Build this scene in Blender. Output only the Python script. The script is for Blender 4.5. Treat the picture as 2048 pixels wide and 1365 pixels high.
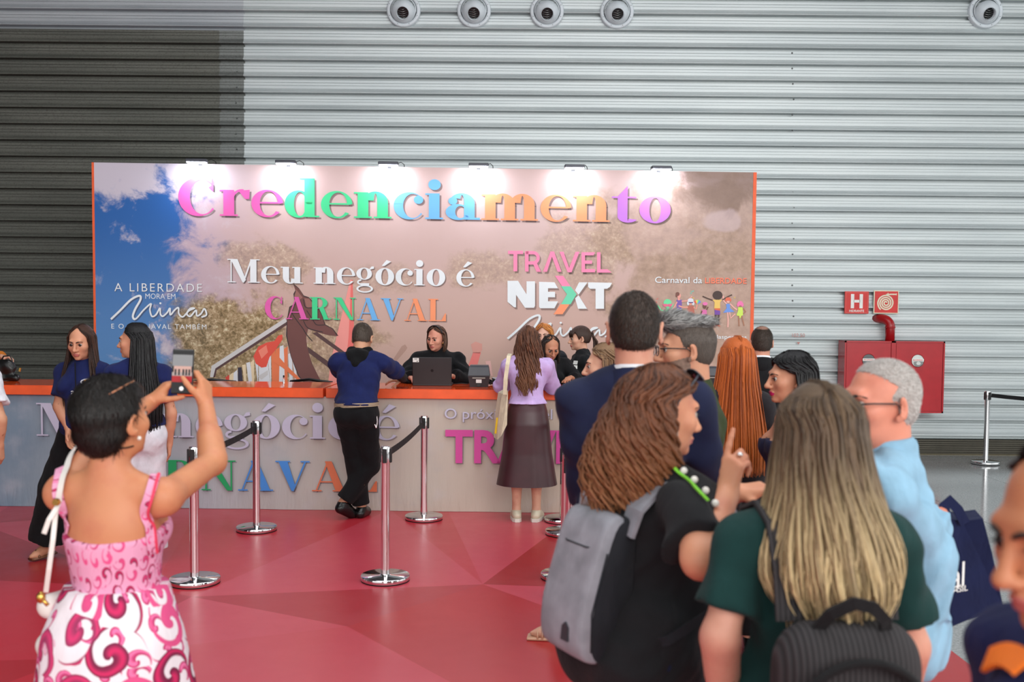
import bpy, math, random
import numpy as np
from mathutils import Vector, Matrix
random.seed(7); RNG = np.random.default_rng(7)
SC = bpy.context.scene; COL = SC.collection
for o in list(bpy.data.objects): bpy.data.objects.remove(o)

# ------------------------------------------------------------------ camera
FPX, PITCH, ROLL, SHY, CAMZ = 2000.0, 0.0514, 0.0085, 50.0, 1.778
cam_d = bpy.data.cameras.new('camera'); cam = bpy.data.objects.new('camera', cam_d); COL.objects.link(cam)
SC.camera = cam
cam_d.sensor_fit = 'HORIZONTAL'; cam_d.sensor_width = 36.0; cam_d.lens = 36.0*FPX/2048
cam_d.shift_y = SHY/2048
_f = Vector((0, math.cos(PITCH), -math.sin(PITCH))); _r0 = Vector((1, 0, 0)); _u0 = _r0.cross(_f)
CR = math.cos(ROLL)*_r0 + math.sin(ROLL)*_u0; CU = -math.sin(ROLL)*_r0 + math.cos(ROLL)*_u0; CF = _f
CAM = Vector((0, 0, CAMZ))
cam.matrix_world = Matrix(((CR.x, CU.x, -CF.x, CAM.x), (CR.y, CU.y, -CF.y, CAM.y), (CR.z, CU.z, -CF.z, CAM.z), (0, 0, 0, 1)))
cam_d.clip_start = 0.05; cam_d.clip_end = 200
cam_d.dof.use_dof = True; cam_d.dof.focus_distance = 9.0; cam_d.dof.aperture_fstop = 3.5

# ------------------------------------------------------------------ world, light, exposure
SC.view_settings.view_transform = 'Standard'; SC.view_settings.look = 'None'
SC.view_settings.gamma = 1.0; SC.view_settings.use_curve_mapping = False; SC.view_settings.exposure = 0.45
world = bpy.data.worlds.new('overcast_daylight'); SC.world = world; world.use_nodes = True
_bg = world.node_tree.nodes['Background']; _bg.inputs[0].default_value = (0.95, 0.985, 0.985, 1); _bg.inputs[1].default_value = 1.15
def area_light(name, loc, target, sx, sy, power, color):
    d = bpy.data.lights.new(name, 'AREA'); d.shape = 'RECTANGLE'; d.size = sx; d.size_y = sy; d.energy = power; d.color = color
    o = bpy.data.objects.new(name, d); COL.objects.link(o); o.location = loc
    o.rotation_euler = (Vector(target)-Vector(loc)).to_track_quat('-Z', 'Y').to_euler(); return o
area_light('facade_daylight', (5.0, -6.5, 5.0), (0.5, 9, 1.2), 12, 6, 700, (1.0, 0.97, 0.93))
area_light('ceiling_skylight', (1.0, 4.5, 8.3), (1.0, 5.0, 0), 11, 6, 420, (0.95, 0.98, 1.0))  # broad area light pointing down from just under the closed ceiling

# ------------------------------------------------------------------ pixel helpers (photo frame 2048 x 1365)
def ray(px, py): return CR*((px-1024)/FPX) - CU*((py-682.5-SHY)/FPX) + CF
def at_y(px, py, y):
    d = ray(px, py); return CAM + d*(y/d.y)
def at_z(px, py, z):
    d = ray(px, py); return CAM + d*((z-CAMZ)/d.z)
def on_plane(px, py, p0, n):
    d = ray(px, py); return CAM + d*((Vector(p0)-CAM).dot(n)/d.dot(n))

# ------------------------------------------------------------------ object helpers
def tag(o, label=None, cat=None, group=None, kind=None):
    if label: o['label'] = label
    if cat: o['category'] = cat
    if group: o['group'] = group
    if kind: o['kind'] = kind
    return o
def empty(name, loc=(0, 0, 0), rz=0.0):
    o = bpy.data.objects.new(name, None); COL.objects.link(o); o.location = loc; o.rotation_euler = (0, 0, rz); o.empty_display_size = 0.1
    return o
def link(name, me, parent=None):
    o = bpy.data.objects.new(name, me); COL.objects.link(o)
    if parent is not None: o.parent = parent
    return o
def raw_mesh(name, V, F, mats, smooth=False, midx=None):
    me = bpy.data.meshes.new(name)
    if isinstance(F, np.ndarray):
        V = np.asarray(V, np.float32); n = F.shape[1]
        me.vertices.add(len(V)); me.vertices.foreach_set('co', V.ravel())
        me.loops.add(F.size); me.loops.foreach_set('vertex_index', F.ravel().astype(np.int32))
        me.polygons.add(len(F)); me.polygons.foreach_set('loop_start', np.arange(0, F.size, n, dtype=np.int32))
        me.polygons.foreach_set('loop_total', np.full(len(F), n, np.int32))
        me.update(calc_edges=True)
    else:
        me.from_pydata([tuple(v) for v in V], [], [tuple(f) for f in F]); me.update()
    for m in (mats if isinstance(mats, (list, tuple)) else [mats]): me.materials.append(m)
    if midx is not None: me.polygons.foreach_set('material_index', np.asarray(midx, np.int32))
    if smooth: me.polygons.foreach_set('use_smooth', np.ones(len(me.polygons), bool))
    return me
def mobj(name, V, F, mats, parent=None, smooth=False, midx=None):
    return link(name, raw_mesh(name, V, F, mats, smooth, midx), parent)

class MB:
    """collects simple shapes into ONE mesh"""
    def __init__(s): s.V = []; s.F = []; s.M = []; s.S = []
    def add(s, V, F, mi=0, sm=False):
        b = len(s.V); s.V += [tuple(v) for v in V]
        for f in F: s.F.append(tuple(i+b for i in f)); s.M.append(mi); s.S.append(sm)
        return s
    def box(s, a, b, mi=0, bev=0.0):
        (x0, y0, z0), (x1, y1, z1) = a, b
        if bev <= 0:
            V = [(x0,y0,z0),(x1,y0,z0),(x1,y1,z0),(x0,y1,z0),(x0,y0,z1),(x1,y0,z1),(x1,y1,z1),(x0,y1,z1)]
            return s.add(V, [(0,3,2,1),(4,5,6,7),(0,1,5,4),(1,2,6,5),(2,3,7,6),(3,0,4,7)], mi)
        V = []; c = bev
        for z, i in ((z0, c), (z0+c, 0), (z1-c, 0), (z1, c)):
            k = c if i == 0 else c+c*0.6
            V += [(x0+k, y0+i, z), (x1-k, y0+i, z), (x1-i, y0+k, z), (x1-i, y1-k, z), (x1-k, y1-i, z), (x0+k, y1-i, z), (x0+i, y1-k, z), (x0+i, y0+k, z)]
        F = [tuple(range(7, -1, -1)), tuple(range(24, 32))]
        for r in range(3):
            for j in range(8): F.append((r*8+j, r*8+(j+1) % 8, r*8+8+(j+1) % 8, r*8+8+j))
        return s.add(V, F, mi)
    def lathe(s, prof, c=(0, 0, 0), n=32, mi=0, axis='z', sm=True, cap=True):
        V = []; F = []
        for (r, h) in prof:
            for i in range(n):
                a = 2*math.pi*i/n; x, y = r*math.cos(a), r*math.sin(a)
                p = {'z': (x, y, h), 'y': (x, -h, y), 'x': (h, x, y)}[axis]
                V.append((p[0]+c[0], p[1]+c[1], p[2]+c[2]))
        m = len(prof)
        for k in range(m-1):
            for i in range(n): F.append((k*n+i, k*n+(i+1) % n, (k+1)*n+(i+1) % n, (k+1)*n+i))
        s.add(V, F, mi, sm)
        if cap and prof[0][0] > 1e-6: s.add([V[i] for i in range(n)], [tuple(range(n-1, -1, -1))], mi)
        if cap and prof[-1][0] > 1e-6: s.add([V[(m-1)*n+i] for i in range(n)], [tuple(range(n))], mi)
        return s
    def tube(s, pts, r, n=8, mi=0, flat=None, sm=True, cap=True):
        """tube along points; r a number or a list; flat=(vector, factor) squashes it along that vector"""
        P = [Vector(p) for p in pts]; m = len(P); rr = [r]*m if not hasattr(r, '__len__') else list(r)
        V = []; F = []; t0 = (P[1]-P[0]).normalized(); up = Vector((0, 0, 1)) if abs(t0.z) < 0.9 else Vector((0, 1, 0))
        if flat: up = Vector(flat[0])
        u = (up - t0*up.dot(t0)).normalized()
        for i in range(m):
            t = (P[min(i+1, m-1)]-P[max(i-1, 0)]).normalized()
            if flat: u = Vector(flat[0])
            u = (u - t*u.dot(t)).normalized(); w = t.cross(u)
            k = flat[1] if flat else 1.0
            for j in range(n):
                a = 2*math.pi*j/n; V.append(P[i]+u*(rr[i]*k*math.cos(a))+w*(rr[i]*math.sin(a)))
        for i in range(m-1):
            for j in range(n): F.append((i*n+j, i*n+(j+1) % n, (i+1)*n+(j+1) % n, (i+1)*n+j))
        if cap: F += [tuple(range(n-1, -1, -1)), tuple((m-1)*n+j for j in range(n))]
        return s.add(V, F, mi, sm)
    def ribbon(s, pts, half, thick, normal=(0, 0, 1), mi=0):
        """flat strap: half width across, thickness along normal"""
        P = [Vector(p) for p in pts]; m = len(P); V = []; F = []
        hh = half if hasattr(half, '__len__') else [half]*m
        for i in range(m):
            t = (P[min(i+1, m-1)]-P[max(i-1, 0)]).normalized(); n = Vector(normal[i] if hasattr(normal[0], '__len__') else normal)
            n = (n-t*n.dot(t)).normalized(); w = t.cross(n)
            V += [P[i]+w*hh[i]-n*thick/2, P[i]-w*hh[i]-n*thick/2, P[i]-w*hh[i]+n*thick/2, P[i]+w*hh[i]+n*thick/2]
        for i in range(m-1):
            for j in range(4): F.append((i*4+j, i*4+(j+1) % 4, i*4+4+(j+1) % 4, i*4+4+j))
        F += [(3, 2, 1, 0), tuple((m-1)*4+j for j in range(4))]
        return s.add(V, F, mi, False)
    def sphere(s, c, r, nu=12, nv=8, mi=0):
        rx, ry, rz = (r, r, r) if not hasattr(r, '__len__') else r; V = []; F = []
        for j in range(nv+1):
            p = math.pi*j/nv
            for i in range(nu):
                a = 2*math.pi*i/nu; V.append((c[0]+rx*math.sin(p)*math.cos(a), c[1]+ry*math.sin(p)*math.sin(a), c[2]+rz*math.cos(p)))
        for j in range(nv):
            for i in range(nu): F.append((j*nu+i, (j+1)*nu+i, (j+1)*nu+(i+1) % nu, j*nu+(i+1) % nu))
        return s.add(V, F, mi, True)
    def build(s, name, mats, parent=None):
        me = raw_mesh(name, s.V, s.F, mats, midx=s.M); me.polygons.foreach_set('use_smooth', np.array(s.S, bool))
        return link(name, me, parent)

# ------------------------------------------------------------------ materials
def lin(c):
    if isinstance(c, str): c = tuple(int(c[i:i+2], 16) for i in (0, 2, 4))
    r = [(v/255.0) for v in c[:3]]
    return tuple(v/12.92 if v <= 0.04045 else ((v+0.055)/1.055)**2.4 for v in r)+(1.0,)
MC = {}
class NT:
    """tiny node helper"""
    def __init__(s, name):
        s.m = bpy.data.materials.new(name); s.m.use_nodes = True; s.t = s.m.node_tree
        s.b = s.t.nodes['Principled BSDF']; s.out = s.t.nodes['Material Output']
    def n(s, kind, props=None, **inp):
        x = s.t.nodes.new('ShaderNode'+kind)
        for k, v in (props or {}).items(): setattr(x, k, v)
        for k, v in inp.items(): s.set(x.inputs[int(k[1:]) if k[0] == '_' and k[1:].isdigit() else k.replace('_', ' ')], v)
        return x
    def set(s, sock, v):
        if isinstance(v, bpy.types.NodeSocket): s.t.links.new(v, sock)
        elif isinstance(v, bpy.types.Node): s.t.links.new(v.outputs[0], sock)
        else: sock.default_value = v
    def math(s, op, a, b=0.0, c=0.0):
        x = s.t.nodes.new('ShaderNodeMath'); x.operation = op
        for i, v in enumerate((a, b, c)): s.set(x.inputs[i], v)
        return x.outputs[0]
    def mix(s, f, a, b, mode='MIX'):
        x = s.t.nodes.new('ShaderNodeMix'); x.data_type = 'RGBA'; x.blend_type = mode; x.clamp_factor = True
        s.set(x.inputs[0], f); s.set(x.inputs[6], a); s.set(x.inputs[7], b); return x.outputs[2]
    def ramp(s, f, stops, mode='LINEAR'):
        x = s.t.nodes.new('ShaderNodeValToRGB'); x.color_ramp.interpolation = mode; e = x.color_ramp.elements
        while len(e) < len(stops): e.new(0.5)
        for i, (p, c) in enumerate(stops): e[i].position = p; e[i].color = c if len(c) == 4 else tuple(c)+(1,)
        s.set(x.inputs[0], f); return x.outputs[0]
    def smooth(s, v, a, b):
        x = s.t.nodes.new('ShaderNodeMapRange'); x.interpolation_type = 'SMOOTHSTEP'
        s.set(x.inputs[0], v); s.set(x.inputs[1], a); s.set(x.inputs[2], b); return x.outputs[0]
    def noise(s, vec, scale, detail=3.0, rough=0.5, dist=0.0):
        x = s.t.nodes.new('ShaderNodeTexNoise'); s.set(x.inputs['Vector'], vec); x.inputs['Scale'].default_value = scale
        x.inputs['Detail'].default_value = detail; x.inputs['Roughness'].default_value = rough; x.inputs['Distortion'].default_value = dist
        return x
    def coord(s, which='Object'):
        return s.t.nodes.new('ShaderNodeTexCoord').outputs[which]
    def mapping(s, vec, loc=(0,0,0), rot=(0,0,0), scale=(1,1,1)):
        x = s.t.nodes.new('ShaderNodeMapping'); s.set(x.inputs[0], vec)
        x.inputs[1].default_value = loc; x.inputs[2].default_value = rot; x.inputs[3].default_value = scale; return x.outputs[0]
    def xyz(s, vec):
        x = s.t.nodes.new('ShaderNodeSeparateXYZ'); s.set(x.inputs[0], vec); return x.outputs
    def bump(s, h, strength=0.3, dist=0.01):
        x = s.t.nodes.new('ShaderNodeBump'); s.set(x.inputs['Height'], h); x.inputs['Strength'].default_value = strength; x.inputs['Distance'].default_value = dist
        s.t.links.new(x.outputs[0], s.b.inputs['Normal']); return x
    def base(s, c=None, rough=None, metal=None, **kw):
        if c is not None: s.set(s.b.inputs['Base Color'], c)
        if rough is not None: s.set(s.b.inputs['Roughness'], rough)
        if metal is not None: s.set(s.b.inputs['Metallic'], metal)
        for k, v in kw.items(): s.set(s.b.inputs[k.replace('_', ' ')], v)
        return s
def plain(name, c, rough=0.5, metal=0.0, var=0.06, scale=8.0, **kw):
    """flat colour with a little procedural variation"""
    if name in MC: return MC[name]
    t = NT(name); co = t.coord(); nz = t.noise(co, scale, 4.0)
    cl = lin(c); dk = tuple(v*(1-var*2) for v in cl[:3])+(1,); br = tuple(min(1, v*(1+var)) for v in cl[:3])+(1,)
    t.base(t.ramp(nz.outputs[0], [(0.3, dk), (0.7, br)]), rough, metal, **kw); MC[name] = t.m; return t.m
def fabric(name, c, rough=0.85, weave=900.0, fold=0.0, bumpk=0.5, var=0.10, c2=None):
    if name in MC: return MC[name]
    t = NT(name); co = t.coord(); cl = lin(c)
    nz = t.noise(co, 14.0, 4.0); dk = tuple(v*(1-var*1.5) for v in cl[:3])+(1,) if c2 is None else lin(c2); br = tuple(min(1, v*(1+var)) for v in cl[:3])+(1,)
    t.base(t.ramp(nz.outputs[0], [(0.3, dk), (0.7, br)]), rough, 0.0)
    big = t.noise(t.mapping(co, rot=(0.3, 0.5, 0.2), scale=(1.0, 1.0, 0.5)), 10.0, 3.0, 0.5, 1.1); fine = t.noise(co, weave, 1.0)
    h = t.math('ADD', big.outputs[0], t.math('MULTIPLY', fine.outputs[0], 0.10)); t.bump(h, bumpk, 0.03)
    t.b.inputs['Sheen Weight'].default_value = 0.04; t.b.inputs['Sheen Roughness'].default_value = 0.5
    t.b.inputs['Specular IOR Level'].default_value = 0.25
    MC[name] = t.m; return t.m
def emit(name, c, k):
    t = NT(name); t.base(lin(c), 0.5); t.b.inputs['Emission Color'].default_value = lin(c); t.b.inputs['Emission Strength'].default_value = k; return t.m
def printed(name, c, rough=0.6):
    return plain(name, c, rough, 0.0, 0.03, 3.0)
def soft_shade_print(name, c, alpha):
    t = NT(name); t.base(lin(c), 0.7); t.b.inputs['Alpha'].default_value = alpha; return t.m
# ------------------------------------------------------------------ glyphs for the fat-face serif lettering (x-height = 1)
def gR(x0, y0, x1, y1): return [[(x0, y0), (x1, y0), (x1, y1), (x0, y1)]]
def gring(cx, cy, ao, bo, ai, bi, a0=0, a1=360, sh=0.0, n=36):
    out = []; m = max(4, int(n*abs(a1-a0)/360))
    for i in range(m):
        p = []
        for a, (rx, ry, s) in ((i, (ao, bo, 0)), (i+1, (ao, bo, 0)), (i+1, (ai, bi, sh)), (i, (ai, bi, sh))):
            t = math.radians(a0+(a1-a0)*a/m); p.append((cx+s+rx*math.cos(t), cy+ry*math.sin(t)))
        out.append(p)
    return out
def gball(cx, cy, r): return [[(cx+r*math.cos(2*math.pi*i/20), cy+r*math.sin(2*math.pi*i/20)) for i in range(20)]]
ACC = [[(.38, 1.16), (.52, 1.14), (.92, 1.42), (.66, 1.52)]]
def _n(x=0):
    return gR(x+.12, 0, x+.48, 1)+gR(x, 0, x+.60, .06)+gR(x, .94, x+.2, 1)
def _arch(x):
    return gring(x+.72, .62, .42, .42, .06, .34, 0, 170)+gR(x+.78, 0, x+1.14, .64)+gR(x+.66, 0, x+1.26, .06)
H = 1.42
GLY = {
 'o': (1.12, gring(.56, .5, .54, .53, .20, .47)),
 'c': (1.02, gring(.53, .5, .53, .53, .33, .47, 48, 325, .12)+gball(.84, .74, .16)),
 'e': (1.06, gring(.53, .5, .53, .53, .30, .47, 3, 322, .05)+gR(.2, .5, 1.0, .56)),
 'd': (1.16, gring(.46, .5, .46, .53, .20, .46, 0, 360, .05)+gR(.66, 0, 1.0, 1.5)+gR(.5, 1.44, .7, 1.5)+gR(.95, 0, 1.16, .06)),
 'n': (1.28, _n()+_arch(0)),
 'm': (1.96, _n()+_arch(0)+_arch(.67)),
 'r': (1.0, _n()+gring(.74, .62, .36, .42, .28, .34, 80, 172)+[[(.62, .98), (1.0, 1.02), (.98, .66), (.84, .66)]]),
 'i': (.64, _n()+gball(.31, 1.34, .21)),
 'a': (1.16, gR(.62, .08, .98, .66)+gR(.62, 0, 1.16, .08)+gring(.55, .65, .43, .38, .07, .31, 0, 150)+gball(.24, .72, .15)+gring(.42, .29, .42, .31, .18, .24, 20, 360, .08)),
 't': (.88, gR(.2, .2, .54, 1.0)+[[(.2, 1.0), (.54, 1.0), (.54, 1.42)]]+gR(0, .94, .84, 1.0)+gring(.56, .22, .36, .24, .02, .17, 180, 330)),
 'u': (1.26, gR(.12, .36, .48, 1)+gR(0, .94, .2, 1)+gR(.78, 0, 1.12, 1)+gR(.66, .94, .8, 1)+gR(1.1, 0, 1.26, .06)+gring(.54, .38, .42, .41, .06, .33, 180, 345)),
 'g': (1.02, gring(.45, .66, .45, .37, .19, .32)+gring(.48, -.26, .48, .24, .36, .16)+gring(.3, .14, .26, .18, .16, .08, 95, 265)+gR(.28, -.08, .74, .08)+[[(.72, .9), (1.02, .98), (1.0, 1.12), (.86, 1.1)]]),
 'M': (1.86, gR(.18, 0, .25, H)+gR(0, 0, .46, .06)+gR(0, H-.06, .4, H)+[[(.18, H), (.58, H), (1.06, .16), (.92, 0), (.86, 0)]]+[[(.86, 0), (.95, 0), (1.42, H), (1.33, H)]]+gR(1.30, 0, 1.66, H)+gR(1.16, 0, 1.84, .06)+gR(1.3, H-.06, 1.84, H)),
 'C': (1.32, gring(.66, H/2, .66, H/2+.03, .42, H/2-.05, 42, 322, .14)+gR(1.1, .98, 1.16, H)+[[(1.0, 1.08), (1.16, .92), (1.16, 1.2)]]),
 'A': (1.54, [[(.14, 0), (.2, 0), (.74, H), (.66, H)], [(.56, H), (.86, H), (1.42, 0), (1.04, 0)]]+gR(.32, .42, 1.1, .48)+gR(0, 0, .42, .06)+gR(.9, 0, 1.54, .06)),
 'R': (1.5, gR(.14, 0, .5, H)+gR(0, 0, .66, .06)+gR(0, H-.06, .5, H)+gring(.62, 1.06, .56, .36, .24, .30, -90, 90)+gR(.48, H-.06, .64, H)+gR(.48, .70, .64, .76)+[[(.62, .72), (.94, .74), (1.2, .12), (1.02, .0), (.9, .1)]]+gring(1.2, .14, .28, .14, .2, .08, 180, 340)+[[(.9, .0), (1.25, 0), (1.2, .14), (.86, .3)]]),
 'N': (1.5, gR(.16, 0, .23, H)+gR(0, 0, .4, .06)+gR(0, H-.06, .4, H)+[[(.16, H), (.54, H), (1.34, 0), (1.26, 0), (1.12, .0)]]+gR(1.27, 0, 1.34, H)+gR(1.1, H-.06, 1.5, H)),
 'V': (1.5, [[(.12, H), (.52, H), (.88, .2), (.8, 0), (.7, 0)], [(.74, 0), (.8, 0), (1.36, H), (1.28, H)]]+gR(0, H-.06, .64, H)+gR(1.1, H-.06, 1.5, H)),
 'L': (1.24, gR(.14, 0, .5, H)+gR(0, 0, 1.2, .06)+gR(0, H-.06, .66, H)+[[(.9, .06), (1.2, .06), (1.2, .5), (1.14, .5)]]),
 ' ': (.5, []),
}
GLY['é'] = (GLY['e'][0], GLY['e'][1]+ACC); GLY['ó'] = (GLY['o'][0], GLY['o'][1]+ACC)

class Panel:
    """a flat vertical board: local x along it, local z up, local -y towards the viewer"""
    def __init__(s, root, a, b):
        s.root = root; s.o = Vector((a[0], a[1], 0)); e = Vector((b[0]-a[0], b[1]-a[1], 0)); s.w = e.length; s.u = e.normalized()
        s.n = Vector((s.u.y, -s.u.x, 0))
    def uv(s, px, py):
        p = on_plane(px, py, s.o, s.n)-s.o; return p.dot(s.u), p.z
    def polys(s, name, polys, off, mat, parent=None):
        """polys in (u, v) metres; each one lies a hair above the one before"""
        V = []; F = []
        for i, p in enumerate(polys):
            b = len(V); e = off+0.00012*(i % 12)
            V += [(q[0], -e, q[1]) for q in p]; F.append(tuple(range(b, b+len(p))))
        me = raw_mesh(name, V, F, mat); me.flip_normals() if me.polygons and sum(q.normal.y*q.area for q in me.polygons) > 0 else None
        return link(name, me, parent or s.root)
    def pix(s, name, polys, off, mat, parent=None):
        return s.polys(name, [[s.uv(*q) for q in p] for p in polys], off, mat, parent)
    def serif(s, text, px0, py0, px1, py1, xh, mats, off, shadow=None, sdx=.012, gap=.06):
        u0, v0 = s.uv(px0, py0); u1, v1 = s.uv(px1, py1); k = s.uv(px0, py0-xh)[1]-v0
        W = sum(GLY[c][0]+gap for c in text)-gap; sx = (u1-u0)/W; sl = (v1-v0)/(u1-u0); x = 0; allp = []
        for i, c in enumerate(text):
            adv, g = GLY[c]; P = [[(u0+(x+q[0])*sx, v0+(x+q[0])*sx*sl+q[1]*k) for q in p] for p in g]
            if P:
                s.polys('letter', P, off, mats[i] if isinstance(mats, list) else mats); allp += P
            x += adv+gap
        if shadow:
            s.polys('lettering_shade', [[(q[0]+sdx, q[1]-sdx) for q in p] for p in allp], off-.0022, shadow)['kind'] = 'stuff'
    def sans(s, text, px0, py0, px1, py1, cap, mat, off, bold=0.0, spacing=1.0, shadow=None, sdx=.008, name='lettering', shear=0.0):
        me = sans_mesh(text, bold, spacing, shear); vs = np.array([v.co[:] for v in me.vertices]); lo, hi = vs.min(0), vs.max(0)
        u0, v0 = s.uv(px0, py0); u1, v1 = s.uv(px1, py1); k = (s.uv(px0, py0-cap)[1]-v0)/CAPH; sx = (u1-u0)/(hi[0]-lo[0]); sl = (v1-v0)/(u1-u0)
        FF = [tuple(p.vertices) for p in me.polygons]; par = list(range(len(vs)))
        def root(a):
            while par[a] != a: par[a] = par[par[a]]; a = par[a]
            return a
        for f in FF:
            for b in f[1:]: par[root(b)] = root(f[0])
        isl = {}
        for f in FF: isl.setdefault(root(f[0]), []).append(f)
        runs = []
        for fs in sorted(isl.values(), key=lambda fs: min(vs[i][0] for f in fs for i in f)):
            x0 = min(vs[i][0] for f in fs for i in f); x1 = max(vs[i][0] for f in fs for i in f)
            if runs and x0 < runs[-1][1]-.3*min(x1-x0, runs[-1][1]-runs[-1][0]): runs[-1][2].extend(fs); runs[-1][1] = max(x1, runs[-1][1])
            else: runs.append([x0, x1, list(fs)])
        for x0, x1, fs in runs:
            idx = sorted({i for f in fs for i in f}); mp_ = {a: b for b, a in enumerate(idx)}; F2 = [tuple(mp_[i] for i in f) for f in fs]
            for dx, o_, m_, nm in ((0, off, mat, 'letter'),)+(((sdx, off-.0015, shadow, 'letter_shade'),) if shadow else ()):
                V = [(u0+(vs[i][0]-lo[0])*sx+dx, -o_, v0+(vs[i][0]-lo[0])*sx*sl+vs[i][1]*k-dx) for i in idx]
                link(nm, raw_mesh(nm, V, F2, m_), s.root)
_SM = {}
def sans_mesh(text, bold=0.0, spacing=1.0, shear=0.0):
    key = (text, bold, spacing, shear)
    if key in _SM: return _SM[key]
    cu = bpy.data.curves.new('t', 'FONT'); cu.body = text; cu.offset = bold; cu.space_character = spacing; cu.shear = shear; cu.resolution_u = 4
    o = bpy.data.objects.new('t', cu); COL.objects.link(o); bpy.context.view_layer.update()
    me = bpy.data.meshes.new_from_object(o.evaluated_get(bpy.context.evaluated_depsgraph_get()))
    bpy.data.objects.remove(o); bpy.data.curves.remove(cu); _SM[key] = me; return me
_h = sans_mesh('H'); CAPH = max(v.co.y for v in _h.vertices)
def flat_text(name, text, M, width, mat, parent, bold=0.0, height=None, shear=0.0):
    """text centred in its own plane, placed by matrix M (x right, y up), scaled to a width"""
    me = sans_mesh(text, bold, 1.0, shear); vs = np.array([v.co[:] for v in me.vertices]); lo, hi = vs.min(0), vs.max(0); k = width/(hi[0]-lo[0])
    ky = k if height is None else height/(hi[1]-lo[1]); c = (lo+hi)/2
    V = [M @ Vector(((v[0]-c[0])*k, (v[1]-c[1])*ky, 0)) for v in vs]
    return link(name, raw_mesh(name, V, [tuple(p.vertices) for p in me.polygons], mat), parent)
def script_path(pts, n=10):
    """Catmull-Rom through the given points"""
    P = [Vector((p[0], p[1], 0)) for p in pts]; P = [P[0]*2-P[1]]+P+[P[-1]*2-P[-2]]; out = []
    for i in range(1, len(P)-2):
        for j in range(n):
            t = j/n; a, b, c, d = P[i-1:i+3]
            out.append(0.5*((2*b)+(c-a)*t+(2*a-5*b+4*c-d)*t*t+(3*b-a-3*c+d)*t**3))
    out.append(P[-2]); return [(p.x, p.y) for p in out]
def stroke_polys(pts, w0, w1=None):
    """flat stroke of a width (pixels) along a path"""
    out = []; m = len(pts); w1 = w0 if w1 is None else w1; L = []
    for i in range(m):
        a = pts[max(0, i-1)]; b = pts[min(m-1, i+1)]; dx, dy = b[0]-a[0], b[1]-a[1]; l = math.hypot(dx, dy) or 1
        w = (w0+(w1-w0)*i/(m-1))/2; L.append(((pts[i][0]-dy/l*w, pts[i][1]+dx/l*w), (pts[i][0]+dy/l*w, pts[i][1]-dx/l*w)))
    for i in range(m-1): out.append([L[i][0], L[i][1], L[i+1][1], L[i+1][0]])
    return out

# ------------------------------------------------------------------ the hall: floor, carpet, wall, ceiling
WALL_Y = 13.0
def m_granite():
    t = NT('grey_polished_granite'); co = t.coord(); a = t.noise(co, 60, 6, 0.7); b = t.noise(co, 1.3, 3)
    c = t.ramp(a.outputs[0], [(.3, lin((96, 98, 100))), (.5, lin((150, 152, 152))), (.72, lin((188, 190, 188)))])
    t.base(t.mix(t.math('MULTIPLY', b.outputs[0], .5), c, lin((128, 130, 132))), 0.12); t.b.inputs['Specular IOR Level'].default_value = .6; return t.m
GRANITE = m_granite()
JOINT = plain('tile_joint_grout', (52, 52, 54), .8)
fl = mobj('floor', [(-16, -10, -.012), (16, -10, -.012), (16, 13.4, -.012), (-16, 13.4, -.012)], [(0, 1, 2, 3)], JOINT); tag(fl, kind='structure')
tile_me = MB().box((0.003, 0.003, -.011), (1.197, .797, 0)).build('floor_tile', GRANITE, fl)
first = True; sx, sy = 1.2, .8
for ix in range(-8, 9):
    for iy in range(-3, 17):
        x, y = ix*sx+.55, iy*sy+.35
        if y+sy > WALL_Y+.4 or (x+sx < 2.2 and y+sy < 8.6) and not (y < -1.5): continue
        if x < -7.5 or y < -1.5 or x > 8.5: continue
        o = tile_me if first else link('floor_tile', tile_me.data, fl); o.location = (x, y, 0); first = False

# red vinyl floor graphic: printed facets
def m_carpet():
    t = NT('red_facet_vinyl'); a = t.n('Attribute', {'attribute_name': 'print'}); co = t.coord(); nz = t.noise(co, 5, 5, .6); sc = t.noise(t.mapping(co, scale=(1, 5, 1)), 26, 4, .7)
    dirt = t.smooth(sc.outputs[0], .70, .85)
    c = t.mix(t.math('MULTIPLY', nz.outputs[0], .18), a.outputs['Color'], lin((170, 92, 96)))
    t.base(t.mix(t.math('MULTIPLY', dirt, .10), c, lin((92, 40, 44))), t.math('MULTIPLY_ADD', nz.outputs[0], .16, .24)); t.b.inputs['Specular IOR Level'].default_value = .75
    t.bump(t.noise(co, 2.2, 2).outputs[0], .12, .01); return t.m
from mathutils.geometry import delaunay_2d_cdt
CX0, CX1, CY0, CY1 = -8.0, 2.36, -1.5, 8.98
pts = [Vector((CX0, CY0)), Vector((CX1, CY0)), Vector((CX1, CY1)), Vector((CX0, CY1))]
rr = random.Random(21)
for i in range(46): pts.append(Vector((rr.uniform(CX0, CX1), rr.uniform(CY0, CY1))))
for k in range(1, 6): pts += [Vector((CX0+(CX1-CX0)*k/6, CY0)), Vector((CX0+(CX1-CX0)*k/6, CY1)), Vector((CX0, CY0+(CY1-CY0)*k/6)), Vector((CX1, CY0+(CY1-CY0)*k/6))]
vo, ed, fa, *_ = delaunay_2d_cdt(pts, [], [], 0, 1e-4)
V = [(v.x, v.y, .004) for v in vo]; F = [tuple(f) for f in fa]
b = len(V); V += [(CX0, CY0, 0), (CX1, CY0, 0), (CX1, CY1, 0), (CX0, CY1, 0)]; F += [(b, b+1, 1, 0), (b+1, b+2, 2, 1)]
me = raw_mesh('carpet', V, F, m_carpet()); at = me.color_attributes.new('print', 'FLOAT_COLOR', 'CORNER')
reds = [(184, 24, 34), (170, 20, 28), (196, 40, 56), (200, 54, 72), (178, 32, 46), (190, 34, 36), (204, 64, 82), (168, 26, 32), (196, 46, 62), (200, 56, 72)]
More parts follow.
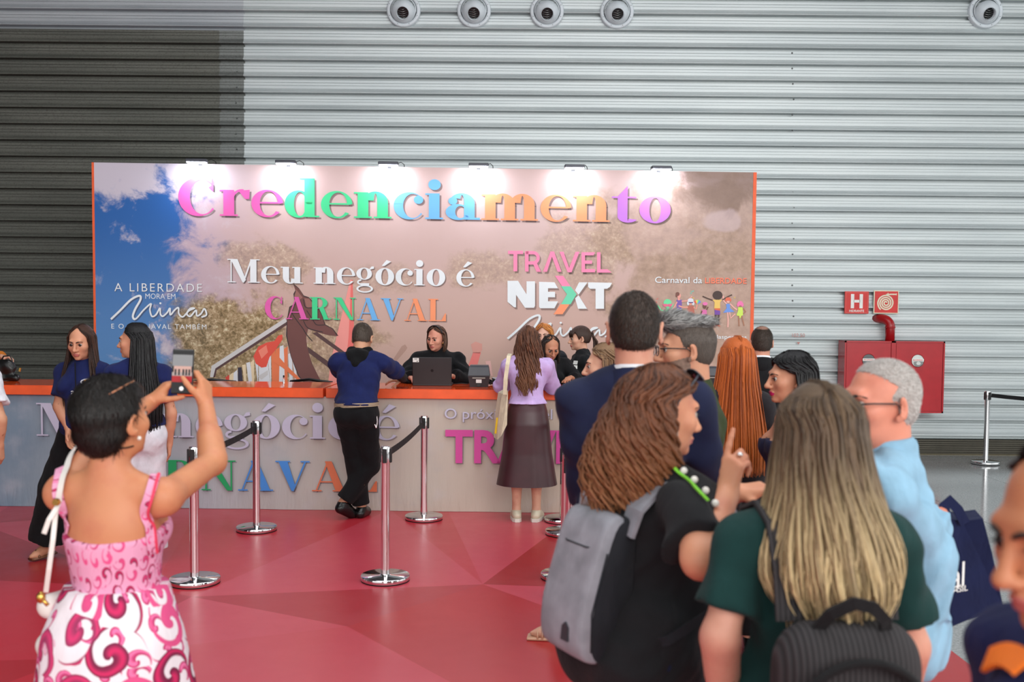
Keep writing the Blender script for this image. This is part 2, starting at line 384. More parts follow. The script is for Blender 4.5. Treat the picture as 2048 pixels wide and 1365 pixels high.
for p in me.polygons:
    c = lin(rr.choice(reds))
    for li in p.loop_indices: at.data[li].color = c
cp = link('carpet', me); tag(cp, 'red and pink faceted vinyl floor covering before the counter', 'carpet')

# corrugated metal wall in horizontal cladding sheets
def m_clad(name, c, c2, rough, metal, dirt):
    t = NT(name); co = t.coord(); s = t.mapping(co, scale=(.25, 1, 3)); nz = t.noise(s, 2.2, 5, .6); fine = t.noise(t.mapping(co, scale=(.6, 1, 1)), 70, 3, .7)
    f = t.math('MULTIPLY', t.smooth(fine.outputs[0], .45, .75), dirt)
    t.base(t.mix(f, t.mix(t.smooth(nz.outputs[0], .3, .7), lin(c), lin(c2)), lin((70, 70, 62))), t.math('MULTIPLY_ADD', nz.outputs[0], .15, rough), metal); return t.m
CLAD = m_clad('galvanised_cladding', (190, 198, 200), (206, 213, 214), .42, .30, .05)
CLAD_L = m_clad('galvanised_cladding_older', (172, 178, 184), (190, 195, 200), .42, .30, .08)  # slightly darker cladding tone for the upper left sheet
MESHY = m_clad('grimy_perforated_cladding', (96, 98, 92), (112, 113, 106), .55, .25, .8)
MESHLAP = m_clad('dusty_cladding_lap', (120, 124, 122), (134, 138, 136), .5, .5, .5)
PER = .207
PROF = [(0, 0), (.028, 0), (.029, .012), (.034, .012), (.035, 0), (.064, 0), (.065, .010), (.069, .010), (.070, 0), (.104, 0), (.122, -.010), (.125, -.006), (.130, -.012), (.150, -.032), (.161, -.036), (.165, -.034), (.166, .066), (.2060, .066), (PER, 0)]
def sheet(name, x0, x1, z0, z1, mat, parent, dy=0.0):
    pz = []; z = z1
    while z > z0+1e-4:
        for (a, y) in PROF[:-1]:
            if z-a >= z0: pz.append((z-a, y))
        z -= PER
    pz.append((z0, 0)); V = []; F = []
    for (zz, y) in pz: V += [(x0, WALL_Y+y+dy, zz), (x1, WALL_Y+y+dy, zz)]
    for i in range(len(pz)-1): F.append((2*i, 2*i+2, 2*i+3, 2*i+1))
    o = mobj(name, V, F, mat, parent); return o
wb = tag(MB().box((-16, WALL_Y+.125, -.05), (16, WALL_Y+.3, 9)).build('wall_back', plain('dark_wall_core', (70, 72, 74), .8)), kind='structure')
xs1 = at_y(488, 300, WALL_Y).x; xs2 = at_y(1626, 300, WALL_Y).x; xs0 = at_y(440, 300, WALL_Y).x; ztop = at_y(300, 84, WALL_Y).z
zb = .205
o = sheet('cladding_sheet', xs1, xs2, zb, zb+PER*40, CLAD, wb); o['label'] = 'silver corrugated cladding sheet behind the printed backdrop'
o = sheet('cladding_sheet', xs2-.01, 15, zb, zb+PER*40, CLAD, wb, .003)
nz_ = int((ztop-zb)/PER)+1
o = sheet('cladding_sheet', -15, xs1+.004, zb+PER*nz_, zb+PER*40, CLAD_L, wb, -.004)
o = sheet('perforated_sheet', -15, xs0, zb, zb+PER*nz_, MESHY, wb, .004); o['label'] = 'darker grimy perforated part of the cladding'
o = sheet('cladding_lap', xs0, xs1+.004, zb, zb+PER*nz_, MESHLAP, wb, -.002)
bs = MB()
for k in range(7): bs.box((-15, WALL_Y-.012-.006*(k % 2), .028*k+.005), (15, WALL_Y+.03, .028*k+.027))
bs.build('base_louvre', plain('brown_base_louvre', (78, 74, 64), .5, .3), wb)
MB().box((-15, WALL_Y-.05, 0), (15, WALL_Y+.03, .012)).build('base_rail', plain('brass_floor_rail', (92, 84, 64), .4, .6), wb)
sm_ = MB()
for (px, pys) in ((488, range(20, 320, 31)), (1600, range(106, 640, 31))):
    for py in pys:
        p = at_y(px-14+random.uniform(-2, 2), py, WALL_Y-.002); sm_.lathe([(.011, 0), (.011, .004), (.004, .012)], (p.x, p.y, p.z), 8, axis='y')
so = sm_.build('cladding_screws', plain('dull_screw_steel', (110, 112, 112), .4, .7), wb); so['kind'] = 'stuff'
# red height mark sprayed on the cladding
flat_text('height_mark', '102.50', Matrix.Translation(at_y(1597, 671, WALL_Y-.045)) @ Matrix.Rotation(math.pi/2, 4, 'X'), .165, plain('faded_red_marking', (196, 132, 124), .7), wb)
p = at_y(1597, 687, WALL_Y-.046); mobj('height_mark_triangle', [(p.x-.022, p.y, p.z+.015), (p.x+.022, p.y, p.z+.015), (p.x, p.y, p.z-.018)], [(0, 2, 1)], MC['faded_red_marking'], wb)

ce = tag(MB().box((-16, -4.5, 8.6), (16, 13.3, 8.8)).build('ceiling', plain('grey_hall_ceiling', (118, 122, 126), .9)), kind='structure')
wl = tag(MB().box((-9.2, .5, 0), (-9.0, 13.2, 8.7)).build('wall_left', plain('dark_side_wall', (84, 86, 88), .8)), kind='structure')  # unseen wall, added to darken the left side of the hall

# round jet nozzles high on the wall
NOZ = plain('white_enamel', (206, 214, 220), .35); BLK = plain('black_plastic', (16, 16, 18), .45); NOZB = plain('dark_duct_liner', (24, 24, 26), .3, .2)
def nozzle(px, py, label):
    p = at_y(px, py, WALL_Y-.05); r = empty('air_nozzle', (p.x, WALL_Y, p.z)); tag(r, label, 'air vent', 'round air nozzles on the wall')
    MB().lathe([(.215, -.005), (.215, .05), (.205, .062), (.172, .062), (.170, .05)], (0, 0, 0), 48, axis='y', cap=False).build('flange_ring', NOZ, r)
    MB().lathe([(.158, .04), (.162, .07), (.15, .075)], (0, 0, 0), 48, axis='y', cap=False).build('clamp_ring', NOZ, r)
    c = MB(); R = .152; prof = [(R*math.sin(t), .06+R*.85*math.cos(t)) for t in np.linspace(math.pi/2, .56, 12)]+[(.080, .178), (.074, .16), (.070, .02)]
    c.lathe(prof, (0, 0, 0), 40, axis='y', cap=False); o = c.build('swivel_cone', NOZ, r); o.rotation_euler = (math.radians(24), 0, 0); o.location = (0, 0, .0)
    d = MB(); d.lathe([(.001, .112), (.0735, .11)], (0, 0, 0), 24, axis='y')
    o2 = d.build('duct_mouth', NOZB, o)
    f = MB()
    for k in range(5):
        z = -.055+.026*k; h = math.sqrt(max(.0001, .068**2-z*z)); f.tube([(-h*.9, -.125-.012*(k % 2), z), (0, -.14, z-.012), (h*.9, -.125, z+.006)], .0035, 6)
    f.build('duct_ribs', plain('crinkled_duct_foil', (150, 152, 150), .2, .9), o)
    s = MB()
    for k in range(8):
        a = math.pi/8+k*math.pi/4; s.lathe([(.005, .062), (.005, .066)], (.19*math.cos(a), 0, .19*math.sin(a)), 6, axis='y')
    so = s.build('flange_screws', MC['dull_screw_steel'], r); so['kind'] = 'stuff'
for px, py, l in ((807, 20, 'leftmost round white air nozzle on the corrugated wall'), (948, 21, 'second round white air nozzle from the left'), (1094, 22, 'third round white air nozzle from the left'), (1234, 23, 'fourth round white air nozzle from the left, above letter o'), (1972, 22, 'lone round white air nozzle at top right')):
    nozzle(px, py, l)

# hydrant cabinet, pipe, signs
RED = plain('red_enamel', (176, 22, 34), .22, 0, .05); RED2 = plain('red_enamel_pipe', (160, 20, 26), .3)
WHT = plain('white_print', (232, 234, 230), .6); CREAM = plain('luminescent_cream', (226, 222, 196), .6); SRED = plain('sign_red', (206, 44, 42), .5)
def cabinet():
    y0 = WALL_Y-.30; a = at_y(1690, 682, y0); b = at_y(1886, 827, y0); w = b.x-a.x; h = a.z-b.z
    r = empty('hydrant_cabinet', (a.x, y0, b.z)); tag(r, 'red metal fire hydrant cabinet with two round windows', 'cabinet')
    MB().box((0, .012, 0), (w, .25, h)).build('body', RED, r)
    f = MB(); t = .02
    f.box((0, -.004, 0), (w, .013, t)); f.box((0, -.004, h-t), (w, .013, h)); f.box((0, -.004, 0), (t, .013, h)); f.box((w-t, -.004, 0), (w, .013, h)); f.box((w*.465, -.004, 0), (w*.51, .013, h))
    f.build('frame', RED, r)
    GL = NT('window_acrylic'); GL.base((.9, .93, .93, 1), .05); GL.b.inputs['Transmission Weight'].default_value = .55
    for k, (x0, x1) in enumerate(((t+.006, w*.465-.006), (w*.51+.006, w-t-.006))):
        d = MB(); cx = (x0+x1)/2-(.0 if k == 0 else .02); cz = h*.73; n = 32; R = .078
        # door leaf with a round hole: ring to rectangle
        V = []; F = []
        for i in range(n):
            an = 2*math.pi*i/n; c_, s_ = math.cos(an), math.sin(an)
            tt = min((x1-cx)/c_ if c_ > 1e-6 else 9, (x0-cx)/c_ if c_ < -1e-6 else 9, (h-t-.006-cz)/s_ if s_ > 1e-6 else 9, (t+.006-cz)/s_ if s_ < -1e-6 else 9)
            V += [(cx+R*c_, 0, cz+R*s_), (cx+tt*c_, 0, cz+tt*s_)]
        for c_ in ((x0, t+.006), (x1, t+.006), (x1, h-t-.006), (x0, h-t-.006)): V.append((c_[0], 0, c_[1]))
        for i in range(n): j = (i+1) % n; F.append((2*i, 2*j, 2*j+1, 2*i+1))
        for ci, c_ in enumerate(((x0, t+.006), (x1, t+.006), (x1, h-t-.006), (x0, h-t-.006))):
            ang = math.atan2(c_[1]-cz, c_[0]-cx) % (2*math.pi); i = int(ang/(2*math.pi)*n); F.append((2*i+1, 2*n+ci, 2*((i+1) % n)+1))
        d.add(V, F); leaf = d.build('door', RED, r)
        MB().lathe([(R, -.002), (R+.006, .002), (R, .004)], (cx, 0, cz), 40, axis='y', cap=False).build('window_rim', RED2, leaf)
        MB().lathe([(R-.001, -.004), (R-.001, -.002)], (cx, 0, cz), 32, axis='y').build('window_pane', plain('white_window_disc', (214, 218, 214), .3) if k else plain('grey_window_disc', (92, 96, 98), .25), leaf)
        hs = MB()
        for q in range(3): hs.lathe([(.03+.012*q, .001), (.034+.012*q, .003), (.038+.012*q, .001)], (cx+.012, 0, cz-.035), 24, axis='y', cap=False)
        hb = hs.build('hose_reel', plain('grey_hose_wheel', (120, 124, 126), .4), leaf); hb.scale = (1, 1, .75); hb.location.z = (cz-.03)*.25+.0
        MB().box((cx-R*.97, -.006, cz-.008), (cx+R*.97, -.0035, cz+.024)).build('notice_strip', WHT, leaf)
        flat_text('notice_lettering', 'INCENDIO', Matrix.Translation((cx, -.0075, cz+.008)) @ Matrix.Rotation(math.pi/2, 4, 'X'), .125, SRED, leaf, .01)
        s = MB()
        for q in range(3): s.box((x1-.13 if k == 0 else cx+.02, -.003, h*.29-.018*q), (x1-.05 if k == 0 else cx+.09, 0, h*.29-.018*q+.007))
        s.build('vent_slots', plain('dark_red_slot', (92, 8, 14), .4), leaf)
    pt = at_y(1781, 655, WALL_Y-.16); px = pt.x; zt = at_y(1781, 634, WALL_Y-.16).z-.045
    q = MB(); arc = [(px-.0, WALL_Y-.15, a.z-.02), (px, WALL_Y-.15, zt-.08)]
    for an in np.linspace(0, math.pi/2, 8): arc.append((px-.085*(1-math.cos(an)), WALL_Y-.15+.10*(1-math.cos(an)), zt-.08+.1*math.sin(an)))
    arc.append((px-.13, WALL_Y+.03, zt+.02)); q.tube(arc, .058, 20); pr = q.build('pipe_elbow', RED2, None)
    q2 = MB(); q2.lathe([(.058, -.012), (.064, -.01), (.064, .01), (.058, .012)], (px, WALL_Y-.15, zt-.09), 20); 
    tag(pr, 'curved red water pipe entering the wall above the hydrant cabinet', 'pipe'); q2.build('pipe_collar', RED2, pr)
cabinet()
def sign(px0, py0, px1, py1, kind):
    y0 = WALL_Y-.055; a = at_y(px0, py0, y0); b = at_y(px1, py1, y0); w = b.x-a.x; h = a.z-b.z
    r = empty('hydrant_sign' if kind == 'H' else 'fire_hose_sign', (a.x, y0, b.z)); t = r
    tag(r, 'square red sign with a white H above the word HIDRANTE' if kind == 'H' else 'square red sign with a cream coiled hose symbol', 'sign')
    MB().box((0, 0, 0), (w, .012, h), bev=.002).build('plate', CREAM if kind != 'H' else SRED, r)
    if kind == 'H':
        bd = .012
        f = MB()
        for q in (((bd, bd), (w-bd, bd+.003)), ((bd, h-bd-.003), (w-bd, h-bd)), ((bd, bd), (bd+.003, h-bd)), ((w-bd-.003, bd), (w-bd, h-bd))):
            f.box((q[0][0], -.002, q[0][1]), (q[1][0], 0, q[1][1]))
        f.build('border_line', plain('pale_border_pink', (228, 130, 120), .6), r)
        cx = w*.5
        g = MB(); g.box((cx-.077, -.003, h*.24), (cx-.035, 0, h*.88)); g.box((cx+.035, -.003, h*.24), (cx+.077, 0, h*.88)); g.box((cx-.04, -.003, h*.50), (cx+.04, 0, h*.62)); g.build('letter', WHT, r)
        flat_text('lettering', 'HIDRANTE', Matrix.Translation((cx, -.003, h*.125)) @ Matrix.Rotation(math.pi/2, 4, 'X'), w*.62, WHT, r, .015)
    else:
        MB().box((.012, -.002, .012), (w-.012, 0, h-.012)).build('field', SRED, r)
        P = []
        for i in range(121):
            an = i/120*math.pi*2*3.6; R = .012+.095*i/120; P.append((w*.48+R*math.cos(an+.3), -.004, h*.46+R*math.sin(an+.3)))
        P2 = [p for p in P]
        m = MB(); m.ribbon(P2, .0085, .003, (0, 1, 0)); e = P2[-1]
        m.ribbon([(w*.48, -.004, h*.46+.108), (w*.7, -.004, h*.46+.112), (w*.9, -.004, h*.46+.112)], .008, .003, (0, 1, 0)); m.box((w*.54, -.006, h*.46+.098), (w*.57, -.002, h*.46+.130)); m.box((w*.88, -.006, h*.46+.1), (w*.9, -.002, h*.46+.125))
        m.build('hose_symbol', CREAM, r)
sign(1690, 583, 1737, 628, 'H'); sign(1748, 581, 1797, 628, 'S')
# ------------------------------------------------------------------ printed backdrop
ba = at_y(189, 500, 11.0); bb = at_y(1505, 500, 11.33); BH = at_y(189, 325, 11.0).z
BW = (Vector((bb.x, bb.y))-Vector((ba.x, ba.y))).length; brz = math.atan2(bb.y-ba.y, bb.x-ba.x)
bd = empty('backdrop', (ba.x, ba.y, 0), brz); tag(bd, 'tall printed backdrop reading Credenciamento in rainbow letters behind the counter', 'backdrop')
BP = Panel(bd, (ba.x, ba.y), (bb.x, bb.y))
def m_backdrop():
    t = NT('backdrop_print'); co = t.coord(); X = t.xyz(co); u, v = X[0], X[2]
    flat = t.n('CombineXYZ', None, _0=u, _1=v, _2=0.0).outputs[0]
    n1 = t.noise(flat, .9, 6, .6); n2 = t.noise(flat, 2.2, 6, .62, .4); n3 = t.noise(flat, 9, 5, .7); leaf = t.noise(flat, 30, 3, .6, .5)
    base = t.mix(t.smooth(v, 1.2, 3.2), lin((212, 176, 162)), lin((214, 192, 190)))
    base = t.mix(t.math('MULTIPLY', n1.outputs[0], .55), base, lin((196, 158, 150)))
    mauve = t.smooth(t.math('ADD', u, t.math('MULTIPLY', n1.outputs[0], 1.2)), 2.7, 1.5); base = t.mix(t.math('MULTIPLY', mauve, .75), base, lin((194, 174, 192)))
    sky = t.smooth(t.math('ADD', u, t.math('MULTIPLY', t.math('SUBTRACT', n2.outputs[0], .5), 2.6)), 1.25, .75)
    skyc = t.mix(t.smooth(v, 1.1, 3.0), lin((96, 142, 196)), lin((44, 100, 172)))
    cl = t.smooth(t.math('ADD', n2.outputs[0], t.math('MULTIPLY', t.smooth(v, 2.75, 3.45), .32)), .56, .70)
    base = t.mix(sky, base, skyc); base = t.mix(t.math('MULTIPLY', t.math('MULTIPLY', cl, t.smooth(u, 2.2, .8)), .9), base, lin((212, 204, 214)))
    # foliage: (centre u, centre v, radius u, radius v, darkness)
    spk = t.ramp(t.math('ADD', t.math('MULTIPLY', leaf.outputs[0], .5), t.math('MULTIPLY', n3.outputs[0], .5)), [(.38, lin((104, 86, 50))), (.47, lin((150, 126, 86))), (.55, lin((186, 160, 124))), (.64, lin((226, 216, 180)))])
    spk2 = t.ramp(n3.outputs[0], [(.3, lin((138, 114, 92))), (.55, lin((176, 148, 124))), (.75, lin((196, 172, 156)))])
    def blob(cu, cv, ru, rv, gain, tex):
        nonlocal base
        a = t.math('DIVIDE', t.math('SUBTRACT', u, cu), ru); b = t.math('DIVIDE', t.math('SUBTRACT', v, cv), rv)
        r = t.math('ADD', t.math('SQRT', t.math('ADD', t.math('MULTIPLY', a, a), t.math('MULTIPLY', b, b))), t.math('MULTIPLY', t.math('SUBTRACT', n2.outputs[0], .5), 2.0))
        base = t.mix(t.math('MULTIPLY', t.smooth(r, 1.05, .62), gain), base, tex)
    blob(1.5, 1.35, .85, .75, .95, spk); blob(1.9, 2.35, .55, .28, .45, spk); blob(2.7, 1.3, .5, .5, .55, spk); blob(3.1, 2.15, .5, .2, .25, spk)
    blob(4.25, 2.3, .5, .26, .35, spk); blob(6.6, 2.75, 1.35, .75, .5, spk2); blob(6.9, 2.0, 1.2, .8, .5, spk2); blob(6.9, 3.3, .6, .35, .6, lin((112, 90, 76))); blob(5.4, 2.5, .55, .6, .3, spk)
    blob(6.95, 2.85, .22, .12, .6, lin((208, 186, 188)))
    t.base(t.mix(1.0, base, (.92, .91, .91, 1), 'MULTIPLY'), .55); t.b.inputs['Specular IOR Level'].default_value = .25
    t.bump(t.noise(flat, 3, 2).outputs[0], .10, .02); return t.m
MB().box((0, 0, 0), (BW, .06, BH)).build('printed_panel', m_backdrop(), bd)
ORG = plain('orange_frame_edge', (232, 92, 42), .5)
e = MB(); e.box((-.018, -.004, 0), (.006, .064, BH)); e.build('frame_edge', ORG, bd)
e = MB(); e.box((BW-.008, -.004, 0), (BW+.03, .064, BH)); e.build('frame_edge', ORG, bd)
PINK = printed('print_pink', (226, 92, 172)); GREEN = printed('print_green', (62, 208, 140)); BLUE = printed('print_sky_blue', (108, 178, 236)); ORNG = printed('print_orange', (250, 150, 104)); PURP = printed('print_purple', (190, 118, 214)); PWHT = printed('print_white', (232, 236, 240))
SHD = soft_shade_print('print_soft_grey', (84, 66, 70), .42); SHD2 = soft_shade_print('print_soft_grey_small', (84, 66, 70), .35)
cols = [PINK]*3+[GREEN]*3+[BLUE]*3+[ORNG]*3+[PURP]*2
BP.serif('Credenciamento', 357, 430.5, 1342, 446, 52, cols, .004, SHD, .020, .05)
BP.serif('Meu negócio é', 455, 565, 949, 573, 33, PWHT, .004, SHD, .012)
BP.serif('CARNAVAL', 530, 638, 893, 643, 31.5, [PINK, PINK, GREEN, GREEN, BLUE, BLUE, ORNG, ORNG], .0075, SHD2, .012, .08)
TPK = printed('print_rose', (250, 138, 178))
# TRAVEL / NEXT drawn as straight-edged letters (pixel outlines)
def L(*p): return [list(p)]
TR = {'T': L((1016, 502), (1046, 502), (1046, 508.5), (1034.5, 508.5), (1034.5, 543), (1027, 543), (1027, 508.5), (1016, 508.5)),
 'R1': L((1050, 503), (1057, 503), (1057, 543.5), (1050, 543.5)), 'R2': L((1066, 528), (1074, 527), (1082, 544), (1073, 544)),
 'A1': L((1101, 503.5), (1107, 503.5), (1094, 544), (1086, 544)), 'A2': L((1100, 503.5), (1108, 503.5), (1123, 544), (1115, 544)),
 'V1': L((1119, 504), (1127, 504), (1141, 544), (1135, 545)), 'V2': L((1151, 504), (1159, 504), (1143, 545), (1135, 545)),
 'E1': L((1163, 505), (1170, 505), (1170, 545), (1163, 545)), 'E2': L((1163, 505), (1190, 505), (1187, 511), (1163, 511)), 'E3': L((1163, 521.5), (1184, 521.5), (1184, 528), (1163, 528)), 'E4': L((1163, 538.5), (1190, 538.5), (1190, 545), (1163, 545)),
 'L1': L((1194, 505), (1201, 505), (1201, 545.5), (1194, 545.5)), 'L2': L((1194, 539), (1215, 539), (1223, 545.5), (1194, 545.5))}
def arcp(cx, cy, ro, ri, a0, a1, n=10, sy=1.0):
    o = []
    for i in range(n):
        t0 = math.radians(a0+(a1-a0)*i/n); t1 = math.radians(a0+(a1-a0)*(i+1)/n)
        o.append([(cx+ro*math.cos(t0), cy-ro*sy*math.sin(t0)), (cx+ro*math.cos(t1), cy-ro*sy*math.sin(t1)), (cx+ri*math.cos(t1), cy-ri*sy*math.sin(t1)), (cx+ri*math.cos(t0), cy-ri*sy*math.sin(t0))])
    return o
Rbowl = arcp(1066, 516, 13.5, 7, -90, 90)+[[(1052, 502.5), (1066, 502.5), (1066, 509), (1052, 509)], [(1052, 523), (1066, 523), (1066, 529.5), (1052, 529.5)]]
allT = sum(TR.values(), [])+Rbowl
for ks in (('T',), ('R1', 'R2'), ('A1', 'A2'), ('V1', 'V2'), ('E1', 'E2', 'E3', 'E4'), ('L1', 'L2')):
    BP.pix('letter', sum([TR[k] for k in ks], [])+(Rbowl if 'R1' in ks else []), .004, TPK)
NX = [L((1015, 562), (1036, 562), (1053, 589), (1053, 563), (1070, 563), (1070, 612), (1068, 616), (1050, 616), (1032, 590), (1032, 615), (1028, 615), (1015, 604)),
      L((1078, 564), (1109, 565), (1116, 577), (1096, 577), (1096, 584), (1110, 584), (1110, 595), (1096, 595), (1096, 603), (1116, 603), (1109, 617), (1080, 617), (1078, 614)),
      L((1158, 565), (1175, 565), (1157, 590), (1150, 581)), L((1150, 597), (1157, 591), (1174, 618), (1156, 618)),
      L((1176, 565), (1224, 566), (1220, 574), (1214, 578), (1208, 578), (1208, 618), (1191, 618), (1191, 578), (1180, 578), (1176, 574))]
for q in NX: BP.pix('letter', q, .004, PWHT)
CHV = [([(1110, 552), (1126, 552), (1141, 573), (1124, 573)], TPK), ([(1122, 573), (1141, 573), (1153, 589), (1141, 609), (1122, 609), (1134, 589)], printed('print_mint', (112, 216, 176))), ([(1121, 609), (1139, 609), (1125, 629), (1107, 629)], printed('print_peach', (252, 152, 108)))]
for p, m in CHV: BP.pix('chevron', [p], .005, m)
shp = allT+sum(NX, [])+[c[0] for c in CHV]
BP.pix('lettering_shade', [[(x+3, y+4) for x, y in p] for p in shp], .0015, SHD2)['kind'] = 'stuff'
# script word, twice
MINAS = script_path([(222, 639), (240, 622), (262, 600), (279, 592), (281, 600), (270, 620), (266, 634), (272, 638), (288, 620), (302, 608), (300, 620), (304, 633), (312, 630), (320, 617), (321, 628), (326, 633), (335, 625), (340, 617), (341, 630), (350, 620), (357, 616), (358, 628), (366, 634), (378, 622), (389, 617), (380, 618), (374, 628), (381, 633), (392, 621), (394, 632), (402, 628), (409, 618), (413, 630), (403, 635)])
mp = stroke_polys(MINAS[:70], 4.2)+stroke_polys(MINAS[69:], 3.2)
dot = [[(321+2.2*math.cos(a), 607+2.2*math.sin(a)) for a in np.linspace(0, 2*math.pi, 10)[:-1]]]
BP.pix('script_lettering', mp+dot, .004, PWHT); BP.pix('lettering_shade', [[(x+2, y+2.5) for x, y in p] for p in mp], .0015, SHD2)['kind'] = 'stuff'
f2 = lambda x, y: (1015+(x-222)*1.075, 678+(y-639)*1.0)
mp2 = [[f2(*q) for q in p] for p in mp+dot]
BP.pix('script_lettering', mp2, .004, PWHT); BP.pix('lettering_shade', [[(x+2.5, y+3) for x, y in p] for p in mp2], .0015, SHD2)['kind'] = 'stuff'
BP.sans('A LIBERDADE', 229, 583, 404, 584.5, 16.5, PWHT, .004, -.005, 1.25, SHD2, .006)
BP.sans('MORA EM', 291, 598, 351, 598.5, 10.5, PWHT, .004, -.006, 1.0)
BP.sans('E O CARNAVAL TAMBÉM', 223, 657.5, 413, 659, 9.5, PWHT, .004, 0, 1.25)
BP.sans('Carnaval da', 1310, 566, 1404, 567, 12, PWHT, .004, 0.004, 1.0, SHD2, .006)
BP.sans('LIBERDADE', 1410, 567, 1493, 568, 11, printed('print_coral', (255, 128, 96)), .004, .010, 1.0, SHD2, .006)
BP.sans('#todaslaspessoas', 1392, 677, 1493, 678.5, 7.5, PWHT, .004, .004)
# small illustrated carnival people, flat print
def fig(polys): 
    for name, pp, c in polys: BP.pix('figure_print', pp, .0045+.0016*(c[3] if len(c) > 3 else 0), printed('print_%d_%d_%d' % tuple(c[:3]), c[:3]))
def ov(cx, cy, rx, ry, n=14): return [[(cx+rx*math.cos(2*math.pi*i/n), cy+ry*math.sin(2*math.pi*i/n)) for i in range(n)]]
def st(*pts, w=2.6): return stroke_polys(list(pts), w)
fig([('a', ov(1335, 606, 8, 7.5)+L((1327, 609), (1343, 609), (1335, 620))+st((1335, 619), (1335, 634), w=6)+st((1333, 623), (1322, 621), (1315, 611))+st((1336, 623), (1342, 620), (1346, 608))+st((1333, 633), (1331, 648), (1325, 649))+st((1336, 633), (1335, 649)), (110, 222, 160)),
 ('g', ov(1331, 611, 5, 3)+ov(1339, 611, 5, 3)+L((1324, 609), (1328, 608), (1328, 613))+L((1342, 608), (1346, 609), (1342, 613)), (230, 104, 140, 1)),
 ('b', L((1353, 600), (1364, 600), (1363, 619), (1353, 619)), (122, 86, 168)), ('b2', L((1353, 619), (1363, 619), (1362.5, 634), (1354, 634)), (128, 160, 222)),
 ('b3', ov(1358, 592, 3.6, 5)+st((1357, 596), (1358, 601), w=4)+st((1363, 603), (1374, 602), (1384, 593))+st((1354, 604), (1349, 614), (1340, 622)), (236, 160, 148)), ('b4', ov(1355, 588.5, 4, 4)+ov(1353, 592, 2, 3), (120, 76, 66, 1)),
 ('c', L((1376, 612), (1387, 612), (1391, 640), (1371, 640)), (188, 104, 88)), ('c2', ov(1381, 606, 4, 5)+st((1376, 615), (1366, 615), (1357, 612))+st((1387, 615), (1392, 619), (1394, 609)), (236, 158, 140)), ('c3', ov(1381, 601, 6, 4)+ov(1376, 607, 2.5, 4)+ov(1386, 607, 2.5, 4), (222, 226, 236, 1)), ('c4', L((1377, 604.5), (1386, 604.5), (1386, 606.5), (1377, 606.5)), (92, 60, 120, 2)),
 ('f1', L((1394, 609), (1387, 604), (1391, 601)), (236, 96, 80)), ('f2', L((1394, 609), (1391, 601), (1395, 600)), (238, 218, 96)), ('f3', L((1394, 609), (1395, 600), (1399, 601)), (110, 210, 150)), ('f4', L((1394, 609), (1399, 601), (1402, 605)), (110, 140, 220)),
 ('d', L((1403, 620), (1413, 620), (1414, 635), (1403, 635)), (222, 112, 172)), ('d2', ov(1409, 613, 4, 5)+st((1413, 620), (1416, 614))+st((1404, 622), (1401, 630)), (112, 74, 62)), ('d3', ov(1410, 608, 5, 3.5)+L((1404, 608), (1408, 606), (1408, 610)), (236, 120, 180, 1)), ('d4', L((1402, 635), (1415, 635), (1415, 648), (1402, 648)), (84, 116, 104)),
 ('e0', ov(1435, 591, 10, 9)+ov(1435, 597, 4, 7), (70, 52, 48)), ('e', L((1425, 600), (1444, 600), (1440, 605), (1440, 617), (1428, 617), (1429, 605)), (236, 196, 104, 1)), ('e2', L((1429, 617), (1440, 617), (1440, 622), (1429, 620)), (224, 108, 66, 1)), ('e3', L((1429, 620), (1440, 622), (1440, 630), (1429, 630)), (120, 74, 164, 1)), ('e4', st((1431, 630), (1432, 651), w=4)+st((1437, 630), (1436, 651), w=4)+st((1425, 601), (1414, 597), (1405, 593))+st((1445, 600), (1455, 594), (1464, 590), w=2.4), (84, 60, 52)), ('e5', L((1427, 654), (1433, 650), (1434, 653))+L((1435, 652), (1437, 650), (1441, 654)), (216, 96, 70, 1)),
 ('h', L((1452, 608), (1460, 608), (1460, 617), (1469, 624), (1446, 626), (1453, 617)), (110, 150, 226)), ('h2', ov(1456, 602, 3.5, 4.5)+st((1453, 608), (1447, 602), (1446, 592))+st((1460, 608), (1468, 616), (1474, 620))+st((1455, 625), (1456, 640), (1455.5, 655))+st((1459, 625), (1461, 637), (1470, 628)), (240, 176, 166)), ('h3', ov(1456, 598.5, 5.5, 3.5)+ov(1452, 601, 2, 2.5)+ov(1460.5, 601, 2, 2.5), (226, 112, 86, 1)),
 ('k', L((1476, 615), (1485, 615), (1486, 630), (1480, 637), (1473, 630), (1476, 622)), (206, 232, 98)), ('k2', ov(1480, 610, 3.5, 4.5)+st((1486, 617), (1491, 624), (1486, 628))+st((1477, 632), (1478, 653))+st((1483, 632), (1488, 652)), (168, 116, 92)), ('k3', ov(1480, 607, 5.5, 4.5)+ov(1476, 610, 2.5, 4)+ov(1484.5, 610, 2.5, 4), (240, 122, 176, 1)),
 ('conf', L((1380, 584), (1388, 581), (1387, 584))+L((1379, 587), (1384, 585), (1383, 588)), (120, 196, 180)), ('conf2', L((1384, 594), (1389, 597), (1387, 598))+L((1467, 596), (1470, 594), (1470, 597)), (232, 200, 90)), ('conf3', L((1311, 601), (1316, 596), (1316, 598))+L((1311, 605), (1314, 603), (1314, 606)), (226, 108, 100))])
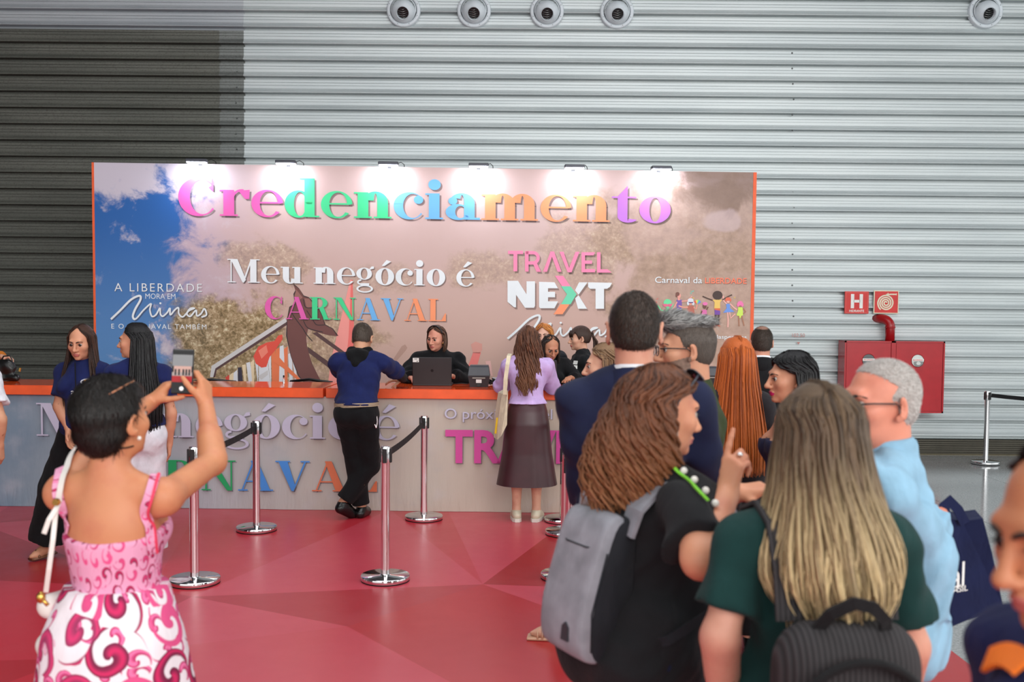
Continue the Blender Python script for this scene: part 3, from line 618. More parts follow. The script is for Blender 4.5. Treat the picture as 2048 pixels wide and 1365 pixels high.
# photo-montage at the foot of the backdrop: railing, brown pointing statue hand, ribbon doll, pink cone
BRN = printed('print_brown', (112, 66, 62)); BRNL = printed('print_brown_light', (150, 100, 92)); DKB = printed('print_dark_line', (44, 32, 36)); SALM = printed('print_salmon', (232, 110, 104)); SALM2 = printed('print_salmon_light', (240, 150, 142)); RAILW = printed('print_rail_white', (206, 200, 200)); RAILB = printed('print_rail_brown', (86, 56, 56))
def mont(px, py): return (420+px/6.203, 560+py/6.203)   # from a close-up of this part of the print
def MP(*pts): return [mont(*p) for p in pts]
BP.pix('cone_print', [MP((1740, 0), (1770, 0), (1790, 700), (1840, 1500), (1440, 1500), (1500, 1000))], .0012, SALM)
BP.pix('cone_print', [MP((1740, 0), (1752, 0), (1720, 700), (1640, 1500), (1440, 1500), (1500, 1000))], .0018, SALM2)
BP.pix('rail_print', [MP((1270, 660), (1330, 650), (1760, 960), (1750, 1010))]+[MP((1210, 830), (1215, 900), (1700, 1260), (1700, 1180))], .0022, RAILB)
BP.pix('rail_print', [MP((940, 470), (955, 520), (70, 1100), (40, 1210), (0, 1210), (20, 1070))], .0022, RAILW); BP.pix('rail_print', [MP((955, 520), (955, 560), (85, 1120), (65, 1210), (40, 1210), (68, 1100))], .0026, RAILB)
BP.pix('rail_print', [MP((590, 1200), (720, 1120), (720, 1180), (640, 1240))], .0026, RAILW)
hand = MP((1030, 50), (1110, 110), (1160, 200), (1230, 220), (1330, 330), (1390, 430), (1430, 560), (1530, 610), (1590, 700), (1480, 690), (1330, 650), (1220, 610), (1190, 720), (1210, 860), (1270, 1060), (1400, 1300), (1180, 1300), (1100, 1200), (1000, 960), (950, 700), (950, 500), (990, 340), (1050, 300), (1040, 180), (1060, 130))
BP.pix('statue_print', [[(x+(-.8 if i % 2 else .6), y-.8) for i, (x, y) in enumerate(hand)]], .0030, DKB)
cx_, cy_ = sum(p[0] for p in hand)/len(hand), sum(p[1] for p in hand)/len(hand)
BP.pix('statue_print', [[(x+(cx_-x)*.035, y+(cy_-y)*.02) for x, y in hand]], .0034, BRN)
for s_ in (MP((1160, 240), (1180, 330), (1240, 350), (1340, 340)), MP((1200, 380), (1290, 520), (1330, 560), (1420, 560)), MP((1010, 400), (1060, 480), (1150, 600), (1200, 680), (1270, 760)), MP((1160, 510), (1220, 600), (1400, 650))):
    BP.pix('statue_print', stroke_polys(script_path(s_, 4), 1.6), .0040, DKB)
BP.pix('statue_print', [MP((1170, 230), (1230, 235), (1300, 330), (1200, 350)), MP((1070, 120), (1150, 220), (1060, 290), (1050, 200))], .0038, BRNL)
rb = random.Random(5); DOLLM = [printed('print_doll_white', (222, 220, 226)), printed('print_doll_orange', (232, 120, 76)), printed('print_doll_cream', (232, 206, 170)), printed('print_doll_navy', (52, 44, 62)), printed('print_doll_red', (214, 70, 58))]
for k in range(17):
    x = 190+k*52; topy = 1200-(x-190)*.62 if x < 560 else (1000-(x-560)*.55 if x < 900 else 820+(x-900)*1.4)
    BP.pix('ribbon_doll_print', [MP((x, topy+rb.uniform(-20, 30)), (x+46, topy-20), (x+40+rb.uniform(0, 60), 1330), (x-10+rb.uniform(0, 60), 1330))], .0018+.00002*k, DOLLM[rb.choice([0, 0, 1, 2, 3, 0, 4])])
RSE = printed('print_rose_red', (226, 78, 62))
BP.pix('ribbon_doll_print', [MP((540, 950), (600, 830), (700, 780), (800, 760), (850, 690), (900, 680), (900, 740), (820, 860), (740, 960), (700, 1080), (640, 1090), (570, 1040))], .0042, RSE)
BP.pix('ribbon_doll_print', [MP((760, 960), (850, 950), (930, 1040), (1130, 1240), (1080, 1240), (900, 1090), (770, 1010))], .0042, DOLLM[1])
BP.pix('ribbon_doll_print', [MP((600, 880), (700, 810), (720, 900), (640, 980))], .0046, printed('print_rose_glint', (240, 130, 110)))
# raised fist prints near the counter
def mq(px, py): return (780+px/8.904, 640+py/8.904)
BP.pix('fist_print', [[mq(*p) for p in ((1440, 440), (1520, 390), (1640, 430), (1640, 540), (1600, 600), (1480, 590))]], .002, printed('print_fist_pink', (214, 150, 138)))
BP.pix('fist_print', [[mq(*p) for p in ((1480, 580), (1620, 580), (1540, 860), (1380, 860))]], .002, printed('print_fist_sleeve', (232, 122, 116)))
BP.pix('fist_print', [[mq(*p) for p in ((210, 470), (270, 440), (310, 500), (270, 560), (60, 800), (20, 760))]], .002, printed('print_fist_shade', (180, 142, 128)))
BP.pix('fist_print', [[mq(*p) for p in ((1700, 740), (1790, 730), (1830, 1000), (1760, 1000))]], .002, printed('print_fist_pale', (226, 176, 170)))

# flood lamps clipped on the backdrop
def flood(px, py, label):
    u, v = BP.uv(px, py); r = empty('flood_light', BP.o+BP.u*u+Vector((0, 0, BH)), brz); tag(r, label, 'lamp', 'flood lights along the backdrop top')
    MB().box((-.11, -.20, -.005), (.11, -.10, .030), bev=.006).build('housing', plain('grey_lamp_housing', (70, 72, 80), .4, .4), r)
    hs = [c for c in r.children][0]
    MB().box((-.10, -.195, -.012), (.10, -.105, -.004)).build('led_window', emit('led_white_glow', (225, 230, 255), 26.0), hs)
    a = MB(); a.tube([(0, -.10, .012), (0, -.02, .03), (0, .03, .03)], .010, 8); a.box((-.02, -.012, -.06), (.02, -.002, .036)); a.build('bracket_arm', plain('black_bracket', (22, 22, 24), .4, .5), r)
    a = MB(); a.tube([(.1, -.12, .02), (.13, -.05, .045), (.16, .02, .03), (.17, .07, -.1)], .004, 6); a.build('cable', MC['black_bracket'], r)
    d = bpy.data.lights.new('led_beam', 'AREA'); d.shape = 'RECTANGLE'; d.size = .18; d.size_y = .07; d.energy = 5.0; d.color = (.92, .94, 1.0)
    lo = bpy.data.objects.new('led_beam', d); COL.objects.link(lo); lo.parent = r; lo.location = (0, -.14, -.02); lo.rotation_euler = (math.radians(34), 0, 0)
for px, py, l in ((401, 330, 'leftmost lit flood light on the backdrop edge'), (577, 332, 'second flood light from the left, above letter d'), (779, 336, 'third flood light from the left, above letters n c'), (957, 339, 'fourth flood light from the left, above letter m'), (1146, 342, 'fifth flood light from the left, above letters e n'), (1317, 344, 'rightmost lit flood light on the backdrop edge')):
    flood(px, py, l)

# ------------------------------------------------------------------ registration counter
ORGT = NT('orange_gloss_laminate'); _n0 = ORGT.noise(ORGT.coord(), 6, 3); ORGT.base(ORGT.mix(_n0.outputs[0], lin((238, 88, 34)), lin((228, 76, 26))), .07); ORGT.b.inputs['IOR'].default_value = 1.95; ORGT = ORGT.m
ORGF = plain('orange_counter_edge', (240, 92, 40), .45)
CTX0, CTX1 = -5.6, 2.28; CY_L, CY_R = 9.02, 8.86
crz = math.atan2(CY_R-CY_L, CTX1-CTX0)
ct = empty('registration_counter', (CTX0, CY_L, 0), crz); tag(ct, 'long registration counter with orange top and printed fabric front', 'counter')
CP = Panel(ct, (CTX0, CY_L), (CTX1, CY_R)); CWD = CP.w
def m_front():
    t = NT('counter_fabric_print'); co = t.coord(); X = t.xyz(co); n1 = t.noise(t.mapping(co, scale=(1, 1, 1)), 1.1, 5, .6); n2 = t.noise(co, 3, 4)
    u = t.math('ADD', X[0], t.math('MULTIPLY', n1.outputs[0], 1.6))
    c = t.ramp(t.math('DIVIDE', u, 8.0), [(.14, lin((96, 126, 152))), (.30, lin((146, 160, 172))), (.46, lin((176, 178, 184))), (.62, lin((196, 186, 176))), (.9, lin((192, 176, 160)))])
    c = t.mix(t.math('MULTIPLY', t.smooth(n2.outputs[0], .5, .8), .4), c, lin((196, 194, 204)))
    c = t.mix(t.math('MULTIPLY', t.smooth(n1.outputs[0], .45, .3), .15), c, lin((110, 136, 160)))
    t.base(c, .7); wr = t.noise(t.mapping(co, scale=(9, 1, 1.5)), 2.2, 3, .5, .4); bot = t.smooth(X[2], .35, .0)
    t.bump(t.math('MULTIPLY', wr.outputs[0], t.math('MULTIPLY_ADD', bot, .9, .25)), .35, .03); t.b.inputs['Specular IOR Level'].default_value = .2; return t.m
CTH = 1.108; DEP = .72
MB().box((.02, .012, .004), (CWD-.02, DEP-.1, CTH-.085)).build('body', plain('grey_counter_carcass', (150, 148, 146), .7), ct)
# fabric skirt with slight drape
V = []; F = []; nx, nz = 200, 14
for i in range(nx+1):
    for k in range(nz+1):
        x = .005+(CWD-.01)*i/nx; z = .006+(CTH-.085)*k/nz; dr = max(0, 1-z/.45)
        V.append((x, -.004-.012*dr*(1+.5*math.sin(x*7+1.3*math.sin(x*2.1)))-.004*math.sin(x*3.1)*math.sin(z*3), z))
for i in range(nx):
    for k in range(nz): a = i*(nz+1)+k; F.append((a, a+nz+1, a+nz+2, a+1))
mobj('fabric_front', V, F, m_front(), ct, True)
us = CP.uv(651.5, 790)[0]; us2 = us+3.3
for a, b2 in ((-.02, us-.012), (us+.012, CWD+.02)):
    MB().box((a, -.055, CTH-.085), (b2, DEP, CTH-.003), bev=.003).build('worktop_edge', ORGF, ct)
    MB().box((a+.001, -.054, CTH-.004), (b2-.001, DEP-.001, CTH+.001)).build('worktop_laminate', ORGT, ct)
LAV = printed('print_lavender', (196, 192, 214)); SHC = soft_shade_print('print_soft_grey_counter', (70, 70, 90), .40)
G2 = printed('print_green_deep', (30, 164, 98)); B2 = printed('print_blue_deep', (70, 142, 222)); O2 = printed('print_orange_deep', (226, 120, 82)); P2 = printed('print_magenta', (212, 74, 156))
CP.serif('Meu negócio é', 77, 871, 800, 879, 46, LAV, .034, SHC, .010)
CP.serif('CARNAVAL', 195, 978, 757, 983, 42, [P2, P2, G2, G2, B2, B2, O2, O2], .034, SHC, .010, .10)
CP.sans('O próximo nível d', 890, 837, 1130, 838.5, 20, LAV, .034, .0, 1.0, SHC, .007)
CP.sans('TRAVEL', 891, 923, 1196, 925, 61, P2, .034, .03, 1.0, SHC, .010)

# ------------------------------------------------------------------ stanchions and belts
CHROME = NT('brushed_chrome'); CHROME.base((.82, .82, .83, 1), .12, 1.0); CHROME = CHROME.m
CHROME2 = NT('polished_base_steel'); CHROME2.base((.74, .75, .76, 1), .07, 1.0); CHROME2 = CHROME2.m
RUB = plain('black_rubber', (14, 14, 15), .7); BELT = fabric('black_belt_webbing', (22, 21, 23), .8, 1500)
def stanchion_meshes():
    SH = .9
    d = {}
    d['base'] = MB().lathe([(.158, .006), (.163, .010), (.163, .034), (.159, .039), (.04, .0415), (.034, .046)], n=56)
    d['rubber_ring'] = MB().lathe([(.150, 0), (.161, .001), (.161, .009), (.15, .009)], n=48)
    d['pole'] = MB().lathe([(.030, .04), (.030, SH-.115), (.0305, SH-.113)], n=28)
    d['head'] = MB().lathe([(.0315, SH-.118), (.0325, SH-.115), (.0325, SH-.008), (.030, SH-.002), (.012, SH), (.001, SH)], n=28)
    return d
SM = {k: (v, {'base': CHROME2, 'rubber_ring': RUB, 'pole': CHROME, 'head': CHROME}[k]) for k, v in stanchion_meshes().items()}; SMD = {}
def stanchion(p, rz, label, sides=(0,)):
    r = empty('stanchion', (p[0], p[1], .004 if p[0] < CX1 and p[1] < CY1 else 0), rz); tag(r, label, 'stanchion', 'chrome queue stanchions')
    for k, (m, mt) in SM.items():
        if k not in SMD:
            o = m.build(k, mt, r); SMD[k] = o.data
        else: o = link(k, SMD[k], r)
    for a in (0, 90, 180, 270):
        key = 'cass'
        if key not in SMD:
            b = MB().box((.028, -.014, .79), (.042, .014, .884), bev=.003); o = b.build('belt_slot', BLK, r); SMD[key] = o.data
        else: o = link('belt_slot', SMD[key], r)
        o.rotation_euler = (0, 0, math.radians(a))
    return r
def belt(p, q, label, sag=.03, za=.845, zb_=.845):
    P = []
    a, b = Vector(p), Vector(q); d = (b-a).normalized(); a = a+d*.042; b = b-d*.042
    for i in range(13):
        t = i/12; P.append((a.x+(b.x-a.x)*t, a.y+(b.y-a.y)*t, za+(zb_-za)*t-sag*4*t*(1-t)))
    n = Vector((-d.y, d.x, 0)); o = MB(); o.ribbon(P, .024, .0025, (n.x, n.y, 0)); o = o.build('retractable_belt', BELT)
    tag(o, label, 'belt', 'black queue belts'); return o
def gp(px, py): q = at_z(px, py, 0); return (q.x, q.y)
sA, sB, sC, sD, sE = gp(770.6, 1162.5), gp(847.7, 1040.3), gp(513.3, 1062.7), gp(389.7, 1168), gp(1970.6, 929)
def top_at(px, py):
    q = at_z(px, py, .9); return (q.x, q.y)
sF, sG, sH, sI = top_at(1128.5, 836), top_at(1133, 849), top_at(1132.5, 893), top_at(1141.5, 913)
def ang(a, b): return math.atan2(b[1]-a[1], b[0]-a[0])
stanchion(sA, ang(sA, sB), 'nearest chrome stanchion in the middle of the red floor'); stanchion(sB, ang(sA, sB), 'chrome stanchion beside the counter, between the leaning man and lilac sweater')
stanchion(sC, ang(sD, sC), 'chrome stanchion left of the leaning man, before the word negócio'); stanchion(sD, ang(sD, sC), 'chrome stanchion beside the woman in the floral dress'); stanchion(sE, .15, 'lone chrome stanchion on the grey tiles at far right')
stanchion(sF, ang(sH, sF), 'chrome stanchion right of the maroon skirt, tallest in the tight row'); stanchion(sG, ang(sI, sG), 'second chrome stanchion right of the maroon skirt, half hidden')
stanchion(sH, ang(sH, sF), 'chrome stanchion in the tight row left of the navy suit'); stanchion(sI, ang(sI, sG), 'rightmost chrome stanchion in the tight row, beside a bare elbow')
belt(sA, sB, 'black belt between the two middle stanchions', .02); belt(sD, sC, 'black belt between the stanchions beside the floral dress', .02); belt(sH, sF, 'black belt seen edge on right of the maroon skirt', .02); belt(sI, sG, 'black belt beside the navy suit jacket, seen edge on', .02)
belt(sE, (sE[0]+2.1, sE[1]-.7), 'black belt sagging from the far right stanchion', .05)
sJ = (sE[0]+2.1, sE[1]-.7); 

# ------------------------------------------------------------------ things on and behind the counter
CT_Z = CTH+.001
def counter_pt(px, py): return at_z(px, py, CT_Z)
def laptop(px0, px1, pyb, pyt, label, sticker=True, dy=0.0):
    a = counter_pt(px0, pyb); b = counter_pt(px1, pyb); w = b.x-a.x; h = (pyb-pyt)*a.y/FPX*1.02
    r = empty('laptop', ((a.x+b.x)/2, a.y+dy, CT_Z)); tag(r, label, 'laptop')
    LM = plain('charcoal_laptop_lid', (36, 32, 34), .45)
    base = MB().box((-w/2, .005, 0), (w/2, .25, .018), bev=.004).build('keyboard_base', LM, r)
    MB().box((-w/2+.02, .03, .018), (w/2-.02, .13, .0195)).build('keyboard', BLK, base)
    lid = MB().box((-w/2, -.008, .0), (w/2, .006, h), bev=.004).build('lid', LM, r); lid.location = (0, .012, .012); lid.rotation_euler = (math.radians(6), 0, 0)
    MB().box((-w/2+.012, .006, .02), (w/2-.012, .0075, h-.012)).build('screen', emit('laptop_screen_glow', (150, 170, 200), .6), lid)
    MB().lathe([(.001, .0002), (.014, .0001)], (0, -.0085, h*.52), 20, axis='y').build('lid_badge', plain('dark_badge', (22, 20, 22), .3, .5), lid)
    if sticker:
        st_ = MB().box((-w/2+.004, -.0092, h-.045), (-w/2+.06, -.008, h-.006)).build('asset_sticker', WHT, lid)
        s2 = MB(); s2.box((-w/2+.018, -.0096, h-.018), (-w/2+.046, -.009, h-.013)); s2.box((-w/2+.04, -.0096, h-.041), (-w/2+.05, -.009, h-.032)); s2.build('sticker_print', BLK, lid)
    return r
laptop(825, 904, 772, 718, 'open charcoal laptop with white sticker on its lid')
laptop(1062, 1113, 771, 724, 'dark laptop partly hidden behind the lilac sweater', False, .03)
def printer(px0, px1, pyb, pyt, label, dy=0.0, sticker=True):
    a = counter_pt(px0, pyb); b = counter_pt(px1, pyb); w = b.x-a.x; h = (pyb-pyt)*a.y/FPX*.97; r = empty('label_printer', ((a.x+b.x)/2, a.y+dy, CT_Z)); tag(r, label, 'printer')
    DG = plain('dark_grey_abs', (52, 52, 56), .5); DG2 = plain('grey_lid_abs', (72, 74, 80), .35)
    def frus(z0, z1, w0, w1, d0, d1, y0=0.0, y1=0.0):
        V = [(-w0/2, y0, z0), (w0/2, y0, z0), (w0/2, y0+d0, z0), (-w0/2, y0+d0, z0), (-w1/2, y1, z1), (w1/2, y1, z1), (w1/2, y1+d1, z1), (-w1/2, y1+d1, z1)]
        return V, [(0, 3, 2, 1), (4, 5, 6, 7), (0, 1, 5, 4), (1, 2, 6, 5), (2, 3, 7, 6), (3, 0, 4, 7)]
    m = MB(); m.add(*frus(.0, h*.5, w*.84, w, .2, .24, .02, 0)); body = m.build('body', DG, r)
    m = MB(); m.add(*frus(h*.5, h*.55, w*1.02, w*1.02, .25, .25, -.005, -.005)); m.build('seam_band', DG, r)
    m = MB(); m.add(*frus(h*.55, h*.92, w*1.0, w*.9, .24, .2, 0, .02)); m.add(*frus(h*.92, h, w*.9, w*.84, .2, .16, .02, .04)); m.build('cover', DG2, r)
    MB().box((-w*.3, -.004, h*.40), (w*.3, .006, h*.455)).build('paper_slot', plain('pale_slot', (150, 146, 138), .5), body)
    if sticker: MB().box((-w*.13, .003, h*.20), (w*.13, .009, h*.36)).build('rating_label', WHT, body)
    MB().lathe([(.02, -.012), (.02, .004)], (0, .012, .025), 12, axis='y').build('feed_roller', BLK, r)
    return r
printer(936, 979, 775, 730, 'dark grey label printer with white rating label beside the laptop')
printer(1394, 1440, 771, 733, 'dark printer behind the man in the green shirt', .0, False)
# small clear bottle, adapter, cables, peg, papers
p = counter_pt(991, 770); r = empty('clear_box', (p.x, p.y, CT_Z)); tag(r, 'small clear plastic box beside the label printer', 'box')
AC = NT('clear_acrylic'); AC.base((.86, .9, .95, 1), .08); AC.b.inputs['Transmission Weight'].default_value = .7; AC.b.inputs['IOR'].default_value = 1.2; AC = AC.m
MB().box((-.03, 0, 0), (.03, .05, .07), bev=.004).build('case', AC, r); MB().box((-.024, .006, .004), (.024, .044, .045)).build('contents', plain('pale_blue_cards', (186, 200, 214), .6), r)
p = counter_pt(988, 771); o = MB(); rc = random.Random(3)
for k in range(9):
    x, y = p.x+rc.uniform(-.05, .03), p.y+rc.uniform(-.02, .05); o.tube([(x+rc.uniform(-.05, .05), y+rc.uniform(-.03, .03), CT_Z+rc.uniform(.008, .06)) for _ in range(5)], .008, 6)
tag(o.build('cable_bundle', BLK), 'bunched black cable beside the label printer', 'cable')
p = counter_pt(817, 768); o = MB()
for k in range(6): o.tube([(p.x+rc.uniform(-.05, .05), p.y+rc.uniform(-.04, .04), CT_Z+rc.uniform(.005, .04)) for _ in range(5)], .005, 6)
tag(o.build('cable_bundle', BLK), 'tangled black cable left of the open laptop', 'cable')
p = counter_pt(567.5, 766); r = empty('metal_peg', (p.x, p.y, CT_Z)); tag(r, 'small metal peg standing on the counter top', 'peg')
MB().lathe([(.012, 0), (.012, .008), (.006, .01), (.006, .04), (.007, .042), (.007, .048)], n=16).build('stem', CHROME, r); MB().lathe([(.005, .048), (.008, .052), (.008, .068), (.004, .072)], n=16).build('tip', BLK, r)
p = counter_pt(1150, 772)
for k, (dx, c, l) in enumerate(((0, (60, 66, 110), 'dark blue folded leaflet lying on the counter end'), (.05, (214, 214, 218), 'white leaflet lying on the counter end'))):
    tag(MB().box((p.x-.1+dx, p.y+.02+.03*k, CT_Z+.0005+.0026*k), (p.x+.04+dx, p.y+.2+.03*k, CT_Z+.0028+.0026*k)).build('leaflet', plain('leaflet_%d' % k, c, .6)), l, 'leaflet')
p = counter_pt(905, 770); o = MB(); o.tube([(p.x+.0, p.y+.04, CT_Z+.004), (p.x+.08, p.y+.08, CT_Z+.008), (p.x+.15, p.y+.05, CT_Z+.004)], .004, 6); tag(o.build('cable', BLK), 'thin black cable between laptop and label printer', 'cable')
def chair(px, y, label, rz):
    q = at_y(px, 756, y); r = empty('office_chair', (q.x, y, 0), rz); tag(r, label, 'chair', 'black chairs behind the counter')
    M_ = plain('black_chair_steel', (20, 21, 22), .35, .3); ztop = q.z
    MB().box((-.22, -.21, .66), (.22, .21, .71), bev=.02).build('seat', BLK, r)
    b = MB(); pts_ = [(-.23+.46*i/10, .22+.05*math.sin(math.pi*i/10), ztop-.03*abs(i-5)/5) for i in range(11)]; b.tube(pts_, .014, 8); b.tube([pts_[0], (-.21, .2, .7)], .012, 8); b.tube([pts_[-1], (.21, .2, .7)], .012, 8); b.build('back_frame', M_, r)
    bb_ = MB(); V = []
    bb_.box((-.19, .225, .80), (.19, .245, ztop-.06), bev=.008); bb_.build('backrest', BLK, r)
    for s in (-1, 1):
        for t_ in (-1, 1): MB().tube([(.19*s, .18*t_, .67), (.22*s, .22*t_, 0)], .012, 8).build('leg', M_, r)
        MB().tube([(.21*s, -.02, .70), (.24*s, -.1, .86), (.24*s, .1, ztop-.16), (.23*s, .22, ztop-.1)], .012, 8).build('armrest', M_, r)
chair(642, 10.25, 'black chair whose rounded back shows left of the leaning man', math.pi*.92); chair(431, 10.25, 'black chair whose back just shows above the counter near the phone', math.pi*1.05)
# ------------------------------------------------------------------ organic surfaces: smooth-blended solids meshed on a grid
def cone(a, b, ra, rb, k=.025, op='u', flat=None, caps=()):
    return dict(t='c', a=Vector(a), b=Vector(b), ra=ra, rb=rb, k=k, op=op, flat=None if flat is None else (Vector(flat[0]), flat[1]), caps=[(Vector(p), Vector(n)) for p, n in caps])
def ell(c, r, k=.025, op='u', rot=None, caps=()):
    r = (r, r, r) if not hasattr(r, '__len__') else tuple(r)
    return dict(t='e', a=Vector(c), r=r, k=k, op=op, rot=rot or Matrix.Identity(3), caps=[(Vector(p), Vector(n)) for p, n in caps])
def xf(prims, M, s=1.0):
    """rigid transform (with uniform scale s applied first)"""
    R3 = M.to_3x3(); out = []
    for p in prims:
        q = dict(p); q['a'] = M @ (p['a']*s); q['k'] = p['k']*s
        q['caps'] = [(M @ (c*s), R3 @ n) for c, n in p['caps']]
        if p['t'] == 'c':
            q['b'] = M @ (p['b']*s); q['ra'] = p['ra']*s; q['rb'] = p['rb']*s
            if p['flat']: q['flat'] = (R3 @ p['flat'][0], p['flat'][1])
        else: q['r'] = tuple(v*s for v in p['r']); q['rot'] = R3 @ p['rot']
        out.append(q)
    return out
def grow(prims, d):
    out = []
    for p in prims:
        q = dict(p)
        if p['t'] == 'c': q['ra'] = p['ra']+d; q['rb'] = p['rb']+d
        else: q['r'] = tuple(v+d for v in p['r'])
        out.append(q)
    return out
def _bbox(p):
    if p['t'] == 'c':
        r = max(p['ra'], p['rb']); a, b = p['a'], p['b']
        return [min(a[i], b[i])-r for i in range(3)], [max(a[i], b[i])+r for i in range(3)]
    R = p['rot']; e = [math.sqrt(sum((R[i][j]*p['r'][j])**2 for j in range(3))) for i in range(3)]
    return [p['a'][i]-e[i] for i in range(3)], [p['a'][i]+e[i] for i in range(3)]
def _axis(lo, hi, h, fine):
    xs = [lo]
    while xs[-1] < hi:
        x = xs[-1]; st = h
        for a, b, hf in fine:
            if a-h <= x <= b: st = min(st, hf)
        xs.append(x+st)
    return np.array(xs, np.float32)
def solid(prims, h, fine=(), cuts=(), fold=0.0, seed=0, funcs=()):
    """fine: boxes (lo, hi, hf) meshed more finely; cuts: half spaces (point, normal) removed on the normal's side"""
    bb = [_bbox(p) for p in prims if p['op'] == 'u']
    lo = [min(b[0][i] for b in bb)-2.5*h for i in range(3)]; hi = [max(b[1][i] for b in bb)+2.5*h for i in range(3)]
    A = [_axis(lo[i], hi[i], h, [(f[0][i], f[1][i], f[2]) for f in fine]) for i in range(3)]
    X, Y, Z = A; S = np.full((len(X), len(Y), len(Z)), 1.0, np.float32)
    for p in prims:
        b0, b1 = _bbox(p); pad = p['k']+3*h; sl = []
        for i in range(3): sl.append(slice(max(0, int(np.searchsorted(A[i], b0[i]-pad))), int(np.searchsorted(A[i], b1[i]+pad))))
        x = X[sl[0]][:, None, None]; y = Y[sl[1]][None, :, None]; z = Z[sl[2]][None, None, :]
        if 0 in (x.size, y.size, z.size): continue
        if p['t'] == 'c':
            a = p['a']; ba = p['b']-a; px, py, pz = x-a.x, y-a.y, z-a.z
            if p['flat']:
                n, s = p['flat']; q = (px*n.x+py*n.y+pz*n.z)*(s-1); px, py, pz = px+q*n.x, py+q*n.y, pz+q*n.z
                e = ba+n*(ba.dot(n)*(s-1))
            else: e = ba
            L2 = max(e.dot(e), 1e-9); t = np.clip((px*e.x+py*e.y+pz*e.z)/L2, 0, 1)
            d = np.sqrt((px-t*e.x)**2+(py-t*e.y)**2+(pz-t*e.z)**2)-(p['ra']+(p['rb']-p['ra'])*t)
        else:
            R = p['rot']; c = p['a']; px, py, pz = x-c.x, y-c.y, z-c.z; rx, ry, rz = p['r']
            u = (px*R[0][0]+py*R[1][0]+pz*R[2][0])/rx; v = (px*R[0][1]+py*R[1][1]+pz*R[2][1])/ry; w = (px*R[0][2]+py*R[1][2]+pz*R[2][2])/rz
            k0 = np.sqrt(u*u+v*v+w*w); k1 = np.sqrt((u/rx)**2+(v/ry)**2+(w/rz)**2)+1e-9; d = k0*(k0-1)/k1
        for c, n in p['caps']: d = np.maximum(d, (x-c.x)*n.x+(y-c.y)*n.y+(z-c.z)*n.z)
        s0 = S[sl[0], sl[1], sl[2]]; k = max(p['k'], 1e-4)
        if p['op'] == 'u':
            hh = np.maximum(k-np.abs(s0-d), 0)/k; S[sl[0], sl[1], sl[2]] = np.minimum(s0, d)-hh*hh*k*.25
        else:
            hh = np.maximum(k-np.abs(s0+d), 0)/k; S[sl[0], sl[1], sl[2]] = np.maximum(s0, -d)+hh*hh*k*.25
    for c, n in cuts:
        c, n = Vector(c), Vector(n); S = np.maximum(S, (X-c.x)[:, None, None]*n.x+(Y-c.y)[None, :, None]*n.y+(Z-c.z)[None, None, :]*n.z)
    if fold or funcs:
        I, J, K = np.nonzero(np.abs(S) < max(.04, 4*h)); x, y, z = X[I], Y[J], Z[K]
        if fold:
            ph = seed*1.7; f = 1.3*np.sin(21*z+7*np.sin(6*x+ph)+5*np.sin(9*y+2*ph)+ph)+.5*np.sin(63*z+30*x*np.sin(3*z+ph)+9*np.sin(14*y+ph))+.6*np.sin(37*z+16*x+6*np.sin(11*y+ph)+2*ph)+.7*np.sin(24*x-13*z+8*np.sin(5*z+ph)+3*y)
            S[I, J, K] += fold*f
        for fn in funcs: S[I, J, K] = np.maximum(S[I, J, K], fn(x, y, z))
    return nets(S, X, Y, Z)
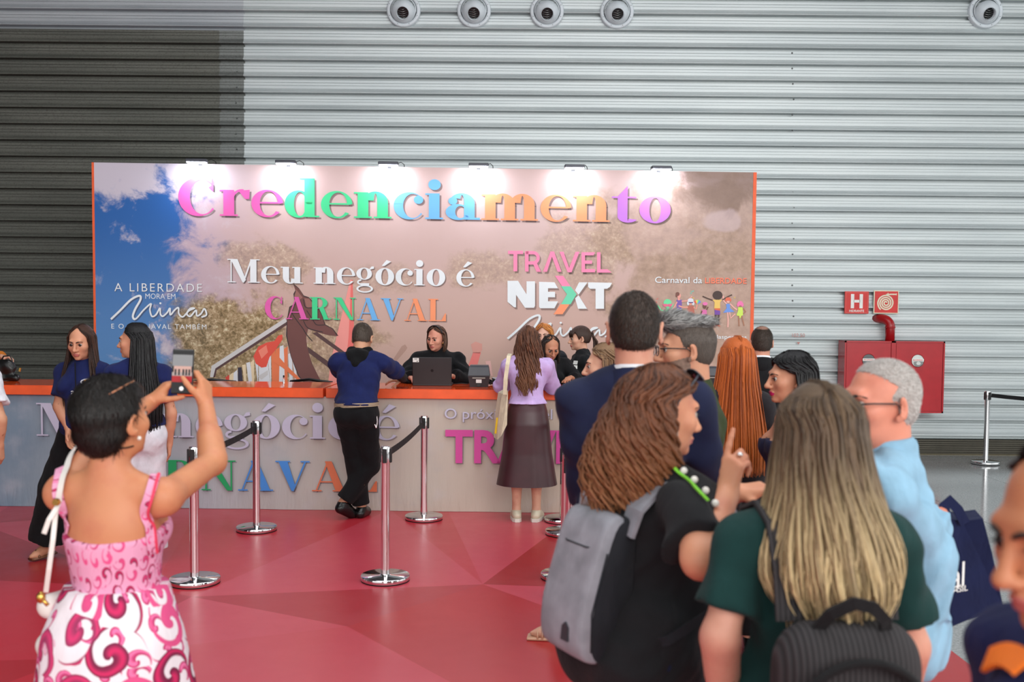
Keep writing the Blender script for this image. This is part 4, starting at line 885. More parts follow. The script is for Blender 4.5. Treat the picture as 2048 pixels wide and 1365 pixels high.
def nets(S, X, Y, Z):
    s = S < 0; c = np.zeros(tuple(n-1 for n in S.shape), np.int8); off = [(i, j, k) for i in (0, 1) for j in (0, 1) for k in (0, 1)]
    for i, j, k in off: c += s[i:s.shape[0]-1+i, j:s.shape[1]-1+j, k:s.shape[2]-1+k]
    act = (c > 0) & (c < 8); I, J, K = np.nonzero(act); idx = np.full(c.shape, -1, np.int32); idx[act] = np.arange(len(I))
    acc = np.zeros((len(I), 3), np.float32); cnt = np.zeros(len(I), np.float32)
    for a in off:
        for ax in range(3):
            if a[ax]: continue
            b = list(a); b[ax] = 1
            va = S[I+a[0], J+a[1], K+a[2]]; vb = S[I+b[0], J+b[1], K+b[2]]; m = (va < 0) != (vb < 0)
            t = np.where(m, va/np.where(m, va-vb, 1), 0)
            P = [X[I+a[0]], Y[J+a[1]], Z[K+a[2]]]; Q = (X, Y, Z)[ax][(I, J, K)[ax]+1]; P[ax] = P[ax]+(Q-P[ax])*t
            for q in range(3): acc[:, q] += np.where(m, P[q], 0)
            cnt += m
    V = acc/cnt[:, None]; F = []
    for ax in range(3):
        u, v = [(1, 2), (2, 0), (0, 1)][ax]
        s0 = [slice(None)]*3; s1 = [slice(None)]*3; s0[ax] = slice(0, -1); s1[ax] = slice(1, None)
        a, b = s[tuple(s0)], s[tuple(s1)]; ch = np.argwhere(a != b)
        ok = (ch[:, u] > 0) & (ch[:, v] > 0) & (ch[:, u] < s.shape[u]-1) & (ch[:, v] < s.shape[v]-1); ch = ch[ok]
        if not len(ch): continue
        def cell(du, dv):
            q = ch.copy(); q[:, u] += du; q[:, v] += dv; return idx[q[:, 0], q[:, 1], q[:, 2]]
        quad = np.stack([cell(-1, -1), cell(0, -1), cell(0, 0), cell(-1, 0)], 1)
        inside = a[ch[:, 0], ch[:, 1], ch[:, 2]]; quad[~inside] = quad[~inside][:, ::-1]; F.append(quad)
    F = np.concatenate(F); F = F[(F >= 0).all(1)]
    # one light smoothing pass
    E = np.concatenate([F[:, [0, 1]], F[:, [1, 2]], F[:, [2, 3]], F[:, [3, 0]]]); n = len(V); sm = np.zeros_like(V); dg = np.zeros(n, np.float32)
    for q in range(3): sm[:, q] = np.bincount(E[:, 0], V[E[:, 1], q], n)+np.bincount(E[:, 1], V[E[:, 0], q], n)
    dg = np.bincount(E[:, 0], minlength=n)+np.bincount(E[:, 1], minlength=n); V = V*.5+.5*sm/np.maximum(dg, 1)[:, None]
    return V, F
def coarsen(V, F, size, keep):
    """merge the slivers that a locally refined grid leaves outside the refined boxes; returns triangles"""
    free = np.ones(len(V), bool)
    for a, b, _ in keep: free &= ~((V > np.array(a)) & (V < np.array(b))).all(1)
    key = np.floor(V/size).astype(np.int64); key = (key[:, 0]+4000)*64000000+(key[:, 1]+4000)*8000+key[:, 2]+4000; key[~free] = -1-np.arange((~free).sum())
    u, inv = np.unique(key, return_inverse=True); inv = inv.ravel(); n = len(u); cnt = np.bincount(inv, minlength=n); W = np.stack([np.bincount(inv, V[:, q], n)/cnt for q in range(3)], 1)
    T = np.concatenate([F[:, [0, 1, 2]], F[:, [0, 2, 3]]]); T = inv[T]; T = T[(T[:, 0] != T[:, 1]) & (T[:, 1] != T[:, 2]) & (T[:, 2] != T[:, 0])]
    srt = np.sort(T, 1); _, first = np.unique(srt[:, 0]*(n*1.0*n)+srt[:, 1]*n*1.0+srt[:, 2], return_index=True); return W.astype(np.float32), T[np.sort(first)]
def blob(name, prims, h, mat, parent, **kw):
    V, F = solid(prims, h, **kw); return mobj(name, V, F, mat, parent, True)

# ------------------------------------------------------------------ skin, hair, cloth materials
def skin(name, c, red=(176, 84, 72)):
    if name in MC: return MC[name]
    t = NT(name); co = t.coord(); a = t.noise(co, 9, 4, .6); b = t.noise(co, 60, 3, .6)
    cc = t.mix(t.math('MULTIPLY', t.smooth(a.outputs[0], .42, .75), .35), lin(c), lin(red))
    t.base(t.mix(t.math('MULTIPLY', b.outputs[0], .12), cc, lin(tuple(v*.8 for v in c))), .48)
    t.b.inputs['Subsurface Weight'].default_value = .12; t.b.inputs['Subsurface Radius'].default_value = (.9, .35, .2); t.b.inputs['Subsurface Scale'].default_value = .006
    t.b.inputs['Specular IOR Level'].default_value = .35; t.bump(b.outputs[0], .05, .004); MC[name] = t.m; return t.m
def hairmat(name, dark, light, tip=None, z0=0, z1=-.4, rough=.38):
    if name in MC: return MC[name]
    t = NT(name); g = t.n('NewGeometry'); co = t.coord(); X = t.xyz(co); st_ = t.noise(t.mapping(co, scale=(26, 26, 2)), 8, 4, .65)
    r = t.math('ADD', t.math('MULTIPLY', g.outputs['Random Per Island'], .6), t.math('MULTIPLY', st_.outputs[0], .5))
    c = t.ramp(r, [(.15, lin(dark)), (.8, lin(light))])
    if tip:
        f = t.smooth(t.math('ADD', X[2], t.math('MULTIPLY', t.math('SUBTRACT', r, .5), .25)), z0, z1); c = t.mix(f, c, t.ramp(r, [(.1, lin(light)), (.75, lin(tip))]))
    t.base(c, rough); t.b.inputs['Specular IOR Level'].default_value = .35; t.bump(st_.outputs[0], .7, .006); MC[name] = t.m; return t.m
EYEW = plain('eye_white', (172, 160, 152), .3); EYEI = plain('eye_iris_brown', (46, 28, 20), .15); LASH = plain('lash_dark', (22, 16, 15), .6)

def ik(a, c, l1, l2, pole):
    a, c = Vector(a), Vector(c); d = c-a; L = min(d.length, (l1+l2)*.995); dn = d.normalized(); c = a+dn*L
    x = (l1*l1-l2*l2+L*L)/(2*L); hgt = math.sqrt(max(l1*l1-x*x, 0)); p = Vector(pole); p = (p-dn*p.dot(dn)).normalized()
    return a+dn*x+p*hgt, c
def rotm(yaw=0, pitch=0, roll=0):
    return Matrix.Rotation(math.radians(yaw), 4, 'Z') @ Matrix.Rotation(math.radians(pitch), 4, 'X') @ Matrix.Rotation(math.radians(roll), 4, 'Y')
def hand_prims(wr, d, n, side, curl=(.25,)*4, thumb=.3, s=1.0, spread=.0):
    """side +1 right hand, -1 left; d towards the knuckles, n the way the palm faces"""
    d = Vector(d).normalized(); n = Vector(n); n = (n-d*n.dot(d)).normalized(); w = d.cross(n)*side; wr = Vector(wr); P = []
    offs = (.027, .009, -.009, -.026); ln = (.090, .094, .089, .080); ph = ((.042, .026, .021), (.046, .030, .022), (.042, .028, .021), (.033, .021, .018))
    for i in range(4):
        kn = wr+(d*ln[i]+w*offs[i])*s; P.append(cone(wr+(d*.012+w*offs[i]*.55)*s, kn, .0155*s, .0115*s, .012))
        q = kn; a = 0; dd = (d+w*offs[i]*spread*10).normalized(); r = (.0098, .0100, .0095, .0085)[i]*s
        for j in range(3):
            a += curl[i]*(1.25, 1.5, .9)[j]; v = dd*math.cos(a)+n*math.sin(a); q2 = q+v*ph[i][j]*s
            P.append(cone(q, q2, r*(1-.1*j), r*(.9-.1*j), .004)); q = q2
    P.append(ell(wr+(d*.05+n*.004)*s, (.030*s,)*3, .02, rot=None) if False else cone(wr+(d*.02+w*.012+n*.008)*s, wr+(d*.06+w*.02+n*.01)*s, .016*s, .013*s, .015))
    b = wr+(d*.028+w*.026+n*.008)*s; t1 = (w*(.8-.5*thumb)+d*.62+n*(.15+.6*thumb)).normalized(); t2 = (w*(.35-.6*thumb)+d*.8+n*(.2+.8*thumb)).normalized()
    P.append(cone(b, b+t1*.040*s, .0135*s, .0118*s, .012)); q = b+t1*.04*s; P.append(cone(q, q+t1*.5*.034*s+t2*.5*.034*s, .0115*s, .0105*s, .005)); q2 = q+(t1*.5+t2*.5)*.034*s; P.append(cone(q2, q2+t2*.026*s, .0105*s, .0085*s, .004))
    return P

class Person:
    def __init__(s, label, px, py, y, rz, sex='f', W=1.0, D=1.0, lean=0, lroll=0, twist=0, head=(0, 0, 0), h=None, base=None, vox=.010, hvox=.0045, skinc=(204, 150, 122), skinn='skin_a', arm=1.0, belly=0.0, bust=1.0, group=None, face=True, hands=.0075, bvox=None, tvox=None):
        top = at_y(px, py, y); s.h = h or top.z; s.s = s.h/1.70; x, yy = base or (top.x, y)
        z0 = .004 if (x < CX1 and yy < CY1) else 0.0
        s.root = empty('person', (x, yy, z0), math.radians(rz)); tag(s.root, label, 'person', group); s.rz = math.radians(rz)
        s.hands, s.bvox, s.tvox = hands, bvox or vox*1.35, tvox or vox*1.6
        s.sex, s.W, s.D, s.vox, s.hvox, s.at, s.belly, s.bust, s.face = sex, W, D, vox, hvox, arm, belly, bust, face
        s.Minv = (Matrix.Translation((x, yy, z0)) @ Matrix.Rotation(s.rz, 4, 'Z')).inverted()
        piv = Vector((0, 0, .95*s.s)); s.MU = Matrix.Translation(piv) @ rotm(twist, -lean, lroll) @ Matrix.Translation(-piv)
        k = s.s; sh = .158 if sex == 'f' else .182; s.shw = sh*W*k
        s.sho = {q: s.MU @ Vector((s.shw*q, -.01*k, 1.352*k)) for q in (1, -1)}
        s.hip = {q: Vector((.085*k*q*(.5+.5*W), 0, .90*k)) for q in (1, -1)}
        s.knee = {q: s.hip[q]+Vector((.01*q, .02, -.42*k)) for q in (1, -1)}; s.ank = {q: Vector((.10*k*q, -.02, .085*k)) for q in (1, -1)}
        s.toe = {q: s.ank[q]+Vector((.03*q, .15, -.05))*k for q in (1, -1)}
        s.l1, s.l2 = .285*k, .245*k
        s.elb = {}; s.wri = {}; s.hd = {}
        for q in (1, -1):
            s.elb[q] = s.sho[q]+Vector((.055*q, -.02, -.278))*k; s.wri[q] = s.elb[q]+Vector((-.0*q, .07, -.235))*k
            s.hd[q] = dict(d=Vector((0, .15, -1)), n=Vector((-q, .2, 0)), curl=(.28, .32, .36, .4), thumb=.35)
        npv = Vector((0, -.012*k, 1.462*k)); s.hs = (.5+.5*k)*1.0 if sex == 'f' else (.5+.5*k)*1.04
        s.MH = s.MU @ Matrix.Translation(npv) @ rotm(*head) @ Matrix.Translation((0, .022*k, (s.h-1.462*k)-.1185*s.hs))
        s.MHY = Matrix.Translation(s.MH.translation) @ Matrix.Rotation(math.radians(twist+head[0]), 4, 'Z')
        s.earf = 1.0; s.skin = skin(skinn, skinc); s.lipm = plain('lips_rose', (176, 84, 84), .4); s.extra_skin = []
    def loc(s, px, py, y): return s.Minv @ at_y(px, py, y)
    def reach(s, q, target, pole=(0, -.4, -1), d=None, n=None, curl=None, thumb=None, spread=0.0):
        s.elb[q], s.wri[q] = ik(s.sho[q], target, s.l1, s.l2, pole); hd = s.hd[q]
        hd['d'] = Vector(d) if d is not None else (s.wri[q]-s.elb[q])
        if n is not None: hd['n'] = Vector(n)
        if curl is not None: hd['curl'] = curl if hasattr(curl, '__len__') else (curl,)*4
        if thumb is not None: hd['thumb'] = thumb
        hd['spread'] = spread; return s
    # --- body pieces
    def torso(s, g=0.0, breasts=True):
        k, W, D, m = s.s, s.W, s.D, s.sex == 'm'; U = []
        U.append(ell((0, .0, 1.255*k), ((.158 if m else .132)*W*k+g, .108*D*k+g, .165*k+g), .05))
        for q in (1, -1): U.append(cone((0, -.012*k, 1.385*k), (s.shw*.9*q, -.012*k, 1.358*k), .046*k+g, .040*k+g, .04))
        for q in (1, -1): U.append(cone((0, -.024*k, 1.432*k), (s.shw*.62*q, -.015*k, 1.385*k), .032*k+g*.8, .034*k+g, .03))
        U.append(ell((0, .012*k+s.belly*.5, 1.07*k), ((.138 if m else .118)*W*k+g+s.belly*.4, .096*D*k+g+s.belly, .16*k+g), .06))
        if not m and breasts:
            for q in (1, -1): U.append(ell((.066*W*k*q, .080*D*k, 1.245*k), (.058*k*s.bust+g, .058*k*s.bust+g, .060*k*s.bust+g), .03))
        return xf(U, s.MU)
    def pelvis(s, g=0.0):
        k, W, D, m = s.s, s.W, s.D, s.sex == 'm'; U = [ell((0, -.008*k, .935*k), ((.152 if m else .165)*W*k+g, .112*D*k+g+s.belly*.6, .125*k+g), .05)]
        for q in (1, -1): U.append(ell((.072*W*k*q, -.052*D*k, .89*k), (.078*W*k+g, .082*D*k+g, .085*k+g), .04))
        return U
    def neck(s, g=0.0):
        k = s.s; a = s.MU @ Vector((0, -.02*k, 1.39*k)); b = s.MH @ Vector((0, -.022, -.055)*1 if False else Vector((0, -.025, -.06))*s.hs)
        r = (.060 if s.sex == 'm' else .050)*k*(.6+.4*s.W); return [cone(a, b, r+g+.004, r+g, .03)]
    def armp(s, q, upto=2.0, g=0.0, loose=0.0, cap=False):
        k = s.s*(1.0 if s.sex == 'm' else .9)*s.at; S, E, Wr = s.sho[q], s.elb[q], s.wri[q]; out = []
        f = min(1, upto); e = S.lerp(E, f); r0, r1, r2 = .047*k, .039*k, .027*k; re = r0+(r1-r0)*f
        d1 = (E-S).normalized(); cp = [(e, d1)] if cap and upto < 1 else []
        if upto < 1: out.append(cone(S, e+d1*.08, r0+g, re+g+loose, .03, caps=cp))
        else:
            out.append(cone(S, E, r0+g, r1+g+loose*.5, .03)); f2 = upto-1; w = E.lerp(Wr, f2); d2 = (Wr-E).normalized()
            if f2 > 0:
                ra, rb = r1*1.02+g+loose*.5, r1+(r2-r1)*f2+g+loose
                if cap: out.append(cone(E, w+d2*.06, ra, rb, .02, caps=[(w, d2)]))
                else:
                    out.append(cone(E, w, ra, rb, .02)); out.append(cone(E.lerp(w, .08), E.lerp(w, .45), r1*1.08+g, r1*.98+g, .02))
        out.append(ell(S+d1*.01, (r0*1.03+g,)*3, .03)); return out
    def legp(s, q, upto=2.0, g=0.0, loose=0.0, cap=False):
        k = s.s*(.55+.45*s.W); Hp, K, A = s.hip[q], s.knee[q], s.ank[q]; r0, r1, r2 = (.082 if s.sex == 'm' else .086)*k, .056*k, .036*k; out = []
        out.append(cone(Hp, K, r0+g, r1+g+loose*.5, .04))
        if upto > 1:
            w = K.lerp(A, upto-1); d2 = (A-K).normalized(); rb = r1+(r2-r1)*(upto-1)+g+loose
            if cap: out.append(cone(K, w+d2*.06, r1+g+loose*.5, rb, .03, caps=[(w, d2)]))
            else:
                out.append(cone(K, w, r1*.98+g, rb, .03)); out.append(ell(K.lerp(A, .28)+Vector((0, -.018*k, 0)), (.050*k+g, .054*k+g, .11*k+g), .04))
        return out
    def footp(s, q, g=0.0):
        A, T = s.ank[q], s.toe[q]; k = s.s*(1.0 if s.sex == 'm' else .9); f = (T-A); f.z = 0; f = f.normalized() if f.length > 1e-6 else Vector((0, 1, 0)); heel = A-f*.035*k+Vector((0, 0, -.045*k))
        ball = A.lerp(T, .72); ball.z = T.z+.003
        return [cone(heel, ball, .034*k+g, .034*k+g, .02), cone(A, A.lerp(ball, .8), .036*k+g, .028*k+g, .03), cone(ball, T, .036*k+g, .024*k+g, .02, flat=((0, 0, 1), 1.4))]
    def headp(s, detail=True):
        P = [ell((0, -.018, .030), (.0765, .098, .088), .02), ell((0, .022, -.030), (.062, .070, .084), .03), ell((0, .036, -.074), (.047, .046, .036), .03),
             ell((0, .078, -.098), (.020, .016, .014), .02), cone((-.03, .080, .026), (.03, .080, .026), .013, .013, .02)]
        if s.face:
            for q in (1, -1):
                P += [ell((.042*q, .058, -.022), (.024, .024, .024), .025), ell((.0315*q, .103, .0035), (.0165, .020, .0120), .012, 's')]
                P += [ell((.0315*q, .0795, .002), (.0155, .0150, .0150), .004, caps=[((0, 0, .0050), (0, .25, -1))]), ell((.0315*q, .0785, .002), (.0150, .0145, .0150), .004, caps=[((0, 0, -.0062), (0, .1, 1))])]
            P += [cone((0, .091, .012), (0, .113, -.030), .0085, .0115, .012), ell((0, .115, -.033), (.0125, .0115, .0105), .008)]
            for q in (1, -1): P.append(ell((.0135*q, .102, -.037), (.0085, .011, .0085), .008))
            P += [ell((0, .0925, -.0625), (.0225, .0125, .0062), .006), ell((0, .0905, -.0735), (.0195, .0125, .0072), .006), cone((-.02, .104, -.0680), (.02, .104, -.0680), .0035, .0035, .004, 's'), ell((0, .094, -.052), (.006, .006, .01), .01)]
        for q in (1, -1):
            R = Matrix.Rotation(math.radians(-26*q), 3, 'Z') @ Matrix.Rotation(math.radians(-10), 3, 'X')
            e = s.earf; ex = .008*(e-1)
            P += [ell(((.0855+ex)*q, -.012, -.008), (.0075, .0195*e, .0325*e), .008, rot=R), ell(((.0925+ex)*q, -.004, -.006), (.007, .0105*e, .020*e), .006, 's', rot=R), ell(((.0805+ex*.7)*q, .0, -.036*e), (.0065, .009, .010), .008)]
        return xf(P, s.MH, s.hs)
    def body(s, lips=None, stubble=None, nails=None, legs=True, eyes=True, brow=None, brow_mat=None, lidcut=None):
        P = s.torso()+s.pelvis()+s.neck()
        for q in (1, -1):
            P += s.armp(q); hd = s.hd[q]; P += hand_prims(s.wri[q], hd['d'], hd['n'], q, hd['curl'], hd['thumb'], s.s*(1 if s.sex == 'm' else .93), hd.get('spread', 0))
            P += s.legp(q)+s.footp(q)
        P += s.headp()+s.extra_skin
        c = s.MH.translation; fine = [((c.x-.115, c.y-.13, c.z-.125), (c.x+.115, c.y+.14, c.z+.12), s.hvox)]
        for q in (1, -1):
            w = s.wri[q]+Vector(s.hd[q]['d']).normalized()*.09; fine.append(((w.x-.08, w.y-.08, w.z-.09), (w.x+.08, w.y+.08, w.z+.09), s.hands))
        V, F = solid(P, s.bvox, fine); V, F = coarsen(V, F, s.bvox*1.3, fine) if s.bvox > .0096 else (V, F); mats = [s.skin]; cen = V[F].mean(1); mi = np.zeros(len(F), np.int32)
        Mi = np.array(s.MH.inverted()); hc = (cen @ Mi[:3, :3].T+Mi[:3, 3])/s.hs
        if lips is not None:
            mats.append(lips); m = ((hc[:, 0]/.023)**2+((hc[:, 2]+.0685)/.0125)**2 < 1) & (hc[:, 1] > .083); mi[m] = len(mats)-1
        if stubble is not None:
            mats.append(stubble); m = (hc[:, 2] < -.03-.25*(hc[:, 1]-.02)) & (hc[:, 2] > -.125) & (hc[:, 1] > -.005) & (np.abs(hc[:, 0]) < .09) & ~((np.abs(hc[:, 0]) < .022) & (hc[:, 2] > -.078) & (hc[:, 2] < -.057)) & ~((hc[:, 2] > -.045) & (np.abs(hc[:, 0]) < .05) & (hc[:, 1] > .05))
            m &= (hc[:, 1]**2+hc[:, 0]**2+hc[:, 2]**2) < .16**2; mi[m] = len(mats)-1
        s.bodyo = mobj('body', V, F, mats, s.root, True, mi)
        if eyes and s.face:
            for q in (1, -1):
                e = MB(); e.sphere((0, 0, 0), .0132, 20, 12); o = e.build('eye', [EYEW, EYEI], s.root)
                for p_ in o.data.polygons:
                    v = p_.center; p_.material_index = 1 if (v.y > .0088) else 0
                o.matrix_local = s.MH @ Matrix.Translation(Vector((.0315*q, .0775, .0015))*s.hs) @ Matrix.Scale(s.hs, 4)
        if s.face and brow != False:
            for q in (1, -1):
                b = MB(); pts = [(.012*q, .0985, .0205), (.024*q, .0965, .0260), (.038*q, .087, .0265), (.050*q, .073, .0205)]
                b.tube([Vector(p)*s.hs for p in pts], [.0032, .0038, .0030, .0012], 6); o = b.build('eyebrow', brow_mat or LASH, s.root); o.matrix_local = s.MH
                b = MB(); pts = [(.0175*q, .0905, .0025), (.025*q, .0957, .0065), (.035*q, .0947, .0068), (.0445*q, .0865, .0032)]
                b.tube([Vector(p)*s.hs for p in pts], [.0008, .0016, .0017, .001], 5); o = b.build('eyelashes', LASH, s.root); o.matrix_local = s.MH
        return s
    # --- clothes
    def top(s, mat, sleeve=.55, hem=.93, g=.014, loose=.012, fold=.0025, name='shirt', vox=None, neckcut=None, cuts=(), hips=True, neckband=True, neckdrop=0.0, extra=()):
        P = s.torso(g)+list(extra)
        if hips: P += s.pelvis(g+.010)+[ell((0, .0, 1.0*s.s), ((.14 if s.sex == 'm' else .128)*s.W*s.s+g+.008+s.belly*.5, .104*s.D*s.s+g+.008+s.belly*.6, .12*s.s), .04)]
        if neckband:
            nk = s.neck(0)[0]; ax = (nk['b']-nk['a']).normalized(); ax = (ax+s.MU.to_3x3() @ Vector((0, .35, 0))).normalized(); c0 = s.MU @ Vector((0, -.012*s.s, (1.425-neckdrop)*s.s))
            P.append(cone(nk['a']-Vector((0, 0, .02)), nk['b'], nk['ra']+.012, nk['ra']+.006, .02, caps=[(c0, ax)]))
        for q in (1, -1): P += s.armp(q, sleeve, g, loose, True)
        cu = [((0, 0, hem*s.s), (0, 0, -1))] if hem else []
        # keep sleeves that hang below the hem: cut only near the torso
        k = s.s; V, F = solid(P, vox or s.vox, cuts=list(cuts), fold=fold, seed=len(s.root.name)+int(abs(s.root.location.x)*10), funcs=[s._hemcut(hem, sleeve)] if hem else ())
        return mobj(name, V, F, mat, s.root, True)
    def _hemcut(s, hem, sleeve):
        z0 = hem*s.s; E = {q: (np.array(s.sho[q]), np.array(s.elb[q]), np.array(s.wri[q])) for q in (1, -1)}; lim = .085
        def f(x, y, z):
            g = z0-z; P = np.stack([x, y, z], 1); near = np.full(len(x), 9.0)
            if sleeve > .95:
                for q in (1, -1):
                    for a, b in ((E[q][0], E[q][1]), (E[q][1], E[q][2])):
                        ba = b-a; t = np.clip(((P-a) @ ba)/(ba @ ba), 0, 1); near = np.minimum(near, np.linalg.norm(P-a-t[:, None]*ba, axis=1))
            return np.where((near < lim) & (np.abs(x) > .8*s.shw), -1, g)
        return f
    def trousers(s, mat, g=.012, loose=.02, upto=1.96, waist=1.0, fold=.002, name='trousers'):
        P = s.pelvis(g)+[ell((0, .0, 1.0*s.s), ((.14 if s.sex == 'm' else .128)*s.W*s.s+g+s.belly*.5, .104*s.D*s.s+g+s.belly*.6, .10*s.s), .04)]
        for q in (1, -1): P += s.legp(q, upto, g, loose, True)
        V, F = solid(P, s.tvox, cuts=[((0, 0, waist*s.s), (0, 0, 1))], fold=fold, seed=3); return mobj(name, V, F, mat, s.root, True)
    def shoes(s, mat, sole=None, g=.008, name='shoe'):
        for q in (1, -1):
            zf = min(s.ank[q].z, s.toe[q].z); o = blob(name, s.footp(q, g), max(.006, s.vox*.7), mat, s.root, cuts=[((0, 0, s.ank[q].z+.012*s.s), (0, 0, 1)), ((0, 0, .0), (0, 0, -1))])
            if sole:
                A, T = s.ank[q], s.toe[q]; b = MB(); f = (T-A); f.z = 0; f.normalize(); w = Vector((f.y, -f.x, 0)); a0 = A-f*.075; a1 = T+f*.03
                pts = []
                for i in range(9):
                    t = i/8; c = a0.lerp(a1, t); hw = (.034+.012*math.sin(math.pi*t)) if t < .85 else .028; pts.append((c, hw if 0 < i < 8 else .02))
                V = []; F = []
                for zz in (.001, .03):
                    for c, hw in pts: V.append(Vector((c.x, c.y, zz))+w*hw)
                    for c, hw in reversed(pts): V.append(Vector((c.x, c.y, zz))-w*hw)
                n = 18; F = [tuple(range(n-1, -1, -1)), tuple(range(n, 2*n))]+[(i, (i+1) % n, n+(i+1) % n, n+i) for i in range(n)]
                b.add(V, F); b.build('sole', sole, o)
    def collar(s, mat, h=.035, r=.012, name='collar', drop=0.0):
        k = s.s; a = s.MU @ Vector((0, -.02*k, (1.425-drop)*k)); b = s.MU @ Vector((0, -.014*k, (1.425-drop+h/k*1.0)*k+0.0)); rr_ = (.060 if s.sex == 'm' else .050)*k*(.6+.4*s.W)+r
        ax = (b-a).normalized(); P = [cone(a-ax*.03, b+ax*.05, rr_+.012, rr_-.004, .01, caps=[(b, ax)])]
        return blob(name, P, .005 if s.vox < .0095 else .007, mat, s.root)
    # --- hair
    def short_hair(s, mat, t=.010, hair_line=.078, nape=-.055, temple=.012, quiff=0.0, recede=0.0, name='hair', vox=None, extra=()):
        P = [ell((0, -.018, .030), (.0765+t*.6, .098+t, .088+t), .02), ell((0, -.035, -.02), (.066+t*.5, .070+t*.5, .06), .02)]+list(extra)
        P = xf(P, s.MH, s.hs); Mi = np.array(s.MH.inverted())
        zf = np.array([-.09, -.045, -.02, .02, .05, hair_line, .10, .14]); yf = np.array([-.05, -.035, temple, temple+.012, temple+.022-recede, .072-recede, .13-recede*1.6, .2-recede*1.5])
        def fn(x, y, z):
            p = (np.stack([x, y, z], 1) @ Mi[:3, :3].T+Mi[:3, 3])/s.hs; g1 = p[:, 1]-np.interp(p[:, 2], zf, yf); zb = np.interp(p[:, 1], [-.12, -.06, -.025, .0, .02, .06], [nape-.01, nape-.005, nape+.01, .012, -.015, .03]); g2 = zb-p[:, 2]
            return np.maximum(g1, g2)*s.hs+.0022*np.sin(p[:, 0]*420+3*np.sin(p[:, 2]*300))*np.sin(p[:, 1]*380+1)
        V, F = solid(P, vox or max(.0045, s.hvox), funcs=[fn]); return mobj(name, V, F, mat, s.root, True)
    def long_hair(s, mat, rows, n=160, w=.010, wave=.004, freq=2.0, curl=0.0, part=0.0, phimax=118, seed=1, jit=.04, under=True, name='hair', m=16, tilt=True, ragged=.05, frame=None, thick=.35, line=.072):
        """rows: (z, rx, y_back, y_front) silhouettes downwards in the head's frame"""
        rg = np.random.default_rng(seed); M = frame or s.MHY; R = np.array(rows, float); zt = R[0, 0]; zbm = R[-1, 0]
        def ring(phi, z):
            rx = np.interp(-z, -R[:, 0], R[:, 1]); yb = np.interp(-z, -R[:, 0], R[:, 2]); yf = np.interp(-z, -R[:, 0], R[:, 3]); c = np.cos(phi)
            cy = -.015; cov = np.interp(z, [line-.035, line+.012], [1.0, 179/phimax]); phi = phi*cov; c = np.cos(phi); return np.stack([rx*np.sin(phi), np.where(c > 0, cy+(yb-cy)*c, cy-(yf-cy)*c), z], -1)
        pm = math.radians(phimax); objs = []; ra = np.interp(-.03, -R[:, 0], R[:, 1]); rb = abs(np.interp(-.03, -R[:, 0], R[:, 2])+.018)
        def dome(Q):
            f = 1-np.clip((Q[..., 0]/ra)**2+((Q[..., 1]+.018)/rb)**2, 0, 1); Q[..., 2] = np.where(Q[..., 2] > .03, np.minimum(Q[..., 2], .03+(zt-.03)*np.sqrt(f)+.004), Q[..., 2]); return Q
        if under:
            nphi, nr = 36, 22; ph = np.linspace(-pm, pm, nphi); zz = zt-(zt-(zbm+.04))*np.linspace(0, 1, nr)**1.25; G = np.zeros((nr, nphi, 3))
            for i, z in enumerate(zz):
                g = ring(ph, np.full(nphi, z)); f = .93 if i else .6; g[:, 0] *= f; g[:, 1] = -.015+(g[:, 1]+.015)*f; G[i] = g
            G[0, :, 0] = part; G[0, :, 1] = -.02+.03*(np.abs(ph)/pm*2-1); G[0, :, 2] = zt-.003
            G = dome(G)
            V = G.reshape(-1, 3)*s.hs; F = np.array([(i*nphi+j, i*nphi+j+1, (i+1)*nphi+j+1, (i+1)*nphi+j) for i in range(nr-1) for j in range(nphi-1)])
            o = mobj(name+'_underlayer', V, F, mat, s.root, True); o.matrix_local = M; objs.append(o)
        ph = rg.uniform(-pm, pm, n); lay = rg.uniform(.90, 1.02, n); end = zbm+rg.uniform(-ragged*.4, ragged, n)
        t = np.linspace(0, 1, m)[None, :]; z = zt-(zt-end[:, None])*t**1.15; P = ring(np.repeat(ph[:, None], m, 1), z)
        P[..., 0] *= lay[:, None]; P[..., 1] = -.015+(P[..., 1]+.015)*lay[:, None]
        b = np.clip(1-t*7, 0, 1)[..., 0:m]; rootx = part+rg.normal(0, .004, n); rooty = -.02+.06*(np.abs(ph)/pm*2-1)+rg.normal(0, .006, n)
        P[..., 0] = P[..., 0]*(1-b)+rootx[:, None]*b; P[..., 1] = P[..., 1]*(1-b)+rooty[:, None]*b
        P = dome(P); ph0 = rg.uniform(0, 6.28, n)[:, None]; amp = wave*np.clip(t*1.6, 0, 1.2); fr = freq*rg.uniform(.8, 1.2, n)[:, None]
        rad = np.stack([np.sin(ph), -np.cos(ph), 0*ph], 1); tan = np.stack([np.cos(ph), np.sin(ph), 0*ph], 1)
        a1 = amp*np.sin(6.283*fr*t+ph0); a2 = amp*np.cos(6.283*fr*t+ph0)*(1.0 if curl else .5)
        P += tan[:, None, :]*a1[..., None]+rad[:, None, :]*a2[..., None]; P += rg.normal(0, jit*.1, (n, 1, 3))*np.clip(t*1.5, 0, 1)[..., None]*np.array([1, 1, .4])
        wd = w*rg.uniform(.6, 1.25, n)[:, None]*np.sin(np.pi*np.clip(.015+.965*t, 0, 1))**.55
        T = np.gradient(P, axis=1); T /= np.linalg.norm(T, axis=2, keepdims=True)+1e-9; N = np.broadcast_to(rad[:, None, :], P.shape); N = N-T*(N*T).sum(2, keepdims=True); N /= np.linalg.norm(N, axis=2, keepdims=True)+1e-9; B = np.cross(T, N)
        ns = 4; ring_ = []
        for j in range(ns):
            a = 2*math.pi*j/ns; ring_.append(P+B*(wd*math.cos(a))[..., None]+N*(wd*thick*math.sin(a))[..., None])
        V = np.stack(ring_, 2).reshape(-1, 3)*s.hs; F = []
